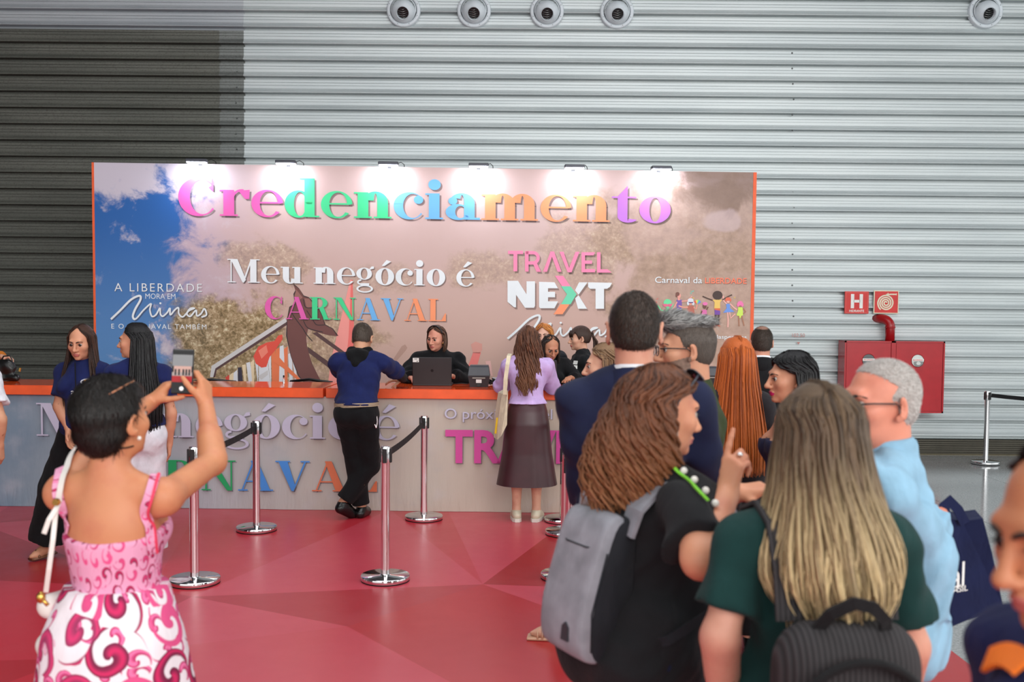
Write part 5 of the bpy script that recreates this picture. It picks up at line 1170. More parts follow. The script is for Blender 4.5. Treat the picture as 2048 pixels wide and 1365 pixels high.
        I = (np.arange(n)[:, None]*m+np.arange(m-1)[None, :])*ns
        for j in range(ns): F.append(np.stack([I+j, I+(j+1) % ns, I+ns+(j+1) % ns, I+ns+j], -1).reshape(-1, 4))
        o = mobj(name, V, np.concatenate(F), mat, s.root, True); o.matrix_local = M; o['kind'] = 'stuff'; objs.append(o); return objs
    def fade(s, dark, mid, t=.009, nape=-.085, hi=-.052, n=''):
        lo_ = s.short_hair(plain('cropped_'+n, mid, .75, 0, .25, 160), .0022, nape=nape, vox=.004 if s.vox < .0095 else .005, name='cropped_hair')
        up_ = s.short_hair(dark, t, nape=hi, temple=.006, vox=.004 if s.vox < .0095 else .005)
        fuzz(s, lo_, 2500, .006, .0007, dark); fuzz(s, up_, 5000, .014, .0010, dark)
    def hbox(s, name, prims, mat, h=None):
        return blob(name, xf(prims, s.MH, s.hs), h or s.hvox, mat, s.root)

    def bvh(s, *objs):
        from mathutils.bvhtree import BVHTree
        V = []; F = []
        for o in objs:
            b = len(V); M = o.matrix_local.copy(); V += [M @ v.co for v in o.data.vertices]; F += [tuple(i+b for i in p.vertices) for p in o.data.polygons]
        s.tree = BVHTree.FromPolygons(V, F); s.Rinv = s.Minv.to_3x3(); return s
    def hit(s, px, py, off=.004):
        """point of the figure seen at a photo pixel, in the figure's own frame"""
        o = s.Minv @ CAM; d = (s.Rinv @ ray(px, py)).normalized(); loc, n, i, dist = s.tree.ray_cast(o, d)
        if loc is None: return None
        if n.dot(d) > 0: n = -n
        return loc+n*off, n
    def strap(s, name, pix, half, mat, off=.005, thick=.004, parent='root', pre=(), post=(), n=6):
        pp = script_path(pix, n); P = []; N = []
        for p, nn in pre: P.append(Vector(p)); N.append(Vector(nn))
        for q in pp:
            r = s.hit(q[0], q[1], off)
            if r: P.append(r[0]); N.append(r[1])
        for p, nn in post: P.append(Vector(p)); N.append(Vector(nn))
        if len(P) < 2: return None
        for _ in range(2): N = [N[max(0, i-1)]+N[i]*2+N[min(len(N)-1, i+1)] for i in range(len(N))]; P = [P[0]]+[(P[i-1]+P[i]*2+P[i+1])/4 for i in range(1, len(P)-1)]+[P[-1]]
        m = MB(); m.ribbon(P, half, thick, [tuple(v.normalized()) for v in N]); return m.build(name, mat, s.root if parent == 'root' else parent)
    def skirt(s, rows, mat, pleat=0.0, npl=9, name='skirt', n=72, cyl=True):
        """rows (z, rx, ry, cx, cy) from the top down"""
        V = []; F = []; R = np.array(rows); nz = 40; zz = np.linspace(R[0, 0], R[-1, 0], nz)
        for i, z in enumerate(zz):
            rx, ry, cx, cy = (np.interp(-z, -R[:, 0], R[:, c]) for c in (1, 2, 3, 4)); t = i/(nz-1)
            for j in range(n):
                a = 2*math.pi*j/n; w = 1+pleat*t*(math.sin(npl*a+.8*math.sin(3*a))+.5*math.sin(2.3*npl*a+1)); V.append((cx+rx*w*math.cos(a), cy+ry*w*math.sin(a), z))
        for i in range(nz-1):
            for j in range(n): F.append((i*n+j, (i+1)*n+j, (i+1)*n+(j+1) % n, i*n+(j+1) % n))
        F.append(tuple(range(n))); return mobj(name, V, F, mat, s.root, True)
def hrows(vol=.012, rows=(), up=0.0):
    out = []; T = .118+vol+up
    for f in (.999, .97, .91, .80, .66, .48, .28, 0.0):
        z = .03+(T-.03)*f; g = math.sqrt(max(0, 1-f*f)); out.append((z, (.0765+vol)*g+.002, -.018-(.098+vol)*g, -.018+(.098+vol)*g))
    return out+list(rows)

def worn(name, label, cat, P):
    """an Empty that follows P's leaning upper body, scaled to P's height"""
    e = empty(name); M = P.Minv.inverted() @ P.MU @ Matrix.Scale(P.s, 4); e.matrix_world = M; tag(e, label, cat); return e

def fuzz(P, obj, n, length, width, mat, lift=.25, down=(0, 0, -1), name='hair_strands', seed=1, zmin=None):
    """short strands lying on a hair surface"""
    rg = np.random.default_rng(seed); me = obj.data; k = len(me.polygons); co = np.zeros(len(me.vertices)*3, np.float32); me.vertices.foreach_get('co', co); co = co.reshape(-1, 3)
    vi = np.zeros(len(me.loops), np.int32); me.loops.foreach_get('vertex_index', vi); q = co[vi.reshape(k, 4)]; nr = np.cross(q[:, 2]-q[:, 0], q[:, 3]-q[:, 1]); ar = np.linalg.norm(nr, axis=1)+1e-12; nr /= ar[:, None]
    pick = rg.choice(k, n, p=ar/ar.sum()); a, b = rg.random((n, 1)), rg.random((n, 1)); f = q[pick]; p = (f[:, 0]*(1-a)+f[:, 1]*a)*(1-b)+(f[:, 3]*(1-a)+f[:, 2]*a)*b; N = nr[pick]
    D = np.broadcast_to(np.array(down, float), (n, 3))+rg.normal(0, .22, (n, 3)); T = D-N*(D*N).sum(1, keepdims=True); T /= np.linalg.norm(T, axis=1, keepdims=True)+1e-9; S = np.cross(T, N); L = length*rg.uniform(.6, 1.3, (n, 1))
    p0 = p-N*.001; m_ = p+T*L*.55+N*(L*lift*.6+.0012); e = p+T*L+N*(L*lift+.0006); V = np.stack([p0-S*width, p0+S*width, m_+S*width*.8, m_-S*width*.8, e+S*width*.15, e-S*width*.15], 1).reshape(-1, 3)
    i = np.arange(n)[:, None]*6; F = np.concatenate([i+np.array([0, 1, 2, 3]), i+np.array([3, 2, 4, 5])]); o = mobj(name, V, F, mat, P.root, True); o['kind'] = 'stuff'; return o
# ------------------------------------------------------------------ people at and behind the counter
SK_L = (214, 164, 138); SK_M = (198, 146, 116); SK_T = (182, 124, 92)
NAVY = fabric('navy_cotton', (22, 32, 82), .85); BLACKC = fabric('black_cotton', (17, 17, 20), .85); BLACKT = fabric('black_trouser_cloth', (14, 14, 17), .9)
NAVYS = fabric('navy_suit_wool', (22, 28, 58), .8, 1600, bumpk=.2); SHOE = plain('black_leather', (14, 14, 15), .25)
DBR = hairmat('dark_brown_hair', (26, 16, 12), (64, 42, 32)); BLH = hairmat('black_hair', (7, 7, 9), (24, 22, 25), rough=.3)
LIPR = plain('lips_red', (176, 44, 66), .35); LIPN = plain('lips_natural', (186, 104, 96), .4)

# man in navy polo leaning on the counter
fx, fy = gp(706, 1034)
P = Person('man in navy polo and black hood leaning on the counter, seen from behind', 737, 665, 8.7, -3, 'm', W=1.05, D=1.05, lean=22, lroll=-1, head=(-8, -4, 3), h=1.735, base=(fx+.03, fy-.06), vox=.011, hvox=.0055, skinn='skin_tan', skinc=SK_M, face=False, hands=.006, tvox=.011, belly=.01)
P.hip = {q: v+Vector((.045, -.16, -.01)) for q, v in P.hip.items()}; P.MU = Matrix.Translation((.045, -.16, -.0)) @ P.MU; P.MH = Matrix.Translation((.045, -.16, 0)) @ P.MH; P.sho = {q: v+Vector((.045, -.16, 0)) for q, v in P.sho.items()}
_pel = P.pelvis
P.pelvis = lambda g=0.0: xf(_pel(g), Matrix.Translation((.045, -.16, 0)))
P.ank[-1] = Vector((.05, .02, .085)); P.toe[-1] = Vector((.07, .17, .03)); P.knee[-1] = Vector((.005, -.03, .50))
P.ank[1] = Vector((-.085, -.10, .15)); P.toe[1] = Vector((.0, .03, .03)); P.knee[1] = Vector((.135, -.03, .47))
P.reach(1, P.loc(812, 772, 9.12)+Vector((0, 0, .05)), (1, -.5, -.35), d=(-1, .15, -.1), n=(0, .3, -1), curl=.2); P.reach(-1, P.loc(700, 770, 9.2)+Vector((0, 0, .05)), (-1, -.5, -.3), d=(1, .3, 0), n=(0, 0, -1), curl=.2)
P.body(eyes=False, brow=False)
P.top(NAVY, .98, .985, .020, .022, .004, 'polo_shirt', neckband=False)
P2 = []
for q in (1, -1): P2 += P.armp(q, 1.9, .006, .004, True)
for q in (1, -1): blob('undershirt_sleeve', P.armp(q, 1.9, .008, .006, True), .010, BLACKC, P.root)
P.trousers(BLACKT, .014, .022, 1.93, .99); P.shoes(SHOE, g=.010, name='boot')
hd_ = xf([ell((0, -.085, 1.375), (.075, .045, .075), .03), cone((-.075, -.045, 1.44), (.075, -.045, 1.44), .035, .035, .02), cone((-.06, -.075, 1.40), (0, -.115, 1.30), .035, .03, .03), cone((.06, -.075, 1.40), (0, -.115, 1.30), .035, .03, .03), cone((-.07, .0, 1.45), (-.075, -.045, 1.42), .03, .03, .02), cone((.07, .0, 1.45), (.075, -.045, 1.42), .03, .03, .02)], P.MU, P.s)
blob('hood', hd_, .009, fabric('black_jersey_hood', (12, 12, 14), .95), P.root, fold=.003)
P.fade(hairmat('greying_brown_hair', (34, 27, 22), (92, 80, 70)), (80, 66, 56), .007, n='polo')
belt_y = []
bm = MB(); bz = .985*P.s
for i in range(33):
    a = 2*math.pi*i/32; belt_y.append((.045+.178*math.cos(a)*P.W, -.165+.142*math.sin(a)*P.D, bz+.006*math.cos(a)))
bm.ribbon(belt_y, .017, .006, [(math.cos(a*2*math.pi/32), math.sin(a*2*math.pi/32), 0) for a in range(33)])
t = NT('striped_webbing_belt'); X = t.xyz(t.coord()); w_ = t.n('TexWave', {'bands_direction': 'Z'}, Vector=t.coord(), Scale=28.0); t.base(t.mix(t.smooth(w_.outputs[0], .4, .6), lin((206, 186, 154)), lin((70, 50, 48))), .7)
bm.build('belt', t.m, P.root)
cm = MB(); pc = []
for i in range(19): tt = i/18; pc.append(Vector((.215+.018*math.sin(math.pi*tt), -.22-.02*tt, .93*P.s-.17*tt+.06*(tt > .8)*(tt-.8)*5)))
for i, c in enumerate(pc): cm.sphere(c, (.006, .005, .007), 6, 4)
cm.build('wallet_chain', CHROME, P.root)['kind'] = 'stuff'

# woman with the laptop behind the counter
P = Person('woman in black sweatshirt sitting behind the open laptop', 876, 651, 10.0, 180, 'f', W=1.28, D=1.15, head=(-24, -4, 0), vox=.011, hvox=.005, hands=.006, skinn='skin_rosy', skinc=(216, 152, 128), lean=8, bust=1.15)
P.MH = P.MH; P.reach(1, P.loc(822, 768, 9.55)+Vector((0, 0, .055)), (1, .2, -1), d=(-.4, 1, 0), n=(0, 0, -1), curl=.3); P.reach(-1, P.loc(903, 763, 9.62)+Vector((0, 0, .05)), (-1, .2, -1), d=(.3, 1, 0), n=(0, 0, -1), curl=.3)
P.body(lips=LIPN); P.top(fabric('black_sweatshirt', (15, 15, 18), .9), 1.88, .8, .028, .018, .006, 'sweatshirt'); P.trousers(BLACKT)
P.long_hair(hairmat('chestnut_bob', (38, 24, 19), (98, 68, 52)), hrows(.014, [(-.03, .098, -.13, .03), (-.08, .10, -.13, .02), (-.13, .092, -.12, .01)]), 150, .011, .004, 1.5, part=.0, phimax=108, seed=4, line=.085, ragged=.03)
hb = MB(); hb.tube([(.088*math.sin(a)*P.hs, (-.0)*1+.02, (.03+.103*math.cos(a))*P.hs) for a in np.linspace(-1.3, 1.3, 16)], .006, 6, flat=((0, 1, 0), 1.6)); o = hb.build('hair_band', BLK, P.root); o.matrix_local = P.MH
er = MB(); er.sphere((-.082*P.hs, .012, -.045*P.hs), .006, 8, 6); o = er.build('earring', plain('gold_jewel', (210, 170, 90), .25, 1.0), P.root); o.matrix_local = P.MH

# woman in lilac sweater
fx, fy = gp(1049, 1040)
P = Person('woman in lilac sweater and maroon skirt standing at the counter', 1055, 654, 8.52, 0, 'f', W=1.02, lean=4, head=(-6, -6, 0), base=(fx+.015, fy-.05), vox=.010, hvox=.0075, skinn='skin_light', skinc=SK_L, face=False)
P.ank[1] = Vector((.085, -.02, .09)); P.ank[-1] = Vector((-.085, -.02, .09)); P.toe[1] = Vector((.125, .13, .03)); P.toe[-1] = Vector((-.10, .135, .03)); P.knee = {q: P.hip[q].lerp(P.ank[q], .5)+Vector((0, .02, 0)) for q in (1, -1)}
P.reach(1, P.loc(1092, 772, 9.0)+Vector((0, 0, .05)), (.5, -.6, -1), d=(-.5, 1, 0), n=(-.3, 0, -1), curl=.3); P.reach(-1, P.loc(1014, 772, 9.0)+Vector((0, 0, .05)), (-.5, -.6, -1), d=(.5, 1, 0), n=(.3, 0, -1), curl=.3)
P.body(eyes=False, brow=False)
tp_ = P.top(fabric('lilac_knit', (200, 172, 222), .95, 1200, bumpk=.3), 1.85, 1.03, .022, .026, .005, 'sweater')
kk = P.s
sk = P.skirt([(1.045*kk, .148, .115, 0, 0), (.97*kk, .172, .135, 0, -.01), (.86*kk, .190, .150, 0, -.02), (.6*kk, .215, .165, 0, -.01), (.32*kk, .262, .20, 0, 0)], plain('maroon_leather', (64, 32, 38), .38, 0, .12, 5), .012, 5)
zm = MB(); zm.box((-.003, -.122, .985*kk), (.003, -.116, 1.035*kk)); zm.box((-.006, -.128, .968*kk), (.006, -.120, .987*kk)); zm.build('zip', plain('zip_steel', (190, 180, 170), .3, .9), sk)
P.shoes(plain('gold_white_sneaker', (206, 196, 172), .4, .1), plain('white_sole', (222, 218, 208), .6), .009, 'sneaker')
P.long_hair(hairmat('wavy_brown_hair', (52, 29, 20), (112, 70, 48), (128, 84, 58), -.15, -.4), hrows(.016, [(-.03, .105, -.135, .05), (-.12, .12, -.125, .03), (-.22, .125, -.165, .02), (-.32, .125, -.20, .01), (-.40, .10, -.21, -.02), (-.44, .07, -.21, -.05)]), 420, .008, .014, 2.6, curl=1, phimax=122, seed=8, ragged=.09)
# tote bag on her left shoulder
bx = lambda px, py, y: P.loc(px, py, y)
tb = empty('tote_bag', P.root.location.copy(), 0); tag(tb, 'cream canvas tote bag hanging from the lilac sweater shoulder', 'bag')
CAN = fabric('cream_canvas', (226, 212, 184), .9, 1300)
def wl(px, py, y): return at_y(px, py, y)-P.root.location
V = [wl(1004, 788, 8.42), wl(1016, 782, 8.36), wl(1014, 850, 8.32), wl(1003, 872, 8.33), wl(995, 880, 8.38), wl(998, 830, 8.42)]
Vb = [v+Vector((-.035, .17, 0)) for v in V]; n6 = 6
F = [(0, 5, 4, 3, 2, 1), tuple(6+i for i in range(6))]+[(i, (i+1) % 6, 6+(i+1) % 6, 6+i) for i in range(6)]
o = mobj('bag_body', V+Vb, F, CAN, tb); 
sp = MB(); sp.ribbon([wl(1010, 790, 8.36), wl(1011, 760, 8.35), wl(1015, 730, 8.36), wl(1018, 712, 8.42), wl(1020, 708, 8.52), wl(1016, 730, 8.62), wl(1009, 790, 8.58)], .017, .004, [(-.3, -1, 0)]*3+[(0, -.5, 1), (0, .3, 1), (0, 1, 0), (0, 1, 0)]); sp.build('shoulder_strap', CAN, tb)
yl = MB(); a_, b_ = wl(996, 836, 8.45), wl(992, 868, 8.45); yl.ribbon([a_, a_.lerp(b_, .5), b_], .014, .004, (.3, -1, 0)); yl.build('yellow_print', plain('yellow_bag_print', (232, 196, 40), .7), tb)

# seated dark-haired attendant, redhead and ponytail woman behind the counter
P = Person('dark haired woman in black looking down behind the second laptop', 1096, 664, 9.95, 185, 'f', W=1.1, head=(10, -18, 0), vox=.012, hvox=.005, skinn='skin_olive', skinc=(190, 134, 104), lean=12)
P.reach(1, P.loc(1080, 768, 9.6)+Vector((0, 0, .06)), (1, .2, -1), d=(-.4, 1, 0), n=(0, 0, -1)); P.reach(-1, P.loc(1142, 766, 9.6)+Vector((0, 0, .05)), (-1, .2, -1), d=(.5, 1, 0), n=(0, 0, -1))
P.body(lips=LIPN); P.top(BLACKC, 1.88, .8, .024, .016, .005, 'sweater'); P.trousers(BLACKT)
P.long_hair(hairmat('straight_dark_hair', (16, 12, 11), (52, 38, 30)), hrows(.013, [(-.03, .095, -.13, .05), (-.1, .096, -.12, .045), (-.17, .09, -.12, .03)]), 130, .010, .002, 1, part=.01, phimax=122, seed=9, line=.078)
P = Person('red haired woman in dark blazer behind the dark haired attendant', 1088, 649, 10.5, 178, 'f', W=1.1, head=(-8, -4, 0), vox=.012, hvox=.0055, skinn='skin_pale', skinc=(226, 178, 156))
P.body(lips=LIPN); P.top(fabric('charcoal_blazer', (38, 41, 48), .8), 1.9, .82, .028, .014, .005, 'blazer'); P.trousers(BLACKT)
P.long_hair(hairmat('copper_hair', (150, 78, 34), (222, 150, 80)), hrows(.018, [(-.03, .105, -.135, .05), (-.09, .112, -.13, .045), (-.16, .10, -.12, .03)]), 150, .012, .010, 2, part=.02, phimax=120, seed=10, line=.08)
P = Person('ponytailed woman in black printed tee in profile behind the counter', 1163, 654, 10.25, 98, 'f', W=.98, head=(2, -6, 0), vox=.011, hvox=.0055, skinn='skin_light', skinc=SK_L)
P.reach(-1, P.loc(1143, 748, 10.15), (0, -1, -.6), d=(.1, 1, .1), n=(0, 0, 1), curl=.3); P.reach(1, P.loc(1140, 750, 10.3), (0, -1, -.6), d=(.1, 1, .1), n=(0, 0, 1), curl=.3)
P.body(lips=LIPN); tp_ = P.top(fabric('black_print_tee', (16, 20, 24), .85), .92, .86, .02, .022, .004, 'tee_shirt'); P.trousers(BLACKT); P.bvh(tp_)
P.short_hair(DBR, .016, .07, -.05, .022, vox=.0055)
b = MB()
for k in range(9): b.tube([Vector((-.06+.015*k, .082-.012*abs(k-4)*.5, .085))*P.hs, Vector((-.062+.0155*k, .098-.004*abs(k-4), .055))*P.hs, Vector((-.062+.0155*k, .100-.004*abs(k-4), .022))*P.hs], [.012, .011, .004], 6)
o = b.build('fringe', DBR, P.root); o.matrix_local = P.MH; o['kind'] = 'stuff'
b = MB(); rg_ = random.Random(2)
for k in range(26):
    jx, jz = rg_.uniform(-.02, .02), rg_.uniform(-.02, .02); b.tube([Vector((jx*.3, -.10, .035))*P.hs, Vector((jx, -.145, .03+jz))*P.hs, Vector((jx*1.3, -.17+jz*.5, -.05))*P.hs, Vector((jx*1.4, -.165+jz, -.15))*P.hs, Vector((jx*1.1, -.145+jz, -.27+2*jz))*P.hs], [.006, .010, .011, .009, .002], 5)
o = b.build('ponytail', DBR, P.root); o.matrix_local = P.MH; o['kind'] = 'stuff'
b = MB(); b.lathe([(.016, -.006), (.020, 0), (.016, .006)], (0, 0, 0), 12, axis='y'); o = b.build('hair_tie', plain('white_hair_tie', (220, 220, 224), .6), P.root); o.matrix_local = P.MH @ Matrix.Translation((0, -.112, .034))
for k, (px, py, hw, txt) in enumerate(((1152, 726, .030, ''), (1149, 735, .030, 'YA'), (1148, 743, .028, 'IN'))):
    r = P.hit(px, py, .004)
    if r:
        n = r[1]; xa = Vector((0, 0, 1)).cross(n).normalized(); ya = n.cross(xa); M_ = Matrix((xa.to_4d(), ya.to_4d(), n.to_4d(), (0, 0, 0, 1))).transposed(); M_[0][3], M_[1][3], M_[2][3] = r[0]+n*.004; M_[3][3] = 1
        for c in range(3): M_[3][c] = 0
        b = MB(); b.box((-hw, -.019, -.002), (hw, .019, .001)); o = b.build('shirt_print', WHT, P.root); o.matrix_local = M_
        if txt: flat_text('shirt_lettering', txt, M_ @ Matrix.Translation((0, 0, .002)), .030, BLK, P.root, .01)

# woman with straight brown hair in front of the suit man, stepping left
P = Person('light brown haired woman walking left, half hidden by the navy suit man', 1216, 690, 5.3, 84, 'f', W=.98, head=(2, -4, 0), vox=.010, hvox=.005, tvox=.012, skinn='skin_light', skinc=SK_L)
P.ank[1] = Vector((.06, .25, .09)); P.toe[1] = Vector((.06, .39, .03)); P.knee[1] = Vector((.08, .14, .50)); P.ank[-1] = Vector((-.07, -.16, .10)); P.toe[-1] = Vector((-.07, -.01, .03)); P.knee[-1] = Vector((-.08, .03, .50))
P.reach(-1, P.loc(1166, 905, 5.1), (-.4, 1, -.6), d=(.3, -.5, -.2), n=(1, 0, 0)); P.elb[-1] = P.loc(1148, 900, 5.18); P.wri[-1] = P.loc(1185, 850, 5.05)
P.body(lips=LIPN); P.top(fabric('navy_blouse', (26, 32, 66), .85), .75, .90, .016, .016, .004, 'blouse'); P.trousers(BLACKT, .012, .012, 1.9)
P.long_hair(hairmat('light_brown_hair', (66, 46, 34), (150, 116, 84)), hrows(.012, [(-.03, .094, -.128, .06), (-.1, .096, -.12, .05), (-.2, .10, -.115, .04), (-.3, .09, -.11, .02)]), 320, .006, .004, 1.2, part=0, phimax=106, seed=11, line=.082)
SAND = plain('nude_sandal_leather', (206, 160, 130), .4)
for q in (1, -1):
    A, T = P.ank[q], P.toe[q]; s_ = MB(); s_.box((T.x-.045, A.y-.07, .002), (T.x+.045, T.y+.03, .016), bev=.004); o = s_.build('sandal', SAND, P.root)
    for yy, zz in ((T.y-.03, .055), (T.y-.055, .068), (A.y-.0, .13)):
        s_ = MB(); s_.tube([(T.x-.046, yy, .012), (T.x-.035, yy, zz*.8), (T.x, yy, zz), (T.x+.035, yy, zz*.8), (T.x+.046, yy, .012)], .005, 6); s_.build('sandal_strap', SAND, o)

# two hostesses in navy shirts at the left
P = Person('hostess with long brown hair in navy logo tee facing the camera', 166, 650, 7.1, 172, 'f', W=1.0, head=(6, -14, 0), vox=.010, hvox=.0048, tvox=.012, skinn='skin_warm', skinc=(206, 146, 116))
P.elb[1] = P.loc(117, 812, 7.05); P.wri[1] = P.loc(138, 862, 6.98); P.hd[1]['d'] = Vector((-.2, .3, -1))
P.ank[1] = Vector((.28, .02, .10)); P.toe[1] = Vector((.32, .16, .035)); P.knee[1] = Vector((.20, .05, .50))
P.body(lips=LIPN); tp_ = P.top(NAVY, .72, .90, .018, .016, .004, 'tee_shirt'); P.trousers(BLACKT, .016, .085, 1.95, .99, .003)
P.long_hair(hairmat('long_brown_hair', (26, 15, 11), (70, 42, 30)), hrows(.014, [(-.03, .096, -.13, .05), (-.12, .108, -.12, .06), (-.22, .13, -.11, .09), (-.33, .14, -.10, .11), (-.45, .12, -.09, .10)]), 340, .007, .004, 1.5, part=.0, phimax=128, seed=12, ragged=.10, line=.088)
P.bvh(tp_)
def decal_frame(P, px, py, off=.004):
    r = P.hit(px, py, off)
    if not r: return None
    n = r[1]; xa = Vector((0, 0, 1)).cross(n).normalized(); ya = n.cross(xa)
    return Matrix(((xa.x, ya.x, n.x, r[0].x), (xa.y, ya.y, n.y, r[0].y), (xa.z, ya.z, n.z, r[0].z), (0, 0, 0, 1)))
M_ = decal_frame(P, 176, 765, .008)
if M_:
    for dx, c, nm in ((-.010, (206, 206, 214), 'logo_ring_silver'), (.010, (236, 168, 40), 'logo_ring_gold')):
        b = MB(); b.ribbon([(dx+.036*math.cos(a), .026*math.sin(a)+.006*math.cos(a+1), .0) for a in np.linspace(0, 5.9, 30)], .004, .002, (0, 0, 1)); o = b.build('shirt_logo', plain(nm, c, .6), P.root); o.matrix_local = M_
M_ = decal_frame(P, 168, 784, .010)
if M_: flat_text('shirt_lettering', 'alliance', M_, .17, WHT, P.root, .0); flat_text('shirt_lettering', 'tourism', M_ @ Matrix.Translation((.01, -.034, 0)), .09, WHT, P.root, .0)
lan = [P.loc(150, 726, 6.98), P.loc(151, 760, 6.93), P.loc(152, 798, 6.93)]
b = MB(); b.ribbon(lan, .004, .002, (0, 1, 0)); b.build('lanyard', BLK, P.root)
c = P.loc(153, 822, 6.92); b = MB(); b.box((c.x-.030, c.y-.002, c.z-.075), (c.x+.030, c.y+.002, c.z+.08)); o = b.build('name_badge', plain('badge_blue', (120, 176, 206), .4), P.root); b = MB(); b.box((c.x-.030, c.y-.004, c.z-.075), (c.x+.030, c.y+.004, c.z-.01)); b.build('badge_foot', plain('badge_dark', (40, 44, 52), .5), o)
er = MB(); er.lathe([(.007, -.002), (.010, 0), (.007, .002)], (-.083*P.hs, .01, -.05*P.hs), 12, axis='x'); o = er.build('earring', MC['gold_jewel'], P.root); o.matrix_local = P.MH
b = MB()
q = 1; A, T = P.ank[q], P.toe[q]; f = (T-A); f.z = 0; f.normalize()
s_ = MB(); s_.tube([A-f*.05+Vector((0, 0, -.075)), A+f*.06+Vector((0, 0, -.08)), T+Vector((0, 0, -.018))], [.036, .042, .036], 10, flat=((0, 0, 1), .35)); o = s_.build('sandal', plain('brown_sandal', (120, 78, 54), .5), P.root)
s_ = MB(); w_ = Vector((f.y, -f.x, 0)); s_.tube([T-f*.04+w_*.04+Vector((0, 0, -.01)), T-f*.04+Vector((0, 0, .035)), T-f*.04-w_*.04+Vector((0, 0, -.01))], .010, 6); s_.build('sandal_strap', MC['brown_sandal'], o)

P = Person('hostess with very long black hair and white trousers, seen from behind', 276, 650, 6.95, 30, 'f', W=1.0, head=(60, -2, 0), vox=.010, hvox=.0048, tvox=.012, skinn='skin_warm', skinc=(206, 146, 116))
P.body(lips=LIPN); P.top(NAVY, .72, .985, .018, .016, .004, 'tee_shirt'); P.trousers(fabric('white_trouser_cloth', (222, 220, 228), .85), .014, .03, 1.95, 1.0)
P.shoes(plain('white_shoe', (210, 208, 206), .5))
P.long_hair(BLH, hrows(.014, [(-.03, .098, -.135, .06), (-.12, .108, -.14, .045), (-.25, .135, -.16, .03), (-.4, .15, -.18, .02), (-.55, .145, -.18, .0), (-.66, .11, -.17, -.03)]), 480, .007, .003, 1.2, part=0, phimax=92, seed=13, ragged=.12, line=.08)
b = MB(); c = P.loc(278, 880, 6.78); b.tube([P.loc(281, 845, 6.8), P.loc(279, 870, 6.78), c, c+Vector((.004, 0, -.03))], .004, 6); b.build('waist_cord', plain('navy_cord', (30, 40, 80), .7), P.root)

# left edge: man with backpack, and a hand resting a black bag on the counter
P = Person('person in white tee with black backpack at the left edge', -96, 640, 6.3, 12, 'm', W=1.05, head=(0, 0, 0), h=1.74, vox=.012, hvox=.008, hands=.006, skinn='skin_tan', skinc=SK_M, face=False)
P.elb[1] = P.loc(12, 838, 6.25)+Vector((-.04, 0, 0)); P.wri[1] = P.loc(6, 890, 6.3)+Vector((-.02, 0, 0))+Vector((0, .0, 0)); P.hd[1] = dict(d=Vector((0, .15, -1)), n=Vector((-1, .3, 0)), curl=(.4, .45, .5, .5), thumb=.4)
P.body(eyes=False, brow=False); P.top(fabric('white_tee_cloth', (222, 224, 232), .85), .72, .92, .02, .02, .004, 'tee_shirt'); P.trousers(BLACKT); P.shoes(SHOE); P.short_hair(DBR, .008, vox=.006)
bp = empty('backpack', P.root.location.copy(), P.rz); tag(bp, 'black backpack on the person at the left edge', 'backpack')
blob('pack_body', [cone((0, -.19, 1.33), (0, -.20, .98), .13, .15, .05, flat=((0, 1, 0), 1.6))], .012, fabric('black_nylon', (16, 16, 18), .6), bp)
for q in (1, -1):
    b = MB(); b.ribbon([(.09*q, -.13, 1.38), (.10*q, -.09, 1.452), (.105*q, .02, 1.455), (.115*q, .12, 1.36), (.14*q, .13, 1.2), (.16*q, -.02, 1.08), (.13*q, -.16, 1.05)], .025, .008, [(0, -1, .3), (0, -.5, 1), (0, .4, 1), (0, 1, .5), (0, 1, 0), (q, .3, 0), (q, 0, 0)]); b.build('shoulder_strap', MC['black_nylon'], bp)
P = Person('person in orange sleeve reaching in from the left edge', -46, 640, 10.05, -135, 'f', h=1.66, vox=.013, hvox=.008, hands=.006, skinn='skin_light', skinc=SK_L, face=False)
P.reach(-1, P.loc(6, 714, 9.66), (0, -1, -1), d=P.Minv.to_3x3() @ Vector((1, 0, -.05)), n=P.Minv.to_3x3() @ Vector((0, 0, -1)), curl=.55, thumb=.5)
P.body(eyes=False, brow=False); P.top(fabric('ochre_knit', (178, 104, 36), .9), 1.86, .9, .02, .012, .004, 'sweater'); P.trousers(BLACKT); P.short_hair(DBR, .012, vox=.007)
q = counter_pt(8, 763.5); hbg = empty('handbag', (q.x, q.y, CT_Z)); tag(hbg, 'black leather handbag standing on the counter at the left edge', 'bag')
blob('bag_body', [cone((-.14, .06, .03), (.09, .06, .03), .038, .036, .03), cone((-.1, .06, .10), (.04, .06, .12), .06, .045, .05, flat=((0, 1, 0), 1.3)), cone((-.06, .06, .16), (.02, .06, .17), .04, .035, .04)], .008, plain('black_bag_leather', (15, 14, 15), .3), hbg, cuts=[((0, 0, 0.002), (0, 0, -1))], fold=.003)
b = MB(); b.tube([(-.06, .06, .18), (-.03, .06, .235), (.03, .06, .24), (.05, .06, .2), (.05, .06, .12)], .007, 8); b.build('handle', MC['black_bag_leather'], hbg); b = MB(); b.box((.085, .03, .125), (.105, .045, .165), bev=.003); o = b.build('tag', MC['gold_jewel'], hbg); o.rotation_euler = (0, .3, 0)
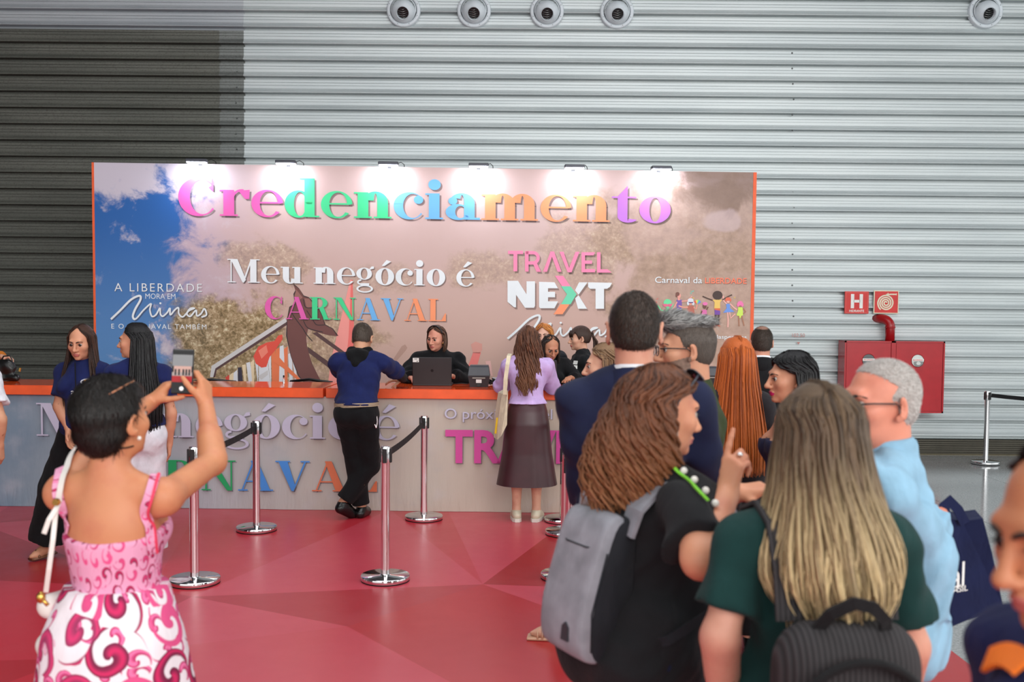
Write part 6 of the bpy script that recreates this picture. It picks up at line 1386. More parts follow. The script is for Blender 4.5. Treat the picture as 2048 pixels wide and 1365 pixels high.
# ------------------------------------------------------------------ the queue on the right
def glasses(P, label, mat, lens=None, M=None, w=.030, h=.019, name='eyeglasses'):
    """worn on P's head: rims, bridge, temples; M moves them (pushed up on the hair)"""
    M = P.MH if M is None else M; k = P.hs; g = empty(name, (P.Minv.inverted() @ M.translation)); tag(g, label, 'glasses')
    Mw = P.Minv.inverted() @ M; Ml = Matrix.Translation(-g.location) @ Mw
    def put(o): o.matrix_local = Ml; return o
    for q in (1, -1):
        pts = [Vector((.034*q+w*math.copysign(abs(math.cos(a))**.7, math.cos(a)), .1155-.25*abs(.034+w*math.cos(a)*q-.034)*.3, .0+h*math.copysign(abs(math.sin(a))**.7, math.sin(a))))*k for a in np.linspace(0, 2*math.pi, 25)]
        put(MB().tube(pts, .0020, 6).build('rim', mat, g))
        if lens: put(mobj('lens', pts[:-1], [tuple(range(24))], lens, g))
        put(MB().tube([Vector((.066*q, .108, .008))*k, Vector((.078*q, .075, .009))*k, Vector((.083*q, .01, .006))*k, Vector((.081*q, -.015, -.012))*k], [.0026, .0024, .0022, .002], 6).build('temple_arm', mat, g))
    put(MB().tube([Vector((-.007, .115, .006))*k, Vector((0, .117, .009))*k, Vector((.007, .115, .006))*k], .0020, 6).build('bridge', mat, g)); return g
DFR = plain('dark_spectacle_frame', (24, 24, 28), .3)
LENS = NT('spectacle_lens'); LENS.base((.8, .85, .85, 1), .03); LENS.b.inputs['Alpha'].default_value = .25; LENS = LENS.m
TINT = NT('brown_tinted_lens'); TINT.base(lin((70, 50, 46)), .05); TINT.b.inputs['Alpha'].default_value = .7; TINT = TINT.m

# tall man in navy suit
P = Person('tall man in navy suit with white collar seen from behind in the queue', 1270, 589, 3.5, -6, 'm', W=.99, D=1.05, head=(0, 0, 0), vox=.009, hvox=.006, skinn='skin_suit_man', skinc=(208, 148, 124), face=False)
P.elb[-1] = P.loc(1166, 880, 3.50); P.wri[-1] = P.loc(1176, 1010, 3.62); P.elb[1] = P.loc(1404, 900, 3.52); P.wri[1] = P.loc(1400, 1010, 3.70)
P.earf = 1.18; P.body(eyes=False, brow=False); jk = P.top(NAVYS, 1.93, .76, .024, .016, .0035, 'suit_jacket', neckband=False); P.trousers(NAVYS, .014, .025); P.shoes(SHOE, g=.01)
P.collar(plain('white_shirt_cloth', (232, 232, 238), .7), .042, .006, 'shirt_collar', -.004); P.collar(NAVYS, .024, .018, 'jacket_collar', .0)
P.fade(hairmat('short_dark_hair', (24, 18, 15), (60, 46, 38)), (78, 58, 48), .008, n='suit')

# man with grey quiff in green shirt
P = Person('man with grey quiff, glasses and dark green shirt in profile', 1380, 634, 4.05, 86, 'm', W=1.12, D=1.1, head=(4, -2, 0), vox=.009, hvox=.0045, skinn='skin_green_man', skinc=(204, 146, 116), belly=.01, h=1.765)
P.body(stubble=plain('grey_stubble', (140, 112, 98), .7, 0, .15, 60)); P.top(fabric('dark_green_cloth', (52, 62, 34), .85), .95, .9, .024, .022, .004, 'shirt'); P.trousers(BLACKT); P.shoes(SHOE); P.collar(MC['dark_green_cloth'], .03, .006)
fs_ = P.short_hair(hairmat('faded_side_hair', (52, 44, 40), (98, 86, 78)), .003, hair_line=.070, nape=-.07, vox=.004, name='faded_sides'); fuzz(P, fs_, 3500, .006, .0008, MC['faded_side_hair'])
QF = NT('grey_streaked_hair'); _c = QF.coord(); _n1 = QF.noise(QF.mapping(_c, rot=(0, 0, 0), scale=(70, 9, 22)), 2.0, 4, .6); QF.base(QF.ramp(_n1.outputs[0], [(.40, lin((40, 38, 37))), (.54, lin((92, 89, 88))), (.66, lin((178, 175, 173)))]), .75); QF.b.inputs['Specular IOR Level'].default_value = .2; QF.bump(_n1.outputs[0], .9, .010); QF = QF.m
qf_ = P.hbox('quiff', [ell((0, -.008, .100), (.060, .098, .030), .02), ell((0, .045, .112), (.052, .050, .034), .03), ell((0, .072, .108), (.046, .032, .030), .02)], QF, .004); fuzz(P, qf_, 2600, .045, .0016, hairmat('grey_quiff_strands', (34, 32, 32), (186, 184, 182)), .18, P.MH.to_3x3() @ Vector((0, -1, .25)))
glasses(P, 'dark framed eyeglasses worn by the man with the grey quiff', DFR, LENS)

# woman with long straight copper hair
P = Person('woman with long straight copper hair seen from behind', 1474, 678, 5.2, 4, 'f', W=.9, head=(0, 0, 0), vox=.010, hvox=.008, skinn='skin_light', skinc=SK_L, face=False)
P.body(eyes=False, brow=False); P.top(fabric('dark_blouse', (40, 36, 40), .85), .7, .9, .014, .012, .003, 'blouse'); P.trousers(BLACKT); P.shoes(SHOE)
P.long_hair(hairmat('straight_copper_hair', (128, 52, 14), (206, 104, 40), (198, 110, 48), -.2, -.5), hrows(.015, [(-.03, .10, -.135, .05), (-.12, .112, -.135, .04), (-.24, .132, -.16, .02), (-.36, .15, -.18, .0), (-.48, .165, -.19, -.02), (-.58, .16, -.19, -.03)]), 520, .0055, .002, 1.0, part=.0, phimax=122, seed=21, ragged=.04)

# balding man in black suit at the counter end
P = Person('balding man in black suit and white collar at the far end of the counter', 1524, 655, 7.85, -8, 'm', W=1.08, head=(4, 0, 0), vox=.011, hvox=.007, skinn='skin_suit_man', skinc=(208, 148, 124), face=False)
P.body(eyes=False, brow=False); P.top(BLACKC, 1.93, .78, .024, .014, .003, 'suit_jacket', neckband=False); P.trousers(BLACKT); P.shoes(SHOE); P.collar(MC['white_shirt_cloth'], .042, .006, 'shirt_collar', -.004); P.collar(BLACKC, .022, .018, 'jacket_collar')
P.fade(hairmat('cropped_brown_hair', (34, 26, 22), (74, 60, 50)), (96, 76, 64), .004, n='bald')
bald = xf([ell((0, -.028, .0925), (.050, .060, .0308), .01)], P.MH, P.hs); blob('bald_crown', bald, .005, skin('skin_scalp', (150, 112, 96), (140, 96, 84)), P.root)

# woman with black hair in navy off-shoulder top
P = Person('black haired woman in navy off-shoulder top in profile', 1588, 708, 4.65, 92, 'f', W=1.02, head=(2, -4, 0), vox=.009, hvox=.0044, skinn='skin_warm', skinc=(206, 146, 116))
P.body(lips=plain('lips_magenta', (178, 30, 88), .35)); k = P.s
V_, F_ = solid(P.torso(.016)+P.pelvis(.02)+P.armp(1, 1.2, .02, .02, True)+P.armp(-1, 1.2, .02, .02, True), .009, cuts=[((0, 0, 1.275*k), (0, 0, 1)), ((0, 0, .85*k), (0, 0, -1))], fold=.003); mobj('off_shoulder_top', V_, F_, fabric('navy_top_cloth', (22, 26, 60), .85), P.root, True)
P.trousers(BLACKT); P.shoes(SHOE)
b = MB(); b.ribbon([(-.10, -.10, 1.25*k), (-.105, -.07, 1.37*k), (-.11, -.01, 1.42*k), (-.11, .06, 1.37*k), (-.10, .105, 1.25*k)], .014, .004, [(0, -1, 0), (0, -.8, .6), (0, 0, 1), (0, .8, .6), (0, 1, 0)]); b.build('beige_strap', plain('beige_strap_cloth', (176, 146, 120), .7), P.root)
P.long_hair(BLH, hrows(.018, [(-.03, .105, -.14, .04), (-.10, .11, -.14, .02), (-.18, .105, -.135, .0), (-.25, .09, -.13, -.01)]), 340, .007, .003, 1.2, part=-.015, phimax=100, seed=22, ragged=.05, line=.070)

# woman with curly auburn hair, pointing
P = Person('woman with curly auburn hair and grey backpack, pointing a finger up', 1332, 738, 2.68, -62, 'f', W=1.26, D=1.1, lean=6, head=(-8, -2, 0), base=(.338, 2.66), vox=.008, hvox=.0034, hands=.0042, bvox=.0095, skinn='skin_curly', skinc=(212, 148, 116), arm=1.28, belly=.045, bust=1.35)
P.sho[1] = P.sho[1]+Vector((0, 0, 0))
P.elb[1] = P.loc(1402, 1122, 2.32); P.wri[1] = P.loc(1455, 988, 2.48); P.hd[1] = dict(d=P.Minv.to_3x3() @ Vector((.18, .05, 1)), n=P.Minv.to_3x3() @ Vector((.75, .65, 0)), curl=(.04, .75, .85, .9), thumb=.6)
P.elb[-1] = P.loc(1400, 1050, 2.95); P.wri[-1] = P.loc(1470, 985, 2.85); P.hd[-1] = dict(d=P.Minv.to_3x3() @ Vector((1, -.2, .2)), n=P.Minv.to_3x3() @ Vector((.1, .3, -1)), curl=(.5, .5, .55, .6), thumb=.4)
P.body(lips=LIPN); tp_ = P.top(fabric('black_tee_cloth', (26, 26, 29), .85, bumpk=.4), .78, .80, .020, .022, .005, 'tee_shirt'); P.trousers(fabric('navy_denim', (24, 30, 58), .9)); P.shoes(SHOE)
P.long_hair(hairmat('curly_auburn_hair', (40, 19, 12), (116, 68, 42), (158, 104, 66), .06, -.25), hrows(.020, [(-.01, .112, -.16, .03), (-.07, .125, -.19, .015), (-.13, .135, -.205, .0), (-.19, .13, -.21, -.02), (-.24, .11, -.20, -.04)]), 850, .0062, .021, 2.6, curl=1, part=.02, phimax=84, seed=23, ragged=.09, line=.078, m=19, thick=.55)
P.bvh(tp_, P.bodyo)
er = MB(); er.tube([(0, 0, 0), (0, 0, -.026)], .0012, 5); er.sphere((0, 0, -.032), .0075, 12, 8); o = er.build('pearl_earring', plain('pearl', (232, 226, 218), .2), P.root); o.matrix_local = Matrix.Translation(P.MH @ Vector((.086, .006, -.045)))
P.strap('green_lanyard', [(1322, 916), (1345, 935), (1368, 960), (1392, 985), (1412, 1008)], .0038, plain('lime_lanyard', (120, 200, 40), .6), .010)
for px, py in ((1388, 967), (1408, 988), (1370, 948), (1425, 1012)):
    r = P.hit(px, py, .010)
    if r: MB().sphere(r[0], .0095, 12, 8).build('necklace_pearl', MC['pearl'], P.root)
gl = P.MH @ Matrix.Rotation(math.radians(52), 4, 'X') @ Matrix.Translation((0, .016, .015))
glasses(P, 'dark sunglasses pushed up on the curly auburn hair', plain('slate_sunglass_frame', (58, 62, 72), .3), plain('slate_sunglass_lens', (46, 50, 60), .1), gl, .032, .022, 'sunglasses')
rg2 = MB(); w_ = P.wri[1]+Vector(P.hd[1]['d']).normalized()*.10; nn = Vector(P.hd[1]['n']).normalized(); rg2.sphere(w_+nn*.012+Vector(P.hd[1]['d']).normalized().cross(nn)*(-.006), (.008, .008, .006), 8, 6); rg2.build('ring', CHROME, P.root)
b = MB(); c = P.wri[-1]; d_ = (P.wri[-1]-P.elb[-1]).normalized(); u_ = d_.orthogonal().normalized(); v_ = d_.cross(u_); b.tube([c-d_*.02+(u_*math.cos(a)+v_*math.sin(a))*.034 for a in np.linspace(0, 2*math.pi, 20)], .004, 6); b.build('bracelet', BLK, P.root)
# her grey backpack
bp = worn('backpack', 'slim grey backpack with charcoal edge worn by the curly haired woman', 'backpack', P)
GRY = fabric('heather_grey_cloth', (142, 142, 150), .9, 700, bumpk=.15, var=.16); CHA = fabric('charcoal_nylon', (30, 32, 38), .7)
def pack(prof, mat, name, off=0.0, w=None):
    """prof: side outline (y, z); extruded across x with rounded edges"""
    V = []; F = []; xs = [(-1, .86), (-.93, .965), (-.75, 1.0), (-.3, 1.02), (.3, 1.02), (.75, 1.0), (.93, .965), (1, .86)]; n = len(prof); cy = sum(p[0] for p in prof)/n; cz = sum(p[1] for p in prof)/n
    for x, s_ in xs:
        for y, z in prof: V.append((x*w, cy+(y-cy)*s_, cz+(z-cz)*(s_*.35+.65)))
    for i in range(len(xs)-1):
        for j in range(n): F.append((i*n+j, i*n+(j+1) % n, (i+1)*n+(j+1) % n, (i+1)*n+j))
    F += [tuple(range(n-1, -1, -1)), tuple((len(xs)-1)*n+j for j in range(n))]; return mobj(name, V, F, mat, bp, True)
yb = -.135
outer = script_path([(yb, 1.285), (yb-.03, 1.300), (yb-.07, 1.265), (yb-.105, 1.12), (yb-.12, 1.02), (yb-.11, .935), (yb-.07, .905), (yb-.01, .92), (yb+.01, .98), (yb+.01, 1.1), (yb, 1.285)], 4)[:-1]
zs = 1.33/1.335
pk = pack(outer, GRY, 'pack_body', w=.108)
edge = [(y+.028, z-.004) for y, z in outer]; pack(edge, CHA, 'edge_panel', w=.1115)
b = MB(); b.tube([(-.104, yb-.073, 1.215), (-.05, yb-.088, 1.205), (.05, yb-.088, 1.205), (.104, yb-.073, 1.215)], .0025, 6); b.build('flap_seam', CHA, pk)
b = MB(); b.tube([(.109, yb-.08, .94), (.110, yb-.09, 1.04), (.109, yb-.06, 1.2)], .003, 6); b.build('zip', CHA, pk)
b = MB(); yy = yb-.126; b.add([(.025, yy, .955), (.055, yy+.002, .955), (.055, yy+.001, .992), (.040, yy, 1.005), (.025, yy, .992), (.025, yy+.02, .955), (.055, yy+.02, .955), (.055, yy+.02, .992), (.040, yy+.02, 1.005), (.025, yy+.02, .992)], [(0, 1, 2, 3, 4), (0, 5, 6, 1), (1, 6, 7, 2), (2, 7, 8, 3), (3, 8, 9, 4), (4, 9, 5, 0)]); b.build('usb_flap', plain('dark_rubber_flap', (48, 50, 56), .5), pk)
for q in (1, -1):
    k = P.s; sx = .115*q
    pth = [(sx*.9, yb+.0, 1.25), (sx, yb+.01, 1.32), (sx*1.02, -.045, 1.405), (sx*1.05, .04, 1.42), (sx*1.1, .125, 1.39), (sx*1.15, .20, 1.30)]
    b = MB(); b.ribbon(pth, [.03, .034, .034, .034, .032, .028], .012, [(0, -1, .5), (0, -.9, .6), (0, -.4, 1), (0, 0, 1), (0, .6, .8), (0, 1, .4)]); b.build('shoulder_strap', GRY, bp)
    b = MB(); b.ribbon([(sx*1.15, .20, 1.30), (.19*q, .21, 1.20), (.235*q, .08, 1.08), (.225*q, -.06, 1.0), (.12*q, yb, .95)], .013, .004, [(0, 1, 0), (q, .6, 0), (q, 0, .1), (q, -.3, 0), (q, -.5, 0)]); b.build('webbing', CHA, bp)
b = MB(); b.tube([(-.03, yb-.01, 1.28), (-.025, yb-.005, 1.315), (.025, yb-.005, 1.315), (.03, yb-.01, 1.28)], .008, 8); b.build('grab_handle', CHA, bp)

# blonde woman with dark backpack
P = Person('woman with long highlighted blonde hair and black backpack, seen from behind', 1636, 777, 2.2, 4, 'f', W=1.06, D=1.05, head=(4, 2, 2), vox=.008, hvox=.008, bvox=.009, skinn='skin_blonde', skinc=(214, 156, 134), arm=1.12, face=False)
P.sho = {q: v+Vector((0, 0, -.022)) for q, v in P.sho.items()}
P.elb[-1] = P.loc(1440, 1270, 2.13); P.wri[-1] = P.loc(1450, 1440, 2.25); P.elb[1] = P.loc(1822, 1290, 2.25); P.wri[1] = P.loc(1800, 1420, 2.45)
P.body(eyes=False, brow=False); tp_ = P.top(fabric('bottle_green_cotton', (16, 52, 50), .9, bumpk=.3), .72, .92, .018, .016, .0035, 'tee_shirt'); P.trousers(fabric('blue_denim', (58, 82, 128), .9, 800)); P.shoes(SHOE)
P.long_hair(hairmat('highlighted_blonde_hair', (50, 37, 29), (108, 86, 64), (232, 204, 152), .02, -.26), hrows(.016, [(-.03, .104, -.14, .04), (-.10, .114, -.165, .03), (-.16, .132, -.20, .02), (-.22, .155, -.225, .01), (-.28, .165, -.235, .0), (-.33, .15, -.235, -.02), (-.36, .12, -.23, -.04)]), 900, .0054, .010, 1.3, part=-.01, phimax=124, seed=31, ragged=.10, m=17)
bp = worn('backpack', 'black ribbed backpack worn by the blonde woman', 'backpack', P)
t = NT('ribbed_black_fabric'); co = t.coord(); w_ = t.n('TexWave', {'bands_direction': 'X', 'wave_type': 'BANDS'}, Vector=co, Scale=26.0); t.base(t.mix(w_.outputs[0], lin((30, 28, 30)), lin((58, 54, 56))), .85); t.bump(w_.outputs[0], .5, .004); RIB = t.m
DRK = fabric('black_pack_nylon', (22, 21, 23), .75)
ox = -.012
pb = blob('pack_body', [cone((ox-.075, -.225, z_), (ox+.075, -.225, z_), .075, .075, .05, flat=((0, 1, 0), 1.05)) for z_ in (1.145, 1.09, 1.03, .97, .91, .85)], .008, RIB, bp)
blob('front_pocket', [cone((ox-.06, -.335, 1.02), (ox+.06, -.335, 1.02), .05, .05, .03, flat=((0, 1, 0), 1.6)), cone((ox-.07, -.335, .90), (ox+.07, -.335, .90), .06, .06, .04, flat=((0, 1, 0), 1.5))], .008, RIB, bp)
b = MB(); arcp_ = [(ox+.145*math.cos(a), -.315-.012*math.sin(a), 1.02+.145*math.sin(a)) for a in np.linspace(math.pi*1.02, -.02*math.pi, 24)]; arcp_ = [(ox-.155, -.30, .86)]+arcp_+[(ox+.155, -.30, .86)]; b.tube(arcp_, .010, 8); b.build('pocket_piping', DRK, bp)
b = MB(); b.tube([(ox-.115, -.372, .985), (ox, -.385, .988), (ox+.115, -.372, .985)], .006, 6); b.build('zip', plain('black_zip_tape', (12, 12, 13), .5), bp); b = MB(); b.sphere((ox-.085, -.39, .983), (.012, .008, .009), 10, 6); b.build('zip_pull', CHROME, bp)
b = MB(); b.ribbon([(ox-.026, -.386, 1.038), (ox-.02, -.388, 1.046), (ox, -.390, 1.052), (ox+.02, -.388, 1.046), (ox+.026, -.386, 1.038), (ox-.026, -.386, 1.038)], .0022, .003, (0, 1, 0)); b.build('emblem', plain('pewter_emblem', (150, 146, 132), .35, .8), bp)
b = MB(); b.ribbon([(ox-.075, -.245, 1.205), (ox-.055, -.275, 1.25), (ox-.01, -.285, 1.275), (ox+.03, -.285, 1.265), (ox+.06, -.275, 1.235), (ox+.075, -.245, 1.195)], .013, .010, [(0, -1, 0)]*6); b.build('grab_handle', DRK, bp)
for q in (1, -1):
    sx = ox*.5+.105*q; b = MB(); b.ribbon([(sx, -.16, 1.20), (sx*1.0, -.135, 1.31), (sx*1.02, -.085, 1.40), (sx*1.05, -.0, 1.432), (sx*1.1, .09, 1.40), (sx*1.2, .15, 1.28), (.19*q, .13, 1.14), (.2*q, -.05, 1.0), (.15*q, -.18, .92)], [.03, .032, .032, .032, .03, .028, .014, .012, .012], .010, [(0, -1, .2), (0, -1, .4), (0, -.5, 1), (0, 0, 1), (0, .6, .8), (0, 1, .2), (q, .5, 0), (q, 0, 0), (q, -.5, 0)]); b.build('shoulder_strap', RIB, bp)

# older man in light blue shirt
P = Person('older man with cropped white hair, glasses and light blue shirt', 1768, 722, 2.8, 72, 'm', W=1.10, D=1.06, head=(34, -2, 0), vox=.008, hvox=.0038, skinn='skin_ruddy', skinc=(216, 140, 116), belly=.05, arm=1.05)
P.elb[-1] = P.loc(1848, 1095, 2.72); P.wri[-1] = P.loc(1846, 1275, 2.68); P.hd[-1]['d'] = Vector((0, .1, -1))
P.wri[1] = P.loc(1880, 1030, 3.16); P.elb[1] = P.loc(1835, 1110, 3.02)
P.body(); tp_ = P.top(fabric('light_blue_oxford', (148, 190, 216), .8, 1400, bumpk=.6), 1.80, .82, .022, .016, .007, 'shirt', vox=.0075); P.trousers(BLACKT); P.shoes(SHOE)
P.collar(MC['light_blue_oxford'], .046, .008, 'shirt_collar', .0)
for q in (1, -1):
    c = P.MU @ Vector((.05*q, .055, 1.43))*1.0; b = MB(); b.add([(.018*q, .105, 1.385), (.072*q, .045, 1.435), (.085*q, .055, 1.395), (.05*q, .115, 1.335)], [(0, 1, 2, 3)]); 
wh_ = P.short_hair(hairmat('cropped_white_hair', (128, 112, 104), (206, 200, 196)), .0025, hair_line=.082, nape=-.068, temple=.004, recede=.030, vox=.0035); fuzz(P, wh_, 6500, .009, .0007, hairmat('white_hair_strands', (120, 106, 98), (224, 220, 216)), .3, P.MH.to_3x3() @ Vector((0, -.6, -.6)))
glasses(P, 'dark half-rim eyeglasses worn by the older man in blue', DFR, TINT)
tb = empty('tote_bag', at_y(1935, 1150, 3.2)); tag(tb, 'navy tote bag with white script lettering beside the older man', 'bag')
NVB = fabric('navy_canvas', (22, 30, 66), .85)
cor = [(1884, 1034), (1925, 1044), (1966, 1038), (1985, 1110), (2006, 1212), (1942, 1236), (1866, 1270), (1872, 1150)]
V = [at_y(px, py, 3.16+(.02 if i in (1, 5) else 0))-tb.location for i, (px, py) in enumerate(cor)]; n8 = len(V); V2 = [v+Vector((.02, .10, .01 if i in (0, 1, 2) else 0)) for i, v in enumerate(V)]
mobj('bag_body', V+V2, [tuple(range(n8-1, -1, -1)), tuple(range(n8, 2*n8))]+[(i, (i+1) % n8, n8+(i+1) % n8, n8+i) for i in range(n8)], NVB, tb)
for dy in (.0, .1):
    b = MB(); q0, q1, q2, q3 = (at_y(px, py, 3.16+dy)-tb.location for px, py in ((1893, 1044), (1888, 1010), (1897, 1000), (1930, 1048))); q4 = at_y(1916, 1020, 3.16+dy)-tb.location
    b.ribbon([q0, q1, q2, q4, q3], .016, .004, (0, 1, 0)); b.build('handle', NVB, tb)
rot = Matrix.Rotation(math.pi/2, 4, 'X') @ Matrix.Rotation(math.radians(11), 4, 'Z')
c = at_y(1886, 1158, 3.145)-tb.location; flat_text('lettering', 'Natal', Matrix.Translation(c) @ rot, .155, WHT, tb, .012, .085, .35)
c = at_y(1893, 1184, 3.145)-tb.location; flat_text('lettering', 'RN - BRASIL', Matrix.Translation(c) @ rot, .135, WHT, tb, .01, .018, .25)

# woman at the right edge, close to the camera
P = Person('dark haired woman in navy top close to the camera at the right edge', 2212, 862, 1.22, 100, 'f', W=1.0, head=(2, -14, 0), vox=.008, hvox=.0042, skinn='skin_right', skinc=(196, 128, 92))
P.body(lips=LIPN); tp_ = P.top(fabric('navy_uniform', (24, 30, 74), .85), .8, .9, .018, .016, .004, 'polo_shirt'); P.trousers(BLACKT); P.shoes(SHOE)
P.long_hair(hairmat('pulled_black_hair', (10, 8, 8), (34, 27, 25)), hrows(.012, [(-.03, .094, -.128, .04), (-.09, .092, -.12, .03), (-.17, .085, -.11, .0), (-.25, .08, -.10, .0)]), 300, .007, .003, 1.0, part=0, phimax=80, seed=41, line=.082)
P.bvh(tp_)
P.strap('orange_scarf', [(1992, 1330), (2018, 1322), (2042, 1330), (2060, 1345)], .018, plain('orange_lanyard', (244, 120, 24), .6), .012, .006)

# ------------------------------------------------------------------ woman in floral dress photographing with a phone
P = Person('woman in pink floral sundress photographing with a raised phone', 225, 761, 2.75, -9, 'f', W=1.02, D=1.05, head=(-16, 6, 0), vox=.008, hvox=.0040, hands=.0042, bvox=.0085, skinn='skin_tan_back', skinc=(204, 138, 100), arm=1.12, face=True)
P.elb[1] = P.loc(426, 925, 3.0); P.wri[1] = P.loc(412, 812, 3.24); P.hd[1] = dict(d=P.Minv.to_3x3() @ Vector((-.15, .35, 1)), n=P.Minv.to_3x3() @ Vector((-1, .35, .0)), curl=(.42, .45, .5, .5), thumb=.2)
P.elb[-1] = P.loc(232, 850, 3.02); P.wri[-1] = P.loc(300, 806, 3.25); P.hd[-1] = dict(d=P.Minv.to_3x3() @ Vector((.55, .15, .62)), n=P.Minv.to_3x3() @ Vector((1, .55, -.6)), curl=(.12, .35, .4, .45), thumb=.5)
P.body(lips=LIPN); k = P.s
def m_floral(name, scale, white):
    t = NT(name); co = t.coord(); X = t.xyz(co); an = t.math('ARCTAN2', X[0], t.math('MULTIPLY', X[1], -1)); u = t.math('MULTIPLY', an, .19)
    v = t.n('CombineXYZ', None, _0=u, _1=X[2], _2=0.0).outputs[0]; dz = t.noise(v, 7, 2); vv = t.n('VectorMath', {'operation': 'ADD'}, _0=v, _1=t.n('VectorMath', {'operation': 'SCALE'}, _0=dz.outputs['Color'], Scale=.03).outputs[0]).outputs[0]
    def scroll(sc, turns, width, seed):
        mv = t.mapping(vv, loc=(seed, seed*.7, 0)); vo_ = t.n('TexVoronoi', {'voronoi_dimensions': '2D'}, Vector=mv, Scale=sc, Randomness=.55)
        d = t.n('VectorMath', {'operation': 'SUBTRACT'}, _0=mv, _1=vo_.outputs['Position']).outputs[0]; D = t.xyz(d); r = t.math('MULTIPLY', t.n('VectorMath', {'operation': 'LENGTH'}, _0=d).outputs['Value'], sc)
        th = t.math('DIVIDE', t.math('ARCTAN2', D[1], D[0]), 2*math.pi); rc = t.xyz(vo_.outputs['Color'])[0]
        sp = t.math('FRACT', t.math('ADD', t.math('ADD', th, t.math('MULTIPLY', r, turns)), rc)); band = t.math('ABSOLUTE', t.math('SUBTRACT', sp, .5))
        wd = t.math('MULTIPLY', t.math('SUBTRACT', .66, r), width); m = t.smooth(t.math('SUBTRACT', wd, band), -.03, .03); return m, t.math('DIVIDE', band, t.math('MAXIMUM', wd, .02)), r, rc
    base = lin((236, 228, 234)) if white else lin((228, 160, 192))
    m1, e1, r1, c1 = scroll(scale, 2.2, .75, 0.3); m2, e2, r2, c2 = scroll(scale*2.1, 1.6, .8, 4.1)
    deep = t.mix(t.smooth(e1, .0, .8), lin((206, 34, 96)), lin((120, 22, 66))); pk_ = t.mix(t.smooth(e2, 0, .9), lin((236, 120, 170)), lin((186, 36, 100)))
    c = t.mix(t.math('MULTIPLY', m2, t.smooth(c2, .45, .5)), base, pk_); c = t.mix(m1, c, t.mix(t.smooth(c1, .3, .8), deep, lin((226, 84, 140))))
    t.base(c, .8); fo = t.noise(t.mapping(co, scale=(14, 14, .8)), 2, 2); t.bump(fo.outputs[0], .25, .02); return t.m
FLW = m_floral('floral_skirt_print', 7.4, True); FLP = m_floral('floral_bodice_print', 19.0, False)
V_, F_ = solid(P.torso(.010)+P.pelvis(.012), .007, cuts=[((0, -.1, 1.235*k), (0, -.16, 1)), ((0, 0, 1.06*k), (0, 0, -1))], fold=.0015); bo = mobj('bodice', V_, F_, FLP, P.root, True)
P.skirt([(1.085*k, .142, .125, 0, .01), (1.06*k, .152, .135, 0, .005), (.95*k, .190, .175, 0, -.01), (.75*k, .222, .21, 0, 0), (.4*k, .275, .26, 0, 0), (.1*k, .32, .30, 0, 0)], FLW, .035, 8, n=96)
P.bvh(P.bodyo, bo)
STR = m_floral('strap_print', 30.0, False)
for nm, pts_ in (('l', [(160, 888), (138, 905), (124, 940), (117, 985), (128, 1022), (140, 1060)]), ('r', [(318, 914), (315, 935), (309, 965), (299, 1000), (292, 1022), (297, 1060), (303, 1105)])):
    P.strap('dress_strap', pts_, .014, STR, .007, .004)
P.strap('strap_trim', [(324, 914), (321, 940), (314, 970), (306, 1003), (300, 1024), (304, 1060), (309, 1105)], .0035, plain('coral_trim', (232, 64, 96), .7), .011, .003)
P.strap('cord_necklace', [(186, 889), (205, 895), (225, 897), (250, 896), (266, 892)], .0018, BLK, .003, .003)
b = MB(); b.sphere(P.MH @ Vector((.086, .004, -.048)), .006, 8, 6); b.build('earring', MC['pearl'], P.root)
# sleek short dark hair with a parting
sl_ = P.short_hair(hairmat('sleek_black_hair', (9, 8, 8), (36, 30, 27), rough=.32), .010, hair_line=.082, nape=-.090, temple=-.004, vox=.0035, extra=[ell((0, -.055, -.03), (.068, .058, .062), .03), ell((0, -.012, .05), (.082, .104, .076), .03)]); fuzz(P, sl_, 6000, .030, .0014, MC['sleek_black_hair'], .03, (.1, -.2, -1))
hbv = P.bvh([c for c in P.root.children if c.name.startswith('hair')][0]); P.strap('hair_parting', [(218, 790), (236, 780), (256, 769), (272, 762)], .0016, P.skin, .0035, .001)
# white crossbody bag strap and bag
cb = empty('crossbody_bag', P.root.location.copy(), P.rz); tag(cb, 'white crossbody bag with gold clasp hanging at the floral dress', 'bag')
WL = plain('white_leather', (228, 222, 216), .45); P.bvh(P.bodyo, bo)
sp_ = P.strap('bag_strap', [(166, 892), (150, 910), (136, 940), (126, 975), (120, 1000)], .008, WL, .012, .003, parent=cb)
pts_ = [P.loc(120, 1000, 2.66), P.loc(112, 1020, 2.62), P.loc(106, 1080, 2.60), P.loc(98, 1140, 2.60), P.loc(92, 1185, 2.62)]
b = MB(); b.ribbon(pts_, .006, .003, P.Minv.to_3x3() @ Vector((.2, -1, 0))); b.build('bag_strap', WL, cb)
b = MB(); b.ribbon([P.loc(112, 1018, 2.61), P.loc(98, 1040, 2.60), P.loc(88, 1068, 2.60)], .006, .003, P.Minv.to_3x3() @ Vector((.2, -1, 0))); b.build('strap_tail', WL, cb)
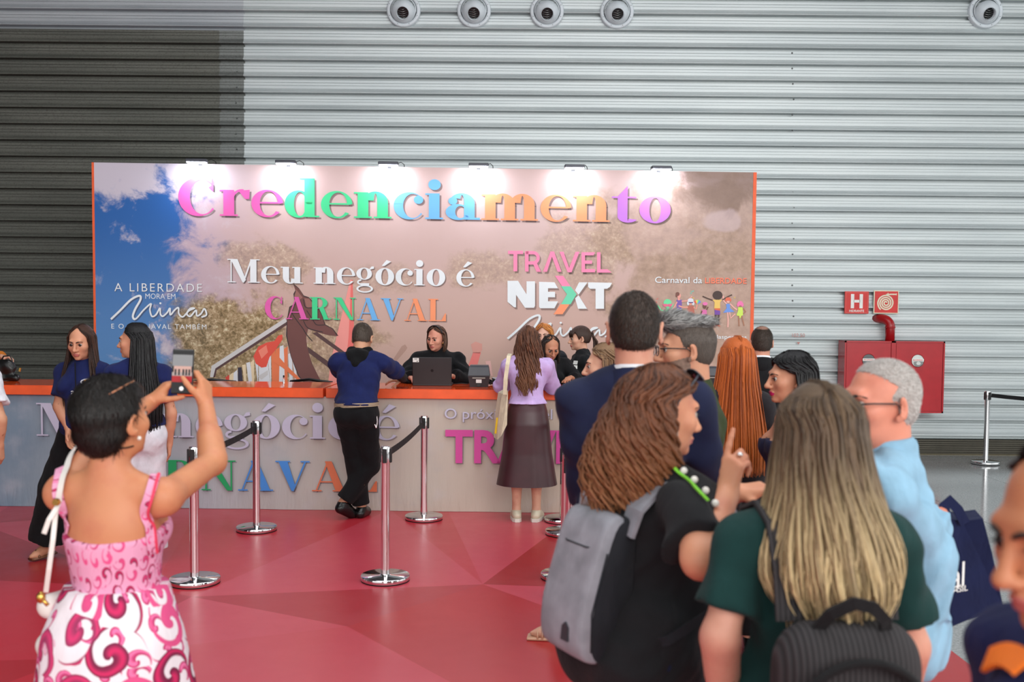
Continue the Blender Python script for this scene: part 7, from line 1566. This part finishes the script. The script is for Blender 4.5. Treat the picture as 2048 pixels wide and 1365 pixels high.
b = MB(); b.lathe([(.009, -.006), (.011, 0), (.009, .006)], P.loc(113, 1005, 2.615), 12, axis='y'); b.build('ring_clasp', MC['gold_jewel'], cb); c = P.loc(82, 1196, 2.62); b = MB(); b.sphere(c, (.012, .012, .016), 10, 8); b.tube([c, c+Vector((.02, 0, -.02))], .006, 6); b.build('swivel_clasp', MC['gold_jewel'], cb)
c = P.loc(72, 1230, 2.72); blob('bag_body', [cone(c+Vector((.03, .02, .02)), c+Vector((.02, .16, .0)), .035, .035, .02), cone(c+Vector((.03, .02, -.09)), c+Vector((.02, .16, -.1)), .04, .04, .03)], .007, WL, cb)
# phone
pc_ = at_y(365.5, 744, 3.235); ph = empty('smartphone', pc_); tag(ph, 'black smartphone raised by the woman in the floral dress, screen lit', 'phone'); ph.rotation_euler = (math.radians(-6), math.radians(1.0), math.radians(-4))
b = MB(); b.box((-.036, -.004, -.073), (.036, .004, .073), bev=.004); b.build('case', plain('black_phone_case', (18, 16, 17), .3), ph)
def scr(nm, x0, z0, x1, z1, c, e=.35, y=-.0047): 
    b = MB(); b.box((x0, y, z0), (x1, y+.0006, z1)); return b.build(nm, emit('screen_%d_%d_%d' % c, c, e), ph)
sg = scr('screen', -.033, -.069, .033, .069, (22, 22, 24), .1)
for nm, r_, c in (('wall', (-.033, .018, .033, .055), (120, 122, 124)), ('backdrop', (-.028, -.002, .030, .018), (176, 142, 132)), ('counter', (-.033, -.014, .033, -.002), (150, 138, 134)), ('red_floor', (-.033, -.034, .033, -.014), (150, 24, 30))):
    o = scr('screen_image', *r_, c, .3, -.0052)
for x in (-.022, -.010, .004, .014, .024): scr('screen_figure', x-.003, -.012, x+.003, .008, (30, 28, 30), .1, -.0056)
b = MB(); b.lathe([(.0001, .0052), (.007, .0054), (.007, .0048)], (0, 0, -.055), 16, axis='y'); b.build('shutter_button', emit('shutter_white', (230, 230, 230), .5), ph)
b = MB(); c = P.Minv @ pc_; 
nb = MB(); q = P.loc(361, 797, 3.30); nb.sphere(q, (.008, .006, .006), 8, 6); nb.build('red_nail', plain('red_nail_polish', (206, 20, 40), .2), P.root)
